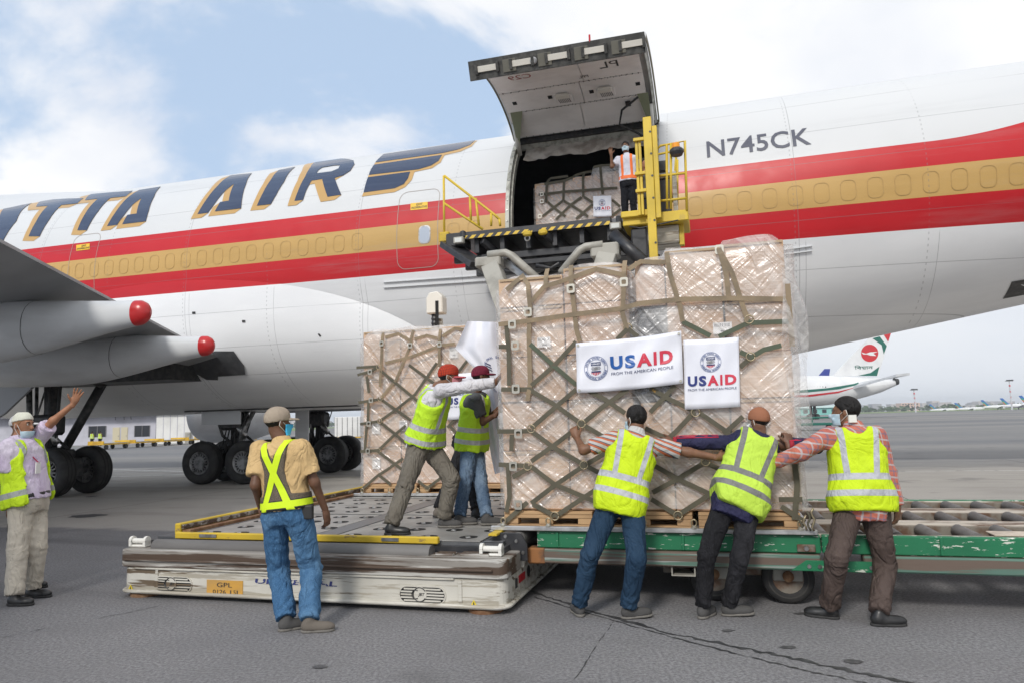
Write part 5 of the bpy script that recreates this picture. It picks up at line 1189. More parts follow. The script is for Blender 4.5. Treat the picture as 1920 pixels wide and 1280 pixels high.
    if kind == 'wide':
        seal(.19, .47, .115)
        for i, (ch_, a, b) in enumerate((('U', .330, .448), ('S', .470, .566), ('A', .580, .722), ('I', .738, .766), ('D', .795, .915))): text(ch_, a, b, .415, .675, blue if i < 2 else USR, .045)
        text('FROM THE AMERICAN PEOPLE', .335, .915, .305, .362, USN, .0, 'tagline')
        for s, t in ((.022, .95), (.978, .95), (.978, .05), (.022, .05)):
            c = at(s, t, .004); MB().lathe(c, (0, -1, 0), [(0, .012), (.004, .012), (.004, .006)], 10).build('eyelet', BUCK, ob)
    elif kind == 'tall':
        seal(.49, .665, .19)
        for i, (ch_, a, b) in enumerate((('U', .065, .238), ('S', .268, .405), ('A', .425, .625), ('I', .655, .695), ('D', .742, .945))): text(ch_, a, b, .325, .475, (USB if blue is USB else blue) if i < 2 else USR, .045)
        text('FROM THE AMERICAN PEOPLE', .065, .945, .258, .292, USN, .0, 'tagline')
    return ob
def qd(pts, n): return [N(x, y, n)[[0, 2]] for x, y in pts]
fB = lambda u, z: big.front(u, z)*.35+(big.n0-.03)*.65-.045
banner('banner', 'wide white banner with seal and slogan, hung tilted on the tallest load', qd([(1079, 643), (1277, 620), (1281, 718), (1082, 736)], 6.42), fB, 'wide', 'printed white banners')
banner('banner', 'upright white banner with seal, right of the wide tilted one', qd([(1281, 637), (1385, 631), (1388, 762), (1284, 767)], 6.42), lambda u, z: fB(u, z)+.015, 'tall', 'printed white banners', blue=M('print_dark_blue', (.025, .04, .19), .4))
fS = lambda u, z: sec.front(u, z)*.3+(P2N-.04)*.7-.04
banner('banner', 'white banner half hidden between the two pushing men in caps', qd([(834, 702), (896, 697), (898, 782), (836, 787)], P2N-.06), fS, 'tall', 'printed white banners', blue=MATS['print_dark_blue'])
fI = lambda u, z: P3N-.09
banner('banner', 'small white banner on the load inside the cargo door', qd([(1112, 368), (1146, 367), (1147, 406), (1113, 407)], P3N-.09), fI, 'tall', 'printed white banners', blue=MATS['print_dark_blue'])
# the loose banner draped over the corner of the tall load
NV = 7.95
edge_l = [(876, 602), (860, 640), (853, 652), (872, 672), (893, 694), (902, 730), (912, 790), (920, 850), (928, 888)]
edge_r = [(934, 604), (935, 640), (936, 668), (937, 690), (938, 710), (940, 750), (944, 800), (950, 850), (953, 880)]
rows = []
def resamp(E, k):
    E = np.array(E, float); d = np.concatenate([[0], np.cumsum(np.linalg.norm(np.diff(E, axis=0), axis=1))]); t = np.linspace(0, d[-1], k); return np.stack([np.interp(t, d, E[:, 0]), np.interp(t, d, E[:, 1])], 1)
A_, B_ = resamp(edge_l, 40), resamp(edge_r, 40)
for i in range(40):
    r_ = []
    for j in range(24):
        f = j/23; p = A_[i]*(1-f)+B_[i]*f
        nn = NV+.035*math.sin(f*6+i*.10)*(.5+.5*math.cos(i*.13))+.012*math.sin(f*15-i*.25)-.10*(1-f)*math.exp(-((i-6)/9)**2)
        r_.append(N(p[0], p[1], nn))
    rows.append(r_)
G_ = np.array(rows); oo = G_[-1, 12].copy(); oo = (float(oo[0]), float(oo[1]), float(oo[2]))
dr = MB().grid(G_).build('draped_banner', BANW, None, oo, smooth=True); dr['_o'] = list(oo); dr.location = W(*oo); dr.rotation_euler = (0, 0, -TH)
tag(dr, 'crumpled white banner draped over the left corner of the tallest load', 'banner', 'printed white banners')
def drp(a, b, d=.006):
    fi, fj = b*39, a*23; i, j = int(min(38, fi)), int(min(22, fj)); u_, v_ = fi-i, fj-j
    p = G_[i, j]*(1-u_)*(1-v_)+G_[i+1, j]*u_*(1-v_)+G_[i, j+1]*(1-u_)*v_+G_[i+1, j+1]*u_*v_; return (p[0], p[1]-d, p[2])
mbt = MB()
for i, ch_ in enumerate('UNITED STATES AGENCY INTERNATIONAL DEVELOPMENT '):
    if ch_ == ' ': continue
    V, F = text_polys(ch_, 1, .03); V -= V.min(0); V = V/V[:, 1].max()*.05; an = 2*math.pi*i/47
    mbt.add([drp(min(1, max(0, .92+(.42+y)*math.cos(an)-x*math.sin(an))), .36+(.115+y*.3)*math.sin(an)+x*.3*math.cos(an)) for x, y in V], F)
mbt.build('seal_lettering', SEAL, dr)['kind'] = 'stuff'
for w in (-.02, 0, .02):
    MB().add([drp(a, b) for a, b in ((.55, .30+w), (.72, .315+w), (.72, .325+w), (.55, .31+w))], [(0, 1, 2, 3)]).build('seal_bar', USN, dr)
# ================================================================== PEOPLE: solids grown as smooth unions of tapered limbs, then meshed
def lerp(a, b, t): return a+(b-a)*t
_perm = rng.random((32, 32, 32)).astype(np.float32)
def noise3(P, fr, seed=0):
    Q = P*np.asarray(fr)+seed*7.31; I = np.floor(Q).astype(int); f = (Q-I); f = f*f*(3-2*f); r = 0
    for dx in (0, 1):
        for dy in (0, 1):
            for dz in (0, 1):
                w = (f[:, 0] if dx else 1-f[:, 0])*(f[:, 1] if dy else 1-f[:, 1])*(f[:, 2] if dz else 1-f[:, 2])
                r = r+w*_perm[(I[:, 0]+dx) & 31, (I[:, 1]+dy) & 31, (I[:, 2]+dz) & 31]
    return r-.5
def cone(P, a, b, ra, rb):                    # tapered capsule
    a, b = np.asarray(a, float), np.asarray(b, float); d = b-a; L2 = d@d+1e-12; t = np.clip(((P-a)@d)/L2, 0, 1)
    return np.linalg.norm(P-a-t[:, None]*d, axis=1)-(ra+(rb-ra)*t)
def ell(P, c, axes, rad):                     # ellipsoid with rows of axes
    q = (P-np.asarray(c))@np.asarray(axes).T/np.asarray(rad); k = np.linalg.norm(q, axis=1)
    return (k-1)*min(rad)*np.clip(k, .6, 1.4)**0
def smin(a, b, k): h = np.clip(.5+.5*(b-a)/k, 0, 1); return b*(1-h)+a*h-k*h*(1-h)
def unit(v): v = np.asarray(v, float); return v/(np.linalg.norm(v)+1e-12)
def surface(fn, lo, hi, h):
    """naive surface nets"""
    lo, hi = np.asarray(lo, float), np.asarray(hi, float); n = np.maximum(3, np.ceil((hi-lo)/h).astype(int)+1)
    ax = [lo[i]+h*np.arange(n[i]) for i in range(3)]
    G = np.stack(np.meshgrid(*ax, indexing='ij'), -1).reshape(-1, 3); D = fn(G).reshape(n)
    D[0], D[-1] = np.maximum(D[0], 1e-3), np.maximum(D[-1], 1e-3); D[:, 0], D[:, -1] = np.maximum(D[:, 0], 1e-3), np.maximum(D[:, -1], 1e-3); D[:, :, 0], D[:, :, -1] = np.maximum(D[:, :, 0], 1e-3), np.maximum(D[:, :, -1], 1e-3)
    S = D < 0; cs = n-1; c = np.zeros(cs, int)
    for i in (0, 1):
        for j in (0, 1):
            for k in (0, 1): c += S[i:i+cs[0], j:j+cs[1], k:k+cs[2]]
    cell = (c > 0) & (c < 8); idx = -np.ones(cs, int); cells = np.argwhere(cell); idx[tuple(cells.T)] = np.arange(len(cells))
    acc = np.zeros((len(cells), 3)); cnt = np.zeros(len(cells)); corners = [(i, j, k) for i in (0, 1) for j in (0, 1) for k in (0, 1)]
    for a in corners:
        for d in range(3):
            if a[d]: continue
            b = list(a); b[d] = 1
            va = D[tuple((cells+a).T)]; vb = D[tuple((cells+b).T)]; m = (va < 0) != (vb < 0); t = np.where(m, va/np.where(m, va-vb, 1), 0)
            p = cells+np.array(a)+0.0; p[:, d] += t; acc[m] += p[m]; cnt[m] += 1
    V = lo+h*(acc/cnt[:, None]); F = []
    for d in range(3):
        e1, e2 = (d+1) % 3, (d+2) % 3; sl0 = [slice(None)]*3; sl1 = [slice(None)]*3; sl0[d] = slice(0, -1); sl1[d] = slice(1, None)
        ch = np.argwhere(S[tuple(sl0)] != S[tuple(sl1)]); ch = ch[(ch[:, e1] > 0) & (ch[:, e2] > 0) & (ch[:, e1] < n[e1]-1) & (ch[:, e2] < n[e2]-1)]
        if not len(ch): continue
        q = []
        for o1, o2 in ((0, 0), (-1, 0), (-1, -1), (0, -1)):
            p = ch.copy(); p[:, e1] += o1; p[:, e2] += o2; q.append(idx[tuple(p.T)])
        q = np.stack(q, 1); fl = S[tuple(sl0)][tuple(ch.T)]; q[~fl] = q[~fl][:, ::-1]; F.append(q)
    return V, np.concatenate(F) if F else np.zeros((0, 4), int)
def sdf_part(name, fn, lo, hi, h, mat, root, uvf=None, parent=None):
    V, F = surface(fn, lo, hi, h); o = np.array(root['_o']); me = bpy.data.meshes.new(name)
    me.vertices.add(len(V)); me.vertices.foreach_set('co', (V-o).astype(np.float32).ravel())
    me.loops.add(F.size); me.loops.foreach_set('vertex_index', F.ravel().astype(np.int32)); me.polygons.add(len(F))
    me.polygons.foreach_set('loop_start', np.arange(0, F.size, 4, dtype=np.int32)); me.polygons.foreach_set('use_smooth', np.ones(len(F), bool))
    me.materials.append(mat)
    if uvf is not None:
        uv = me.uv_layers.new(name='cloth'); UV = uvf(V); uv.data.foreach_set('uv', UV[F.ravel()].astype(np.float32).ravel())
    me.update(calc_edges=True); me.validate()
    if name in ('safety_vest', 'shirt', 'trousers', 'cap'): smooth_by_angle(me, 52)
    ob = bpy.data.objects.new(name, me); col.objects.link(ob); ob.parent = parent or root; return ob
def join_parts(name, items, mat, root):
    Vs, Fs, b = [], [], 0; o = np.array(root['_o'])
    for fn, lo, hi, h in items:
        V, F = surface(fn, lo, hi, h); Vs.append(V-o); Fs.append(F+b); b += len(V)
    V, F = np.concatenate(Vs), np.concatenate(Fs); me = bpy.data.meshes.new(name); me.from_pydata(V.tolist(), [], F.tolist()); me.polygons.foreach_set('use_smooth', [True]*len(F)); me.materials.append(mat)
    me.update(); ob = bpy.data.objects.new(name, me); col.objects.link(ob); ob.parent = root; return ob
# ---- cloth materials
def cloth(name, c, c2=None, rough=.85, fold=.5, weave=260, sheen=.0, plaid=None, fscale=7):
    if name in MATS: return MATS[name]
    t = NT(name); f1 = t.noise(fscale, 5, .6, dist=.8, stretch=(1, 1, .7)); f2 = t.noise(fscale*3, 4, .6, stretch=(1, 1, .6))
    b = t.mix(t.step(t.noise(4, 4), .35, .7), c, c2 or tuple(x*.84 for x in c))
    if plaid:
        s = t.node('ShaderNodeSeparateXYZ'); t.l.new(t.coords(), s.inputs[0]); d1 = t.math('ADD', s.outputs[0], t.math('MULTIPLY', s.outputs[1], .7)); d2 = t.math('ADD', s.outputs[2], t.math('MULTIPLY', s.outputs[0], .15))
        if plaid == 'check':
            for d, fr, lo in ((d1, 21, .72), (d2, 21, .72), (d1, 10.5, .86), (d2, 10.5, .86)): b = t.mix(t.math('MULTIPLY', t.math('GREATER_THAN', t.math('FRACT', t.math('MULTIPLY', d, fr)), lo), .6), b, (.16, .15, .22) if fr > 15 else (.55, .50, .48))
        elif plaid == 'stripe':
            k = t.math('FRACT', t.math('MULTIPLY', t.math('ADD', d2, t.math('MULTIPLY', d1, .35)), 20)); b = t.mix(t.math('GREATER_THAN', k, .66), b, (.46, .13, .06)); b = t.mix(t.math('MULTIPLY', t.math('LESS_THAN', k, .16), 1.), b, (.10, .11, .14))
        elif plaid == 'grid':
            for d in (d1, d2): b = t.mix(t.math('MULTIPLY', t.math('GREATER_THAN', t.math('FRACT', t.math('MULTIPLY', d, 60)), .7), .6), b, (.05, .01, .02))
    rg = t.math('ABSOLUTE', t.math('SUBTRACT', t.noise(fscale*.8, 3, .5, dist=1.4, stretch=(1, 1, .55), loc=(3, 1, 7)), .5))
    t.bump(t.math('ADD', t.math('MULTIPLY', f1, .9), t.math('ADD', t.math('MULTIPLY', t.math('MINIMUM', t.math('MULTIPLY', rg, 9.), 1.), .42), t.math('ADD', t.math('MULTIPLY', f2, .4), t.math('MULTIPLY', t.noise(weave, 2), .06)))), min(1., fold*1.0), .035)
    MATS[name] = t.fin(b, rough, 0, Specular_IOR_Level=.2, Sheen_Weight=sheen); return MATS[name]
def denim(name, c, c2):
    if name in MATS: return MATS[name]
    t = NT(name); f1 = t.noise(8, 5, .6, dist=1.0, stretch=(1, 1, .6)); wear = t.noise(3, 5, .6, stretch=(1, 1, .5))
    b = t.mix(t.step(wear, .38, .66), c, c2); b = t.mix(t.math('MULTIPLY', t.step(t.noise(190, 2, stretch=(1, 1, .25)), .5, .7), .3), b, tuple(min(1, x*1.7) for x in c2))
    rg = t.math('MINIMUM', t.math('MULTIPLY', t.math('ABSOLUTE', t.math('SUBTRACT', t.noise(6.5, 3, .5, dist=1.5, stretch=(1, 1, .5), loc=(2, 5, 1)), .5)), 9.), 1.); t.bump(t.math('ADD', f1, t.math('ADD', t.math('MULTIPLY', rg, .45), t.math('MULTIPLY', t.noise(28, 4), .25))), .6, .035); MATS[name] = t.fin(b, .9, 0, Specular_IOR_Level=.15); return MATS[name]
def skin(name, c):
    if name in MATS: return MATS[name]
    t = NT(name); b = t.mix(t.step(t.noise(14, 5), .35, .7), c, tuple(x*.76 for x in c)); t.bump(t.noise(60, 4), .15, .004)
    MATS[name] = t.fin(b, .52, 0, Specular_IOR_Level=.35, Subsurface_Weight=.06, Subsurface_Radius=(.03, .012, .008)); return MATS[name]
def vest_mat(name, base, tape, kind):
    """high visibility vest: UV u = distance across the back (m), v = height up the torso (0 hips .. 1 neck)"""
    if name in MATS: return MATS[name]
    t = NT(name); uv = t.node('ShaderNodeUVMap'); s = t.node('ShaderNodeSeparateXYZ'); t.l.new(uv.outputs[0], s.inputs[0]); U, V = s.outputs[0], s.outputs[1]
    aU = t.math('ABSOLUTE', U)
    band = lambda x, a, b: t.math('MULTIPLY', t.math('GREATER_THAN', x, a), t.math('LESS_THAN', x, b))
    b = t.mix(t.step(t.noise(5, 5), .35, .7), base, tuple(x*.9 for x in base)); m = 0.
    if kind == 'edge':
        m = t.math('MAXIMUM', band(aU, .118, .150), t.math('MULTIPLY', band(V, .05, .14), t.math('GREATER_THAN', aU, .11))); b = t.mix(m, b, tape)
    if kind == 'full':
        m = t.math('MAXIMUM', band(V, .0, .085), band(V, .22, .31)); m = t.math('MAXIMUM', m, t.math('MULTIPLY', band(t.math('SUBTRACT', aU, t.math('MULTIPLY', t.math('SUBTRACT', V, .4), .045)), .085, .128), t.math('GREATER_THAN', V, .29)))
        tp = t.mix(t.step(t.noise(20, 3), .4, .7), tape, tuple(x*.8 for x in tape)); b = t.mix(m, b, tp)
        edge = t.math('MULTIPLY', t.math('SUBTRACT', 1.0, m), 1.0)
    rg = t.math('MINIMUM', t.math('MULTIPLY', t.math('ABSOLUTE', t.math('SUBTRACT', t.noise(5.5, 3, .5, dist=1.6, stretch=(1, 1, .55), loc=(2, 8, 1)), .5)), 10.), 1.); f1 = t.math('ADD', t.math('MULTIPLY', rg, .28), t.noise(7, 4, .6, dist=.9, stretch=(1, 1, .7))); t.bump(t.math('ADD', f1, t.math('ADD', t.math('MULTIPLY', t.noise(26, 4), .3), t.math('MULTIPLY', m if kind == 'full' else 0., .06))), .6, .03)
    MATS[name] = t.fin(b, .7, 0, Specular_IOR_Level=.3); return MATS[name]
LIME = (.56, .74, .014); LIME2 = (.50, .70, .05)
VESTA = vest_mat('vest_lime_silver', LIME, (.46, .47, .50), 'full'); VESTB = vest_mat('vest_green_grey', (.50, .72, .075), (.20, .20, .19), 'full'); VESTC = vest_mat('vest_lime_green', (.50, .78, .03), (.44, .45, .46), 'full')
HAIR = cloth('black_hair', (.012, .011, .011), (.022, .02, .019), .55, .6, 300); GREYH = cloth('hennaed_hair', (.30, .15, .07), (.20, .11, .06), .6, .5)
MASKB = M('mask_pale_blue', (.42, .58, .66), .7, base2=(.50, .63, .70), scale=20, bump=.4, bscale=30, bstretch=(.2, .2, 3)); MASKC = M('mask_cyan', (.04, .38, .66), .7); MASKW = M('mask_strap_white', (.75, .74, .70), .8)
EYEW = M('eye_white', (.55, .52, .48), .3); EYED = M('eye_dark', (.015, .012, .01), .2)

class Person:
    """joints in world metres; s = stature factor (1 = 1.72 m)"""
    def __init__(p, name, label, J, group=None, s=1.0, skinc=(.20, .105, .062), face=(0, 1, 0), tilt=0., girth=1.0, fwd=None, base=None):
        p.J = {k: np.asarray(v, float) for k, v in J.items()}; p.s = s; p.g = girth
        j = p.J; b = base if base is not None else (j['anL']+j['anR'])/2; b = np.array([b[0], b[1], min(j['anL'][2], j['anR'][2])-.08*s])
        p.root = thing(name, label, 'person', tuple(b), group, framed=False); p.skin = skin('skin_%d' % int(skinc[0]*1000), skinc)
        lat = unit(j['shR']-j['shL']); hl = unit(j['hpR']-j['hpL']); up = unit(j['neck']-j['pel'])
        p.up = up; p.latS = unit(lat-up*(lat@up)); p.latH = unit(hl-up*(hl@up)); p.fw = unit(np.cross(up, p.latS)); 
        f = unit(face); p.face = f; hu = unit(np.array([0, 0, 1.0])-f*f[2]) if tilt == 0 else None
        up_h = np.array([0, 0, 1.0]); up_h = unit(up_h*math.cos(tilt)+f*math.sin(tilt)); p.hf = unit(f-up_h*(f@up_h)); p.hu = up_h; p.hr = np.cross(p.hf, p.hu)
        p.len = np.linalg.norm(j['neck']-j['pel'])
    # torso as stacked ellipses along the spine
    def tlocal(p, P):
        j = p.J; L_ = p.len; t = ((P-j['pel'])@p.up)/L_
        wl = np.clip(t, 0, 1)[:, None]; lat = p.latH*(1-wl)+p.latS*wl; lat /= np.linalg.norm(lat, axis=1)[:, None]; fw = np.cross(np.broadcast_to(p.up, lat.shape), lat)
        ctr = j['pel']+np.outer(t*L_, p.up)
        if 'bow' in j: ctr = ctr+np.outer(np.clip(1-(2*t-1)**2, 0, 1), j['bow'])
        d = P-ctr; return t, (d*lat).sum(1), (d*fw).sum(1)
    TT = [-.30, -.15, 0., .28, .55, .78, .90, .98, 1.06, 1.2]
    AA = [.135, .165, .172, .160, .172, .188, .172, .100, .062, .050]
    BB = [.085, .112, .120, .108, .118, .126, .105, .078, .062, .052]
    def torso(p, P, gr=0., lo=-.2, hi=1.1, hem=0.):
        t, x, y = p.tlocal(P); s, g = p.s, p.g
        a = np.interp(t, p.TT, p.AA)*s*(1+(g-1)*.6)+gr; b = np.interp(t, p.TT, p.BB)*s*g+gr
        if hem: w = np.clip((.55-t)/.55, 0, 1); a = a+hem*w; b = b+hem*w
        bel = .02*p.s*np.exp(-((t-.2)/.25)**2)*(g-1)*6*(y > 0); b = b+bel
        k = (np.abs(x/a)**2.4+np.abs(y/b)**2.4)**(1/2.4); d = (k-1)*np.minimum(a, b); L_ = p.len
        return np.maximum(d, np.maximum((lo-t)*L_, (t-hi)*L_)), t, x, y
    def box(p, keys, pad): Q = np.array([p.J[k] for k in keys]); return Q.min(0)-pad, Q.max(0)+pad
    def arm(p, P, sd, r0, r1, r2, k=.03):
        j = p.J; return smin(cone(P, j['sh'+sd], j['el'+sd], r0, r1), cone(P, j['el'+sd], j['wr'+sd], r1*.98, r2), k)
    def hand_fn(p, sd, pose, dirv, palm):
        """palm + four fingers + thumb; dirv wrist->fingers, palm = palm normal"""
        s = p.s; d = unit(dirv); n = unit(np.asarray(palm)-d*(np.asarray(palm)@d)); x = np.cross(d, n)       # x across the palm
        if sd == 'L': x = -x                       # x points to the thumb side
        w = p.J['wr'+sd]; c0 = w+d*.045*s; segs = []
        curl = {'open': (.05, .12), 'relaxed': (.45, .7), 'grip': (.9, 1.3), 'flat': (.15, .2)}[pose]; spread = .26 if pose == 'open' else .07
        for i, (off, ln) in enumerate(((.030, .070), (.011, .078), (-.009, .073), (-.028, .058))):
            b = w+d*.088*s+x*off*s; fd = unit(d+x*spread*(off/.03)); 
            a1 = unit(fd*math.cos(curl[0])+n*math.sin(curl[0])); a2 = unit(fd*math.cos(curl[0]+curl[1])+n*math.sin(curl[0]+curl[1]))
            m = b+a1*ln*.55*s; e = m+a2*ln*.5*s; segs += [(b, m, .0095*s, .0088*s), (m, e, .0088*s, .0072*s)]
        tb = w+d*.03*s+x*.028*s; td = unit(d*.65+x*(.8 if pose == 'open' else .5)+n*(.15 if pose == 'open' else .45)); tm = tb+td*.042*s; te = tm+unit(td+d*.4)*.034*s; segs += [(tb, tm, .0125*s, .0105*s), (tm, te, .0102*s, .008*s)]
        A = np.stack([x, d, n])
        def fn(P):
            q = smin(ell(P, w+d*.055*s, A, (.040*s, .052*s, .0165*s)), cone(P, w-d*.02, w+d*.03*s, .024*s, .022*s), .02)
            for (a, b, ra, rb) in segs: q = smin(q, cone(P, a, b, ra, rb), .006)
            return q
        return fn, w+d*.08*s
    def head_fn(p):
        s, C, A = p.s, p.J['head'], np.stack([p.hr, p.hf, p.hu]); at = lambda x, y, z: C+(p.hr*x+p.hf*y+p.hu*z)*s
        j = p.J
        def fn(P):
            d = ell(P, at(0, -.012, .035), A, (.073*s, .092*s, .085*s))
            d = smin(d, ell(P, at(0, .022, -.03), A, (.058*s, .068*s, .082*s)), .03)
            d = smin(d, ell(P, at(0, .045, -.085), A, (.034*s, .034*s, .024*s)), .03)                     # chin
            d = smin(d, cone(P, at(0, .088, .012), at(0, .106, -.026), .009*s, .015*s), .012)              # nose
            d = smin(d, cone(P, at(-.032, .078, .030), at(.032, .078, .030), .010*s, .010*s), .016)        # brow
            for q in (-1, 1):
                d = -smin(-d, ell(P, at(q*.032, .094, .010), A, (.017*s, .014*s, .010*s)), .010)
                d = smin(d, ell(P, at(q*.074, -.012, -.002), A, (.010*s, .020*s, .032*s)), .006)
            d = smin(d, ell(P, at(0, .083, -.055), A, (.024*s, .010*s, .010*s)), .008)                     # lips
            d = smin(d, cone(P, at(0, -.02, -.06), j['neck']-p.up*.02, .052*s, .062*s), .03)
            return d
        return fn, C
    def build_body(p, hands):
        j, s = p.J, p.s; items = []
        fn, C = p.head_fn(); lo = np.minimum(C-.14*s, j['neck']-.09); hi = np.maximum(C+.16*s, j['neck']+.09); items.append((fn, lo, hi, .0085))
        for sd in 'LR':
            pose, dv, pn = hands[sd]; hf, hc = p.hand_fn(sd, pose, dv, pn); items.append((hf, hc-.125*s, hc+.125*s, .0062))
            lo, hi = p.box(['sh'+sd, 'el'+sd, 'wr'+sd], .07); items.append((lambda P, sd=sd: p.arm(P, sd, .047*s, .039*s, .0265*s), lo, hi, .011))
        lo, hi = p.box(['pel', 'neck', 'shL', 'shR'], .12); items.append((lambda P: np.minimum(p.torso(P, -.025*s, 0.05, 1.0)[0], 9), lo, hi, .03))
        for sd in 'LR':
            lo, hi = p.box(['hp'+sd, 'kn'+sd, 'an'+sd], .08); items.append((lambda P, sd=sd: smin(cone(P, j['hp'+sd], j['kn'+sd], .05*s, .04*s), cone(P, j['kn'+sd], j['an'+sd], .04*s, .036*s), .03), lo, hi, .02))
        return join_parts('body', items, p.skin, p.root)
    def eyes(p):
        at = lambda x, y, z: p.J['head']+(p.hr*x+p.hf*y+p.hu*z)*p.s; s = p.s
        for q in (-1, 1):
            e = MB().lathe(at(q*.032, .0835, .010), p.hf, [(-.004, .002), (-.002, .0105*s), (.002, .010*s), (.005, .005*s)], 10).build('eye', EYEW, p.root, smooth=True)
            MB().lathe(at(q*.032, .0875, .010), p.hf, [(0, .0055*s), (.002, .004*s)], 8).build('iris', EYED, p.root)
            MB().tube([at(q*.014, .092, .026), at(q*.034, .094, .033), at(q*.052, .080, .028)], [.003*s, .0045*s, .003*s], 6).build('eyebrow', HAIR, p.root, smooth=True)
    def shirt(p, mat, sleeve='short', lo=-.08, gr=.014, r=(.070, .060, .045), hem=.012, collar=None, name='shirt', noise=.0085, hi=.97):
        j, s = p.J, p.s
        def fn(P):
            d = p.torso(P, gr, lo, hi, hem)[0]
            for sd in 'LR':
                if sleeve == 'short': e = lerp(j['sh'+sd], j['el'+sd], .74); a = np.maximum(cone(P, j['sh'+sd], e+unit(e-j['sh'+sd])*.05, r[0]*s, (r[1]+.010)*s), ((P-e)@unit(j['el'+sd]-j['sh'+sd])))
                else:
                    e = lerp(j['el'+sd], j['wr'+sd], .96); a = smin(cone(P, j['sh'+sd], j['el'+sd], r[0]*s, r[1]*s), cone(P, j['el'+sd], e, r[1]*s, r[2]*s), .03); a = np.maximum(a, ((P-e)@unit(j['wr'+sd]-j['el'+sd])))
                d = smin(d, a, .045*s)
            return d+noise*1.2*noise3(P, (16, 16, 11), 1)+noise*noise3(P, (34, 34, 20), 2)-noise*.6*np.exp(-(np.abs(noise3(P, (10, 10, 8), 13))/.05)**2)
        keys = ['pel', 'neck', 'shL', 'shR', 'elL', 'elR']+([] if sleeve == 'short' else ['wrL', 'wrR']); L_, H_ = p.box(keys, .2)
        L_[2] = min(L_[2], j['pel'][2]-.2); ob = sdf_part(name, fn, L_, H_, .0125, mat, p.root)
        if collar:
            c = j['neck']+p.up*.018*s
            def cf(P): t, x, y = p.tlocal(P); k = np.sqrt(x*x+(y*.95)**2); return np.maximum(np.abs(k-.066*s-.25*np.clip(1.0-t, -.1, .1))-.010, np.maximum((.95-t)*p.len, (t-1.06)*p.len))
            sdf_part('collar', cf, c-.13, c+.13, .009, collar, p.root)
        return ob
    def vest(p, mat, lo=-.04, gr=.036, hem=.030, openf=False, name='safety_vest', seed=3, clip=None):
        j, s = p.J, p.s
        def fn(P):
            d, t, x, y = p.torso(P, gr, lo, .955, hem); w = np.where(t < .60, 1.0, np.interp(t, [.60, .70, .80, .93], [.24, .172, .150, .155]))*s
            d = np.maximum(d, np.abs(x)-w); dn = np.hypot(x/(.088*s), (t-1.0)*p.len/(.075*s)); d = np.maximum(d, (1-dn)*.06)
            if openf: d = np.maximum(d, -np.maximum(np.abs(x)-np.interp(t, [0, .6, .95], [.20, .15, .06]), -y+np.interp(t, [0, .7, .95], [-.03, -.01, .01])))
            rgd = np.abs(noise3(P, (7, 7, 5), seed+2)); return d+.014*noise3(P, (11, 11, 7), seed)+.008*noise3(P, (26, 26, 14), seed+1)-.012*np.exp(-(rgd/.05)**2)*.6
        L_, H_ = p.box(['pel', 'neck', 'shL', 'shR'], .19); L_ = L_-np.array([0, 0, .05])
        def uvf(V): t, x, y = p.tlocal(V); return np.stack([x/s, t], 1)
        return sdf_part(name, fn, L_, H_, .0115, mat, p.root, uvf)
    def trousers(p, mat, r=(.098, .078, .064), belt=None, noise=.009, top=.02, name='trousers', cuff=.01, flare=0.0):
        j, s = p.J, p.s; ps = {}
        def fn(P):
            d = p.torso(P, .010, -.24, top, 0)[0]; cr = j['pel']-p.up*.10*s
            for sd in 'LR':
                a = j['an'+sd]; kd = unit(a-j['kn'+sd])
                q = smin(cone(P, j['hp'+sd], j['kn'+sd], r[0]*s, r[1]*s*.94), cone(P, j['kn'+sd], a, r[1]*s*.94, r[2]*s), .012)
                q = np.maximum(q, (P-(a-kd*cuff))@kd)
                # creases bunch at the knee and at the hem
                tk = ((P-j['kn'+sd])@kd); wv = np.exp(-(tk/.10)**2)+1.3*np.exp(-((tk-np.linalg.norm(a-j['kn'+sd])+.06)/.07)**2)
                q = q+wv*.0045*np.sin(tk*85+20*noise3(P, (7, 7, 7), 4)); d = smin(d, q, .035*s)
            return d+noise*1.1*noise3(P, (13, 13, 8), 6)+noise*.8*noise3(P, (30, 30, 15), 7)-noise*.7*np.exp(-(np.abs(noise3(P, (9, 9, 6), 11))/.05)**2)
        L_, H_ = p.box(['pel', 'hpL', 'hpR', 'knL', 'knR', 'anL', 'anR'], .17); H_[2] = min(H_[2], j['pel'][2]+.16)
        ob = sdf_part(name, fn, L_, H_, .0125, mat, p.root)
        if belt:
            def bf(P): d, t, x, y = p.torso(P, .026, top-.035, top+.045, 0); return d
            c = j['pel']; sdf_part('belt', bf, c-.26, c+.26, .011, belt, p.root)
        return ob
    def shoe(p, sd, toe, mat, sole=None, ln=.26, low=False):
        s = p.s; a = p.J['an'+sd]; f = unit(np.array([toe[0], toe[1], 0])); x = np.array([-f[1], f[0], 0]); up = np.array([0, 0, 1.0]); tz = toe[2] if len(toe) > 2 else 0
        fp = unit(f*math.cos(tz)+up*math.sin(tz)); upp = np.cross(x, fp); upp = upp if upp[2] > 0 else -upp
        g = a-upp*.068*s; A = np.stack([x, fp, upp])
        def fn(P):
            d = ell(P, g+fp*.0*s+upp*.030*s, A, (.040*s, .062*s, .052*s)); d = smin(d, ell(P, g+fp*.105*s+upp*.020*s, A, (.047*s, .088*s, .040*s)), .04)
            d = smin(d, cone(P, g-fp*.01+upp*.04*s, a+upp*.005, .042*s, .038*s), .02); return np.maximum(d, -(P-g)@upp)
        c = g+fp*.06; o = sdf_part('shoe', fn, c-.20, c+.20, .0095, mat, p.root)
        def sf(P): q = (P-g)@A.T; d = np.minimum(np.hypot(q[:, 0]/.043, (q[:, 1]-.0)/.068), np.hypot(q[:, 0]/.050, (q[:, 1]-.10)/.096)); return np.maximum((d-1)*.045, np.abs(q[:, 2]+.004)-.010)
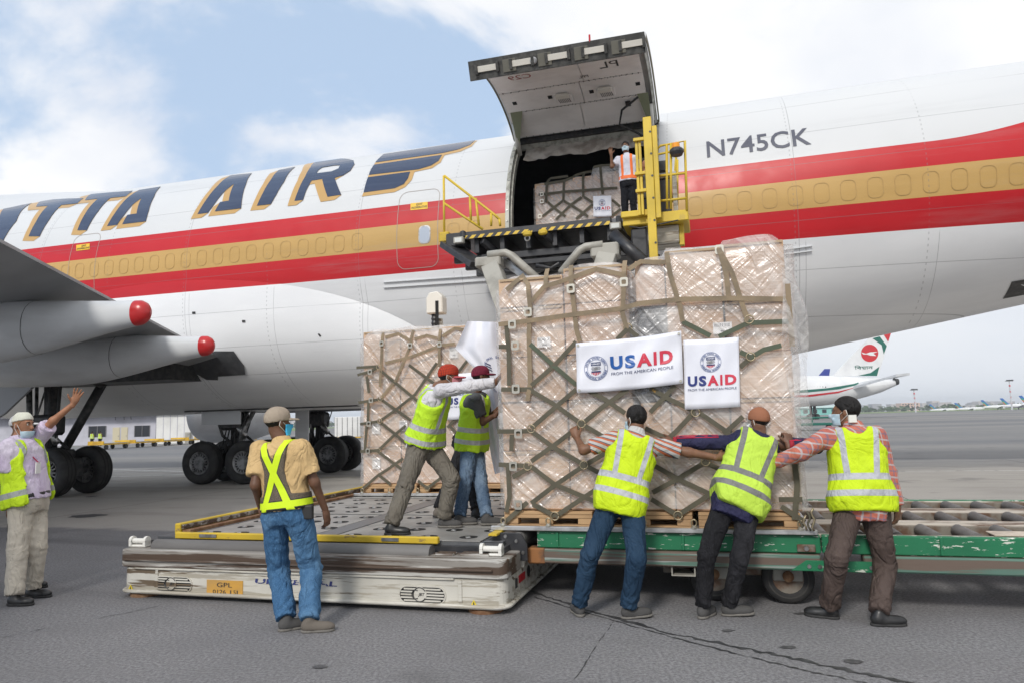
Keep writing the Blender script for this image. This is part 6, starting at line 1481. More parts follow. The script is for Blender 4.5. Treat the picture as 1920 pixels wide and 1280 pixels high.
        sdf_part('sole', sf, c-.20, c+.20, .0085, sole or BLACK, p.root, parent=o)
        return o
    def hair(p, mat=None, low=-.03, thick=.010, front=.055):
        C, A, s = p.J['head'], np.stack([p.hr, p.hf, p.hu]), p.s; fnh, _ = p.head_fn()
        def fn(P):
            q = (P-C)@A.T/s; d = ell(P, C+(p.hu*.037-p.hf*.014)*s, A, ((.073+thick)*s, (.092+thick)*s, (.085+thick)*s))+.006*noise3(P, (60, 60, 60), 9)
            hl = np.interp(q[:, 1], [-.1, -.03, .02, .06, .1], [low-.035, low-.01, .015, front, front+.02]); return np.maximum(d, (hl-q[:, 2])*s)
        return sdf_part('hair', fn, C-.14, C+.15, .0085, mat or HAIR, p.root)
    def cap(p, mat, brim=None, bd=None, low=.018, panel=None, bl=.085):
        C, A, s = p.J['head'], np.stack([p.hr, p.hf, p.hu]), p.s; bd = p.hf if bd is None else unit(bd); bx = np.cross(bd, p.hu)
        def fn(P):
            q = (P-C)@A.T/s; d = ell(P, C+(p.hu*.034-p.hf*.010)*s, A, (.088*s, .107*s, .100*s)); d = smin(d, ell(P, C+(p.hu*.062+p.hf*.030)*s, A, (.070*s, .066*s, .062*s)), .02); return np.maximum(d, (low-.15*q[:, 1]*0-q[:, 2]-.18*np.clip(-q[:, 1], 0, .1))*s)
        o = sdf_part('cap', fn, C-.15, C+.16, .0085, mat, p.root)
        B = np.stack([bx, bd, p.hu]); bc = C+p.hu*(low+.012)*s+bd*.085*s
        def bf(P):
            q = (P-bc)@B.T/s; z = q[:, 2]+.9*q[:, 0]**2*6*.3+.10*np.clip(q[:, 1], 0, 1); return np.maximum(np.maximum(np.hypot(q[:, 0]/.072, q[:, 1]/bl)-1, 0)*.05*s+np.abs(z)*s-.0085, -q[:, 1]*s-.03)
        sdf_part('cap_brim', bf, bc-.14, bc+.14, .0075, brim or mat, p.root, parent=o); return o
    def mask(p, mat, drop=0., straps=True, sag=0.):
        C, A, s = p.J['head'], np.stack([p.hr, p.hf, p.hu]), p.s; fnh, _ = p.head_fn()
        def fn(P):
            q = (P-C)@A.T/s; return np.maximum(np.maximum(np.abs(fnh(P)-.009*s)-.006*s, np.maximum(q[:, 2]+.012+drop, -.105-drop*.5-q[:, 2])*s), (.030-q[:, 1])*s)
        o = sdf_part('face_mask', fn, C-.15, C+.15, .0075, mat, p.root)
        if straps:
            at = lambda x, y, z: C+(p.hr*x+p.hf*y+p.hu*z)*s
            for q in (-1, 1): MB().tube([at(q*.066, .045, -.03-drop), at(q*.076, .0, .01), at(q*.082, -.022, .02), at(q*.078, -.03, -.02), at(q*.066, .03, -.075-drop)], .0026, 5).build('mask_strap', MASKW, p.root, smooth=True)
        return o
def chk(nm, J, s):
    d = lambda a, b: np.linalg.norm(J[a]-J[b])/s
    print('%s  torso %.2f shW %.2f upArm %.2f/%.2f fore %.2f/%.2f thigh %.2f/%.2f shin %.2f/%.2f ankz %.2f/%.2f headz %.2f' % (nm, d('pel', 'neck'), d('shL', 'shR'), d('shL', 'elL'), d('shR', 'elR'), d('elL', 'wrL'), d('elR', 'wrR'), d('hpL', 'knL'), d('hpR', 'knR'), d('knL', 'anL'), d('knR', 'anR'), J['anL'][2], J['anR'][2], J['head'][2]))
# ================================================================== THE CREW
def pix(p):
    q = np.asarray(p)-CAM; z = q@_fw; return np.array([960+FPX*(q@_rt)/z, 640-FPX*(q@_up)/z])
def ik(a, b, l1, l2, px):                     # middle joint of a two-bone limb nearest to a photo point
    a, b = np.asarray(a, float), np.asarray(b, float); d = b-a; L_ = np.linalg.norm(d)
    if L_ > (l1+l2)*.995: return a+d*l1/(l1+l2)
    x = (l1*l1-l2*l2+L_*L_)/(2*L_); r = math.sqrt(max(0, l1*l1-x*x)); e = d/L_; u, v, _ = frame_for(e); best = None
    for k in range(96):
        f = 2*math.pi*k/96; p = a+e*x+(u*math.cos(f)+v*math.sin(f))*r; q = np.linalg.norm(pix(p)-np.array(px))
        if best is None or q < best[0]: best = (q, p)
    return best[1]
def NW(x, y, n): return W(*N(x, y, n))
def pose(name, s, pel, neck, head, sh, hip, an, kn, wr, el, arm=(.285, .25), leg=(.43, .42)):
    """sh/hip/an/wr: (L, R) world points; kn/el: (L, R) photo points that settle the bend"""
    J = dict(pel=pel, neck=neck, head=head, shL=sh[0], shR=sh[1], hpL=hip[0], hpR=hip[1], anL=an[0], anR=an[1], wrL=wr[0], wrR=wr[1])
    J = {k: np.asarray(v, float) for k, v in J.items()}
    for i, sd in enumerate('LR'):
        J['kn'+sd] = ik(J['hp'+sd], J['an'+sd], leg[0]*s, leg[1]*s, kn[i]); J['el'+sd] = ik(J['sh'+sd], J['wr'+sd], arm[0]*s, arm[1]*s, el[i])
    if VERB: chk(name, J, s)
    return J
VERB = False
BRN, BRN2, BRN3, FAIR = (.21, .105, .06), (.15, .075, .045), (.25, .13, .075), (.36, .17, .095)
JEAN = denim('blue_denim', (.045, .115, .225), (.10, .20, .33)); JEAN2 = denim('faded_denim', (.06, .10, .165), (.17, .235, .32)); JEANB = denim('black_denim', (.013, .013, .015), (.03, .03, .034))
GREYSOLE = M('worn_grey_sole', (.16, .15, .135), .8); GREYSHOE = cloth('grey_canvas_shoe', (.085, .083, .082), rough=.85, fold=.2); BLKSHOE = M('black_leather', (.014, .014, .015), .38, base2=(.03, .03, .03), scale=14); TANSHOE = cloth('tan_grey_shoe', (.16, .14, .12), rough=.85, fold=.2)
CREW = 'ground crew at work around the pallets'
# ---- man in striped shirt, back to us, left of the three at the dolly
Y = 6.12
J = pose('P6', 1.0, PY(1164, 932, Y-.03), PY(1193, 808, Y+.06), PY(1192, 786, Y+.12), (PY(1149, 824, Y+.05), PY(1231, 836, Y+.03)), (PY(1141, 950, Y-.02), PY(1186, 954, Y-.04)),
    (GP(1086, 1133, .085), GP(1178, 1138, .085)), ((1105, 1042), (1195, 1046)), (NW(1083, 822, 6.36), NW(1345, 857, 6.30)), ((1102, 840), (1280, 850)), arm=(.27, .235))
p = Person('person', 'man in lime vest and striped short sleeves pushing the load, navy trousers', J, CREW, 1.0, BRN, face=(-.45, .85, -.12))
p.build_body({'L': ('grip', (-.35, .25, .9), (.25, .95, -.1)), 'R': ('flat', (.9, .3, .05), (0, 1, 0))}); p.hair(low=-.055)
p.shirt(cloth('striped_knit', (.50, .49, .47), (.42, .41, .40), .85, .4, plaid='stripe'), 'short', collar=cloth('collar_grey', (.52, .51, .50))); p.vest(VESTA, lo=-.24, seed=3)
p.trousers(cloth('navy_twill', (.014, .036, .070), (.022, .05, .092), .8, .7), r=(.100, .082, .068), belt=None)
p.shoe('L', (-.2, 1, 0), GREYSHOE, GREYSOLE); p.shoe('R', (1, .10, .05), GREYSHOE, GREYSOLE); p.mask(MASKB)
# ---- man in brown cap and navy red sleeves, middle
Y = 5.98
J = pose('P7', 1.0, PY(1384, 930, Y-.05), PY(1424, 812, Y+.12), PY(1420, 790, Y+.22), (PY(1379, 830, Y+.13), PY(1464, 833, Y+.10)), (PY(1358, 948, Y-.03), PY(1404, 953, Y-.05)),
    (GP(1318, 1137, .085), GP(1366, 1133, .085)), ((1323, 1049), (1388, 1049)), (NW(1262, 828, 6.34), NW(1479, 834, 6.36)), ((1320, 842), (1502, 836)), arm=(.27, .22))
p = Person('person', 'man in brown cap, green vest and navy sleeves with red stripes, black jeans', J, CREW, 1.0, BRN2, face=(-.55, .8, -.25))
p.build_body({'L': ('grip', (-.9, .3, .12), (.1, 1, -.2)), 'R': ('grip', (.1, .35, .9), (-.1, 1, -.1))}); p.hair(low=-.05, thick=.006); p.mask(MASKB, straps=True)
p.cap(cloth('brown_cap', (.30, .13, .075), (.25, .11, .06), .85, .2), bd=(-.55, .85, -.2))
NAVYJ = cloth('navy_jersey', (.020, .020, .055), (.03, .03, .075), .7, .6); ob = p.shirt(NAVYJ, 'long', r=(.068, .058, .046), lo=-.33, hem=.012)
for k in range(3):                                # red stripes running down each sleeve
    for sd in 'LR':
        a, e, w = (p.J[q+sd] for q in ('sh', 'el', 'wr')); up = np.array([0, 0, 1.0]); o = np.array([0, -.35, .94])*.058
        sh_ = np.cross(unit(w-a), unit(o))*(.026*(k-1)); MB().tube([lerp(a, e, .5)+o*1.06+sh_, e+o*.98+sh_, lerp(e, w, .5)+o*.90+sh_, lerp(e, w, .88)+o*.80+sh_], .0042, 5).build('sleeve_stripe', M('stripe_red', (.50, .02, .06), .8), p.root, smooth=True)
for sd in 'LR':
    e, w = p.J['el'+sd], p.J['wr'+sd]; MB().tube([lerp(e, w, .86), lerp(e, w, 1.0)], .046, 12).build('cuff', M('cuff_crimson', (.33, .012, .03), .8, base2=(.25, .01, .02), scale=40), p.root, smooth=True)
p.vest(VESTB, lo=-.20, seed=5, hem=.045)
p.trousers(JEANB, r=(.096, .074, .060)); p.shoe('L', (.5, .6, 0), GREYSHOE, GREYSOLE); p.shoe('R', (1, -.15, .06), GREYSHOE, GREYSOLE)
# ---- man in checked shirt, right
Y = 5.78
J = pose('P8', 1.03, PY(1615, 930, Y), PY(1600, 797, Y+.08), PY(1586, 772, Y+.16), (PY(1556, 815, Y+.10), PY(1643, 814, Y+.03)), (PY(1592, 952, Y+.03), PY(1640, 954, Y-.03)),
    (GP(1556, 1137, .085), GP(1648, 1150, .085)), ((1566, 1050), (1662, 1054)), (NW(1442, 868, 6.34), PY(1683, 950, Y-.05)), ((1506, 846), (1690, 900)), arm=(.29, .26), leg=(.435, .425))
p = Person('person', 'man in lime vest over red checked shirt, brown trousers, at the right end', J, CREW, 1.03, BRN, face=(-.75, .6, -.15))
p.build_body({'L': ('flat', (-.8, .5, .1), (0, 1, 0)), 'R': ('relaxed', (-.1, .1, -1), (-.5, .6, 0))}); p.hair(low=-.06); p.mask(MASKB)
p.shirt(cloth('red_check', (.50, .16, .11), (.42, .13, .10), .85, .4, plaid='check'), 'long', lo=-.33, r=(.072, .062, .050), hem=.014, collar=cloth('red_check', (.5, .2, .16))); p.vest(VESTA, lo=-.20, seed=8, hem=.045)
p.trousers(cloth('brown_trousers', (.072, .052, .045), (.09, .066, .058), .75, .7), r=(.104, .086, .072)); p.shoe('L', (-.75, .5, 0), BLKSHOE); p.shoe('R', (1, -.1, 0), BLKSHOE)
MB().box(tuple(PY(1597, 784, Y+.0)-np.array([.03, .02, .03])), tuple(PY(1597, 784, Y+.0)+np.array([.03, .0, .03]))).build('collar_label', MASKW, p.root)
# ---- supervisor in tan shirt with reflective harness
Y = 5.98
J = pose('P2', 1.03, PY(538, 950, Y), PY(528, 824, Y+.02), PY(521, 792, Y+.03), (PY(487, 842, Y+.05), PY(565, 840, Y-.04)), (PY(515, 970, Y+.03), PY(560, 970, Y-.03)),
    (GP(537, 1160, .085), GP(580, 1163, .085)), ((524, 1068), (584, 1068)), (PY(489, 950, Y+.12), PY(610, 955, Y+.06)), ((480, 925), (593, 912)), arm=(.29, .25), leg=(.43, .42))
p = Person('person', 'man in beige cap and tan shirt with lime cross-back harness, blue jeans', J, CREW, 1.03, BRN2, face=(.68, .73, .08), girth=1.06)
p.build_body({'L': ('relaxed', (.1, .1, -1), (.9, .2, 0)), 'R': ('relaxed', (.15, .15, -1), (-.85, .4, 0))}); p.hair(low=-.05, thick=.006); p.mask(MASKC)
p.cap(cloth('beige_cap', (.36, .30, .235), (.31, .255, .20), .85, .2), bd=(.68, .73, .05), bl=.09)
TAN = cloth('tan_shirt', (.60, .42, .205), (.53, .365, .175), .85, .6); p.shirt(TAN, 'short', lo=-.03, r=(.078, .070, .05), collar=cloth('tan_shirt', (.6, .42, .2)))
def harness(p):
    t = NT('harness'); uv = t.node('ShaderNodeUVMap'); s = t.node('ShaderNodeSeparateXYZ'); t.l.new(uv.outputs[0], s.inputs[0]); U, V = s.outputs[0], s.outputs[1]; aU = t.math('ABSOLUTE', U)
    ctr = t.math('MULTIPLY', t.math('ABSOLUTE', t.math('SUBTRACT', V, .52)), .225); dist = t.math('ABSOLUTE', t.math('SUBTRACT', aU, ctr))
    x = t.math('MAXIMUM', t.math('LESS_THAN', dist, .029), t.math('MULTIPLY', t.math('GREATER_THAN', V, .01), t.math('LESS_THAN', V, .105)))
    mesh = t.mix(t.step(t.noise(240, 2), .4, .6), (.055, .045, .035), (.16, .125, .085)); b = t.mix(t.math('LESS_THAN', dist, .036), mesh, (.02, .02, .02)); b = t.mix(t.math('LESS_THAN', V, .12), b, (.015, .015, .016)); t.bump(t.noise(9, 4), .3, .02)
    m = t.fin(t.mix(x, b, (.62, .83, .012)), .7); s_ = p.s
    def fn(P):
        d, t_, x_, y_ = p.torso(P, .032, -.03, .985, .0); w = np.interp(t_, [-.1, .17, .20, .40, .55, .75, .92, 1.0], [.4, .4, .125, .098, .088, .110, .120, .13])*s_
        d = np.maximum(d, np.abs(x_)-w); v = np.interp(t_, [.72, .95], [0, .075]); d = np.maximum(d, np.where(t_ > .72, v-np.abs(x_), -1)); return d
    L_, H_ = p.box(['pel', 'neck', 'shL', 'shR'], .17); return sdf_part('reflective_harness', fn, L_, H_, .0095, m, p.root, lambda V: np.stack([p.tlocal(V)[1]/s_, p.tlocal(V)[0]], 1))
harness(p); p.trousers(JEAN, r=(.106, .088, .076), noise=.011); p.shoe('L', (.75, .5, 0), GREYSHOE, GREYSOLE); p.shoe('R', (1, .12, 0), TANSHOE, GREYSOLE)
c = p.J['pel']+p.up*.0+np.array([.195, -.085, -.03]); MB().box(tuple(c-np.array([.045, .03, .06])), tuple(c+np.array([.045, .03, .055]))).build('belt_pouch', M('pouch_black', (.02, .02, .021), .6), p.root, bevel=.012, seg=2)
# ---- elder man waving, far left
Y = 7.25
J = pose('P1', 1.0, PY(52, 934, Y), PY(32, 822, Y), PY(44, 797, Y+.02), (PY(66, 822, Y+.17), PY(17, 836, Y-.16)), (PY(64, 948, Y+.10), PY(40, 950, Y-.09)),
    (GP(60, 1103, .085), GP(27, 1117, .085)), ((70, 1023), (33, 1034)), (PY(137, 757, Y+.14), PY(22, 957, Y-.15)), ((98, 790), (10, 905)), arm=(.28, .25), leg=(.42, .41))
J['shL'] = J['shL']+np.array([.02, 0, .0]); J['bow'] = np.array([.02, 0, 0])
p = Person('person', 'man in white skullcap and lilac shirt waving with raised hand', J, CREW, 1.0, FAIR, face=(.97, -.18, .06), girth=1.16)
p.build_body({'L': ('open', (.35, .05, .94), (.55, -.80, -.1)), 'R': ('relaxed', (.18, 0, -1), (.1, 1, 0))}); p.eyes(); p.hair(GREYH, low=-.045, thick=.005, front=.06); p.mask(MASKB, drop=.045)
def skullcap(p, mat):
    C, A, s = p.J['head'], np.stack([p.hr, p.hf, p.hu]), p.s
    def fn(P): q = (P-C)@A.T/s; return np.maximum(np.maximum(ell(P, C+(p.hu*.035-p.hf*.012)*s, A, (.085*s, .104*s, .112*s)), (.045-.25*q[:, 1]*0-q[:, 2]+.18*q[:, 1])*s), (q[:, 2]-.135)*s)
    sdf_part('skullcap', fn, C-.15, C+.17, .0085, mat, p.root)
skullcap(p, cloth('white_knit_cap', (.70, .70, .60), (.62, .62, .53), .9, .2))
p.shirt(cloth('lilac_shirt', (.60, .50, .66), (.66, .60, .70), .8, .5), 'short', lo=-.04, r=(.082, .076, .05), collar=cloth('lilac_shirt', (.6, .5, .66))); p.vest(vest_mat('vest_lime_grey_trim', (.58, .82, .02), (.34, .36, .34), 'edge'), lo=-.10, openf=True, seed=12, gr=.034)
p.trousers(cloth('cream_trousers', (.50, .455, .385), (.44, .40, .335), .8, .6), r=(.108, .090, .078), belt=BLKSHOE); p.shoe('L', (1, .05, 0), BLKSHOE); p.shoe('R', (1, -.05, 0), BLKSHOE)
nk = p.J['neck']; ch_ = p.J['pel']+p.up*.22*p.s+p.fw*.165
MB().tube([nk+np.array([.02, -.075, .0]), nk+np.array([.11, -.06, -.09]), ch_+np.array([.03, -.03, .10])], .006, 5).build('lanyard', M('lanyard_red', (.45, .03, .08), .7), p.root, smooth=True)
MB().box(tuple(ch_+np.array([.02, -.07, .0])), tuple(ch_+np.array([.03, .0, .11]))).build('badge', LABEL, p.root)
# ---- someone half out of frame behind him
J2 = {k: v+np.array([-.33, .45, .0]) for k, v in J.items() if k != 'bow'}; J2['wrL'] = J2['shL']+np.array([-.02, .05, -.52]); J2['elL'] = J2['shL']+np.array([-.04, .05, -.28])
p = Person('person', 'person in white cap and lime vest cut off by the left edge', J2, CREW, 1.0, BRN, face=(.9, .3, 0)); p.build_body({'L': ('relaxed', (0, 0, -1), (0, -1, 0)), 'R': ('relaxed', (0, 0, -1), (0, 1, 0))}); p.cap(cloth('plain_white_cap', (.72, .72, .73), rough=.85)); p.shirt(cloth('dark_tee', (.03, .035, .05)), 'short'); p.vest(VESTA); p.trousers(JEANB); p.shoe('L', (1, 0, 0), BLKSHOE); p.shoe('R', (1, 0, 0), BLKSHOE)
# ---- three men pushing from the loader deck
ZD = .536
def deck(x, y, h=.085): return GP(x, y, ZD+h)
pel = NW(796, 826, 6.98)
J = pose('P3', 1.0, pel, NW(822, 722, 6.92), NW(842, 706, 6.90), (NW(828, 726, 7.09), NW(826, 732, 6.76)), (NW(806, 838, 7.06), NW(786, 838, 6.89)),
    (deck(832, 972), deck(733, 985)), ((846, 893), (760, 899)), (NW(930, 716, 7.25), NW(930, 716, 6.88)), ((880, 724), (876, 722)), arm=(.30, .27), leg=(.43, .42))
p = Person('person', 'man in orange cap and white long sleeves leaning in to push, grey trousers', J, CREW, 1.0, BRN, face=(.93, .1, -.25))
p.build_body({'L': ('flat', (.5, .1, .85), (.9, 0, -.3)), 'R': ('flat', (.55, -.05, .85), (.85, 0, -.4))}); p.hair(low=-.05, thick=.008); p.mask(M('mask_pink', (.55, .22, .24), .7))
p.cap(cloth('orange_mesh_cap', (.50, .055, .02), (.42, .045, .015), .8, .3, plaid='grid'), brim=cloth('pink_brim', (.50, .10, .12)), bd=(.9, .1, -.35))
p.shirt(cloth('white_shirt', (.66, .65, .67), (.58, .57, .60), .8, .7), 'long', lo=-.16, r=(.072, .060, .050)); p.vest(VESTC, lo=-.04, seed=17, hem=.035)
p.trousers(cloth('olive_grey_trousers', (.165, .15, .125), (.135, .12, .10), .8, .8), r=(.112, .092, .074)); p.shoe('L', (1, -.12, 0), GREYSHOE, GREYSOLE); p.shoe('R', (1, -.05, 0), BLKSHOE)
pel = NW(885, 828, 7.66)
J = pose('P4', .97, pel, NW(893, 732, 7.62), NW(902, 706, 7.61), (NW(905, 746, 7.78), NW(891, 748, 7.48)), (NW(891, 842, 7.74), NW(880, 844, 7.57)),
    (deck(912, 968), deck(862, 967)), ((924, 905), (872, 902)), (NW(930, 770, 7.75), NW(930, 777, 7.42)), ((915, 790), (903, 786)), arm=(.27, .235), leg=(.41, .40))
p = Person('person', 'man in maroon patterned cap and grey tee pushing with bent arms, jeans', J, CREW, .97, BRN2, face=(.95, .25, -.1))
p.build_body({'L': ('flat', (.6, 0, .75), (.9, 0, -.3)), 'R': ('flat', (.6, 0, .75), (.9, 0, -.3))}); p.hair(low=-.05, thick=.007)
p.cap(cloth('maroon_cap', (.20, .02, .045), (.16, .015, .035), .8, .3, plaid='grid'), bd=(.95, .2, .05)); p.shirt(cloth('charcoal_tee', (.075, .08, .085), (.10, .105, .11), .85, .5), 'short', r=(.072, .066, .05)); p.vest(VESTC, lo=-.14, seed=21, hem=.035)
p.trousers(JEAN2, r=(.098, .080, .064)); p.shoe('L', (1, .0, 0), GREYSHOE, GREYSOLE); p.shoe('R', (1, -.08, 0), GREYSHOE, GREYSOLE)
pel = NW(872, 826, 8.2)
J = pose('P5', .98, pel, NW(912, 762, 8.2), NW(927, 744, 8.2), (NW(913, 772, 8.35), NW(910, 774, 8.05)), (NW(877, 842, 8.28), NW(868, 844, 8.12)),
    (deck(893, 956), deck(822, 955)), ((905, 900), (835, 905)), (NW(938, 800, 8.3), NW(938, 790, 8.0)), ((925, 815), (925, 810)), arm=(.26, .23), leg=(.40, .40))
p = Person('person', 'crouching man in black clothes hidden behind the man in the maroon cap', J, CREW, .98, BRN2, face=(.9, .2, -.3)); DK = cloth('black_jersey', (.015, .014, .017), (.025, .022, .026), .8, .5)
p.build_body({'L': ('flat', (.6, 0, .75), (.9, 0, -.3)), 'R': ('flat', (.6, 0, .75), (.9, 0, -.3))}); p.hair(low=-.05); p.cap(DK, bd=(.9, .2, -.2)); p.shirt(DK, 'long'); p.trousers(JEANB); p.shoe('L', (1, 0, 0), BLKSHOE); p.shoe('R', (1, 0, 0), TANSHOE)
# ---- loadmaster in the doorway
nB = 14.55; zB = BZ-.03
def PB(x, y, dn=0): return NW(x, y, nB+dn)
hp_ = PB(1179, 350); 
aL, aR = PB(1189, 392, .02), PB(1171, 393, .02); aL[2] = zB+.085; aR[2] = zB+.085
J = pose('P9', .97, PB(1178, 340), PB(1175, 291), PB(1173, 276, -.02), (PB(1191, 299), PB(1159, 299)), (PB(1185, 347), PB(1171, 347)), (aL, aR), ((1188, 370), (1171, 370)), (PB(1203, 332, .05), PB(1146, 291, -.22)), ((1201, 318), (1147, 306)), arm=(.27, .24), leg=(.40, .40))
p = Person('person', 'man in white shirt with orange harness and mask in the cargo doorway, hand raised', J, CREW, .97, BRN, face=(-.35, -.92, -.12))
p.build_body({'L': ('relaxed', (0, 0, -1), (-1, 0, 0)), 'R': ('open', (-.15, -.2, .95), (-.1, -.95, -.2))}); p.eyes(); p.hair(low=-.04, front=.05); p.mask(MASKB)
p.shirt(cloth('white_uniform', (.62, .63, .70), (.56, .57, .64), .8, .4), 'short', lo=-.02, collar=cloth('white_uniform', (.62, .63, .7)))
ORG = M('harness_orange', (.85, .17, .02), .6, base2=(.75, .14, .02), scale=9)
def front_straps(p):
    s_ = p.s
    def fn(P):
        d, t, x, y = p.torso(P, .030, .02, .99, .0); return np.maximum(d, np.minimum(np.abs(np.abs(x)-.098*s_)-.026, np.maximum((.02-t)*p.len, (t-.16)*p.len)))
    L_, H_ = p.box(['pel', 'neck', 'shL', 'shR'], .17); sdf_part('reflective_harness', fn, L_, H_, .0115, ORG, p.root)
front_straps(p); p.trousers(cloth('black_trousers', (.012, .013, .017), rough=.8, fold=.6), r=(.094, .078, .066)); p.shoe('L', (.2, -1, 0), BLKSHOE); p.shoe('R', (-.2, -1, 0), BLKSHOE)
# ---- second handler crouched beside him behind the mast
J2 = {k: v.copy() for k, v in J.items()}
off = EU*.34+EN*.25
for k in J2: J2[k] = J2[k]+off
for k in ('pel', 'neck', 'head', 'shL', 'shR', 'hpL', 'hpR', 'wrL', 'wrR', 'elL', 'elR'): J2[k] = J2[k]-EZ*.32
J2['wrR'] = J2['shR']+np.array([-.05, -.1, -.50]); J2['elR'] = J2['shR']+np.array([-.06, -.02, -.27])
for i, sd in enumerate('LR'): J2['kn'+sd] = ik(J2['hp'+sd], J2['an'+sd], .40, .40, (1205+4*i, 380))
p = Person('person', 'person in dark camouflage half hidden behind the yellow mast', J2, CREW, .97, FAIR, face=(.5, -.8, -.2)); p.build_body({'L': ('relaxed', (0, 0, -1), (-1, 0, 0)), 'R': ('relaxed', (0, 0, -1), (1, 0, 0))}); p.hair(); p.shirt(cloth('camouflage_shirt', (.05, .052, .04), (.14, .13, .11), .85, .4, fscale=12), 'short'); p.trousers(JEANB); p.shoe('L', (.2, -1, 0), BLKSHOE); p.shoe('R', (-.2, -1, 0), BLKSHOE)
# ================================================================== BACKGROUND
def place(ob, loc, rz=0): ob.location = loc; ob.rotation_euler = (0, 0, rz); return ob
# ---- terminal annexe seen under the belly
WALL = M('annexe_lilac_wall', (.50, .50, .56), .85, base2=(.42, .42, .47), scale=.6); WALLW = M('white_cladding', (.70, .70, .68), .6, base2=(.60, .60, .58), scale=.5)
DOORC = M('cream_door', (.55, .50, .36), .7); DKWIN = M('dark_window', (.025, .028, .035), .2); ROOFD = M('roof_edge_dark', (.12, .12, .13), .7)
def sx(x, Y): return PY(x, 800, Y)[0]
Yb = 92.0; base = (sx(150, Yb), Yb, 0)
an = thing('annexe_building', 'low lilac grey annexe with cream doors behind the landing gear', 'building', base, framed=False)
X0, X1 = sx(-260, Yb), sx(292, Yb)
MB().box((X0, Yb, 0), (X1, Yb+12, 3.6)).build('wall', WALL, an)
MB().box((X0-.5, Yb-1.2, 3.6), (X1+.3, Yb+12.5, 3.95)).build('roof', ROOFD, an)  # dark slab edge paints in the shadow gap below the fascia
MB().box((X0-.5, Yb-1.25, 3.98), (X1+.3, Yb-1.0, 4.25)).build('fascia', WALLW, an)
for xa, xb in ((212, 225), (228, 240)):
    d = MB().box((sx(xa, Yb), Yb-.06, 0), (sx(xb, Yb), Yb+.02, 2.15)).build('door', DOORC, an); MB().box((sx(xb, Yb)-.18, Yb-.10, 1.0), (sx(xb, Yb)-.10, Yb-.061, 1.12)).build('handle', STEEL, d)
for xa, xb, z0, z1 in ((167, 199, 1.0, 2.4), (253, 281, .9, 2.3), (60, 92, 1.0, 2.4)):
    w = MB().box((sx(xa, Yb), Yb-.03, z0), (sx(xb, Yb), Yb+.02, z1)).build('window', DKWIN, an)
    for q in (xa, (xa+xb)/2, xb): MB().box((sx(q, Yb)-.05, Yb-.06, z0), (sx(q, Yb)+.05, Yb-.031, z1)).build('window_frame', ROOFD, w)
for q in (216, 232, 245): MB().tube([(sx(q, Yb), Yb-.05, 3.5), (sx(q, Yb)+.3, Yb-.5, 3.1)], .04, 5).build('lamp_arm', ROOFD, an)
Xa, Xb = sx(293, Yb-4), sx(398, Yb-4)
wb = thing('white_shed', 'plain white clad shed beside the annexe', 'building', ((Xa+Xb)/2, Yb-4, 0), framed=False)
MB().box((Xa, Yb-4, 0), (Xb, Yb+8, 3.55)).build('wall', WALLW, wb); MB().box((Xa-.3, Yb-4.4, 3.55), (Xb+.3, Yb+8.3, 3.8)).build('roof', ROOFD, wb)
for k in range(1, 8): MB().box((lerp(Xa, Xb, k/8)-.03, Yb-4.03, .1), (lerp(Xa, Xb, k/8)+.03, Yb-4.001, 3.5)).build('panel_joint', WALL, wb)
MB().box((lerp(Xa, Xb, .55), Yb-4.5, 0), (lerp(Xa, Xb, .63), Yb-4.05, 1.3)).build('cabinet', LGREY, wb)
# ---- yellow baggage dollies in a row
YL = M('dolly_yellow', (.62, .38, .02), .6, base2=(.45, .27, .03), scale=1.5)
def ydolly(loc, label, load=None, rz=.12):
    e = thing('baggage_dolly', label, 'dolly', tuple(loc), 'yellow baggage dollies', framed=False); e.rotation_euler = (0, 0, rz); o = np.array(loc)
    MB().box(tuple(o+[-1.9, -.8, .42]), tuple(o+[1.9, .8, .55])).build('deck', YL, e, bevel=.02)
    MB().box(tuple(o+[-1.85, -.75, .56]), tuple(o+[1.85, .75, .60])).build('roller_bed', STEEL, e)
    for a in (-1.35, 1.35):
        for b in (-.7, .7): MB().lathe(o+np.array([a, b, .22]), (0, 1, 0), [(-.09, .10), (-.10, .19), (-.06, .22), (.06, .22), (.10, .19), (.09, .10)], 16).build('wheel', BLACK, e)
    MB().bar(o+np.array([1.9, 0, .40]), o+np.array([2.7, 0, .30]), .10, .08).build('tow_bar', YL, e)
    for a in (-1.8, 1.8): MB().box(tuple(o+[a-.06, -.8, .55]), tuple(o+[a+.06, .8, .78])).build('end_stop', YL, e, bevel=.02)
    return e
ends = GP(205, 841), GP(400, 829)
labs = ['yellow baggage dolly nearest the wing gear tyres', 'yellow baggage dolly below the two distant workers', 'yellow baggage dolly in front of the annexe window', 'yellow baggage dolly in front of the white shed', 'yellow baggage dolly just left of the body gear tyre']
for k in range(5): ydolly(lerp(ends[0], ends[1], k/4.), labs[k], rz=math.atan2(ends[1][1]-ends[0][1], ends[1][0]-ends[0][0]))
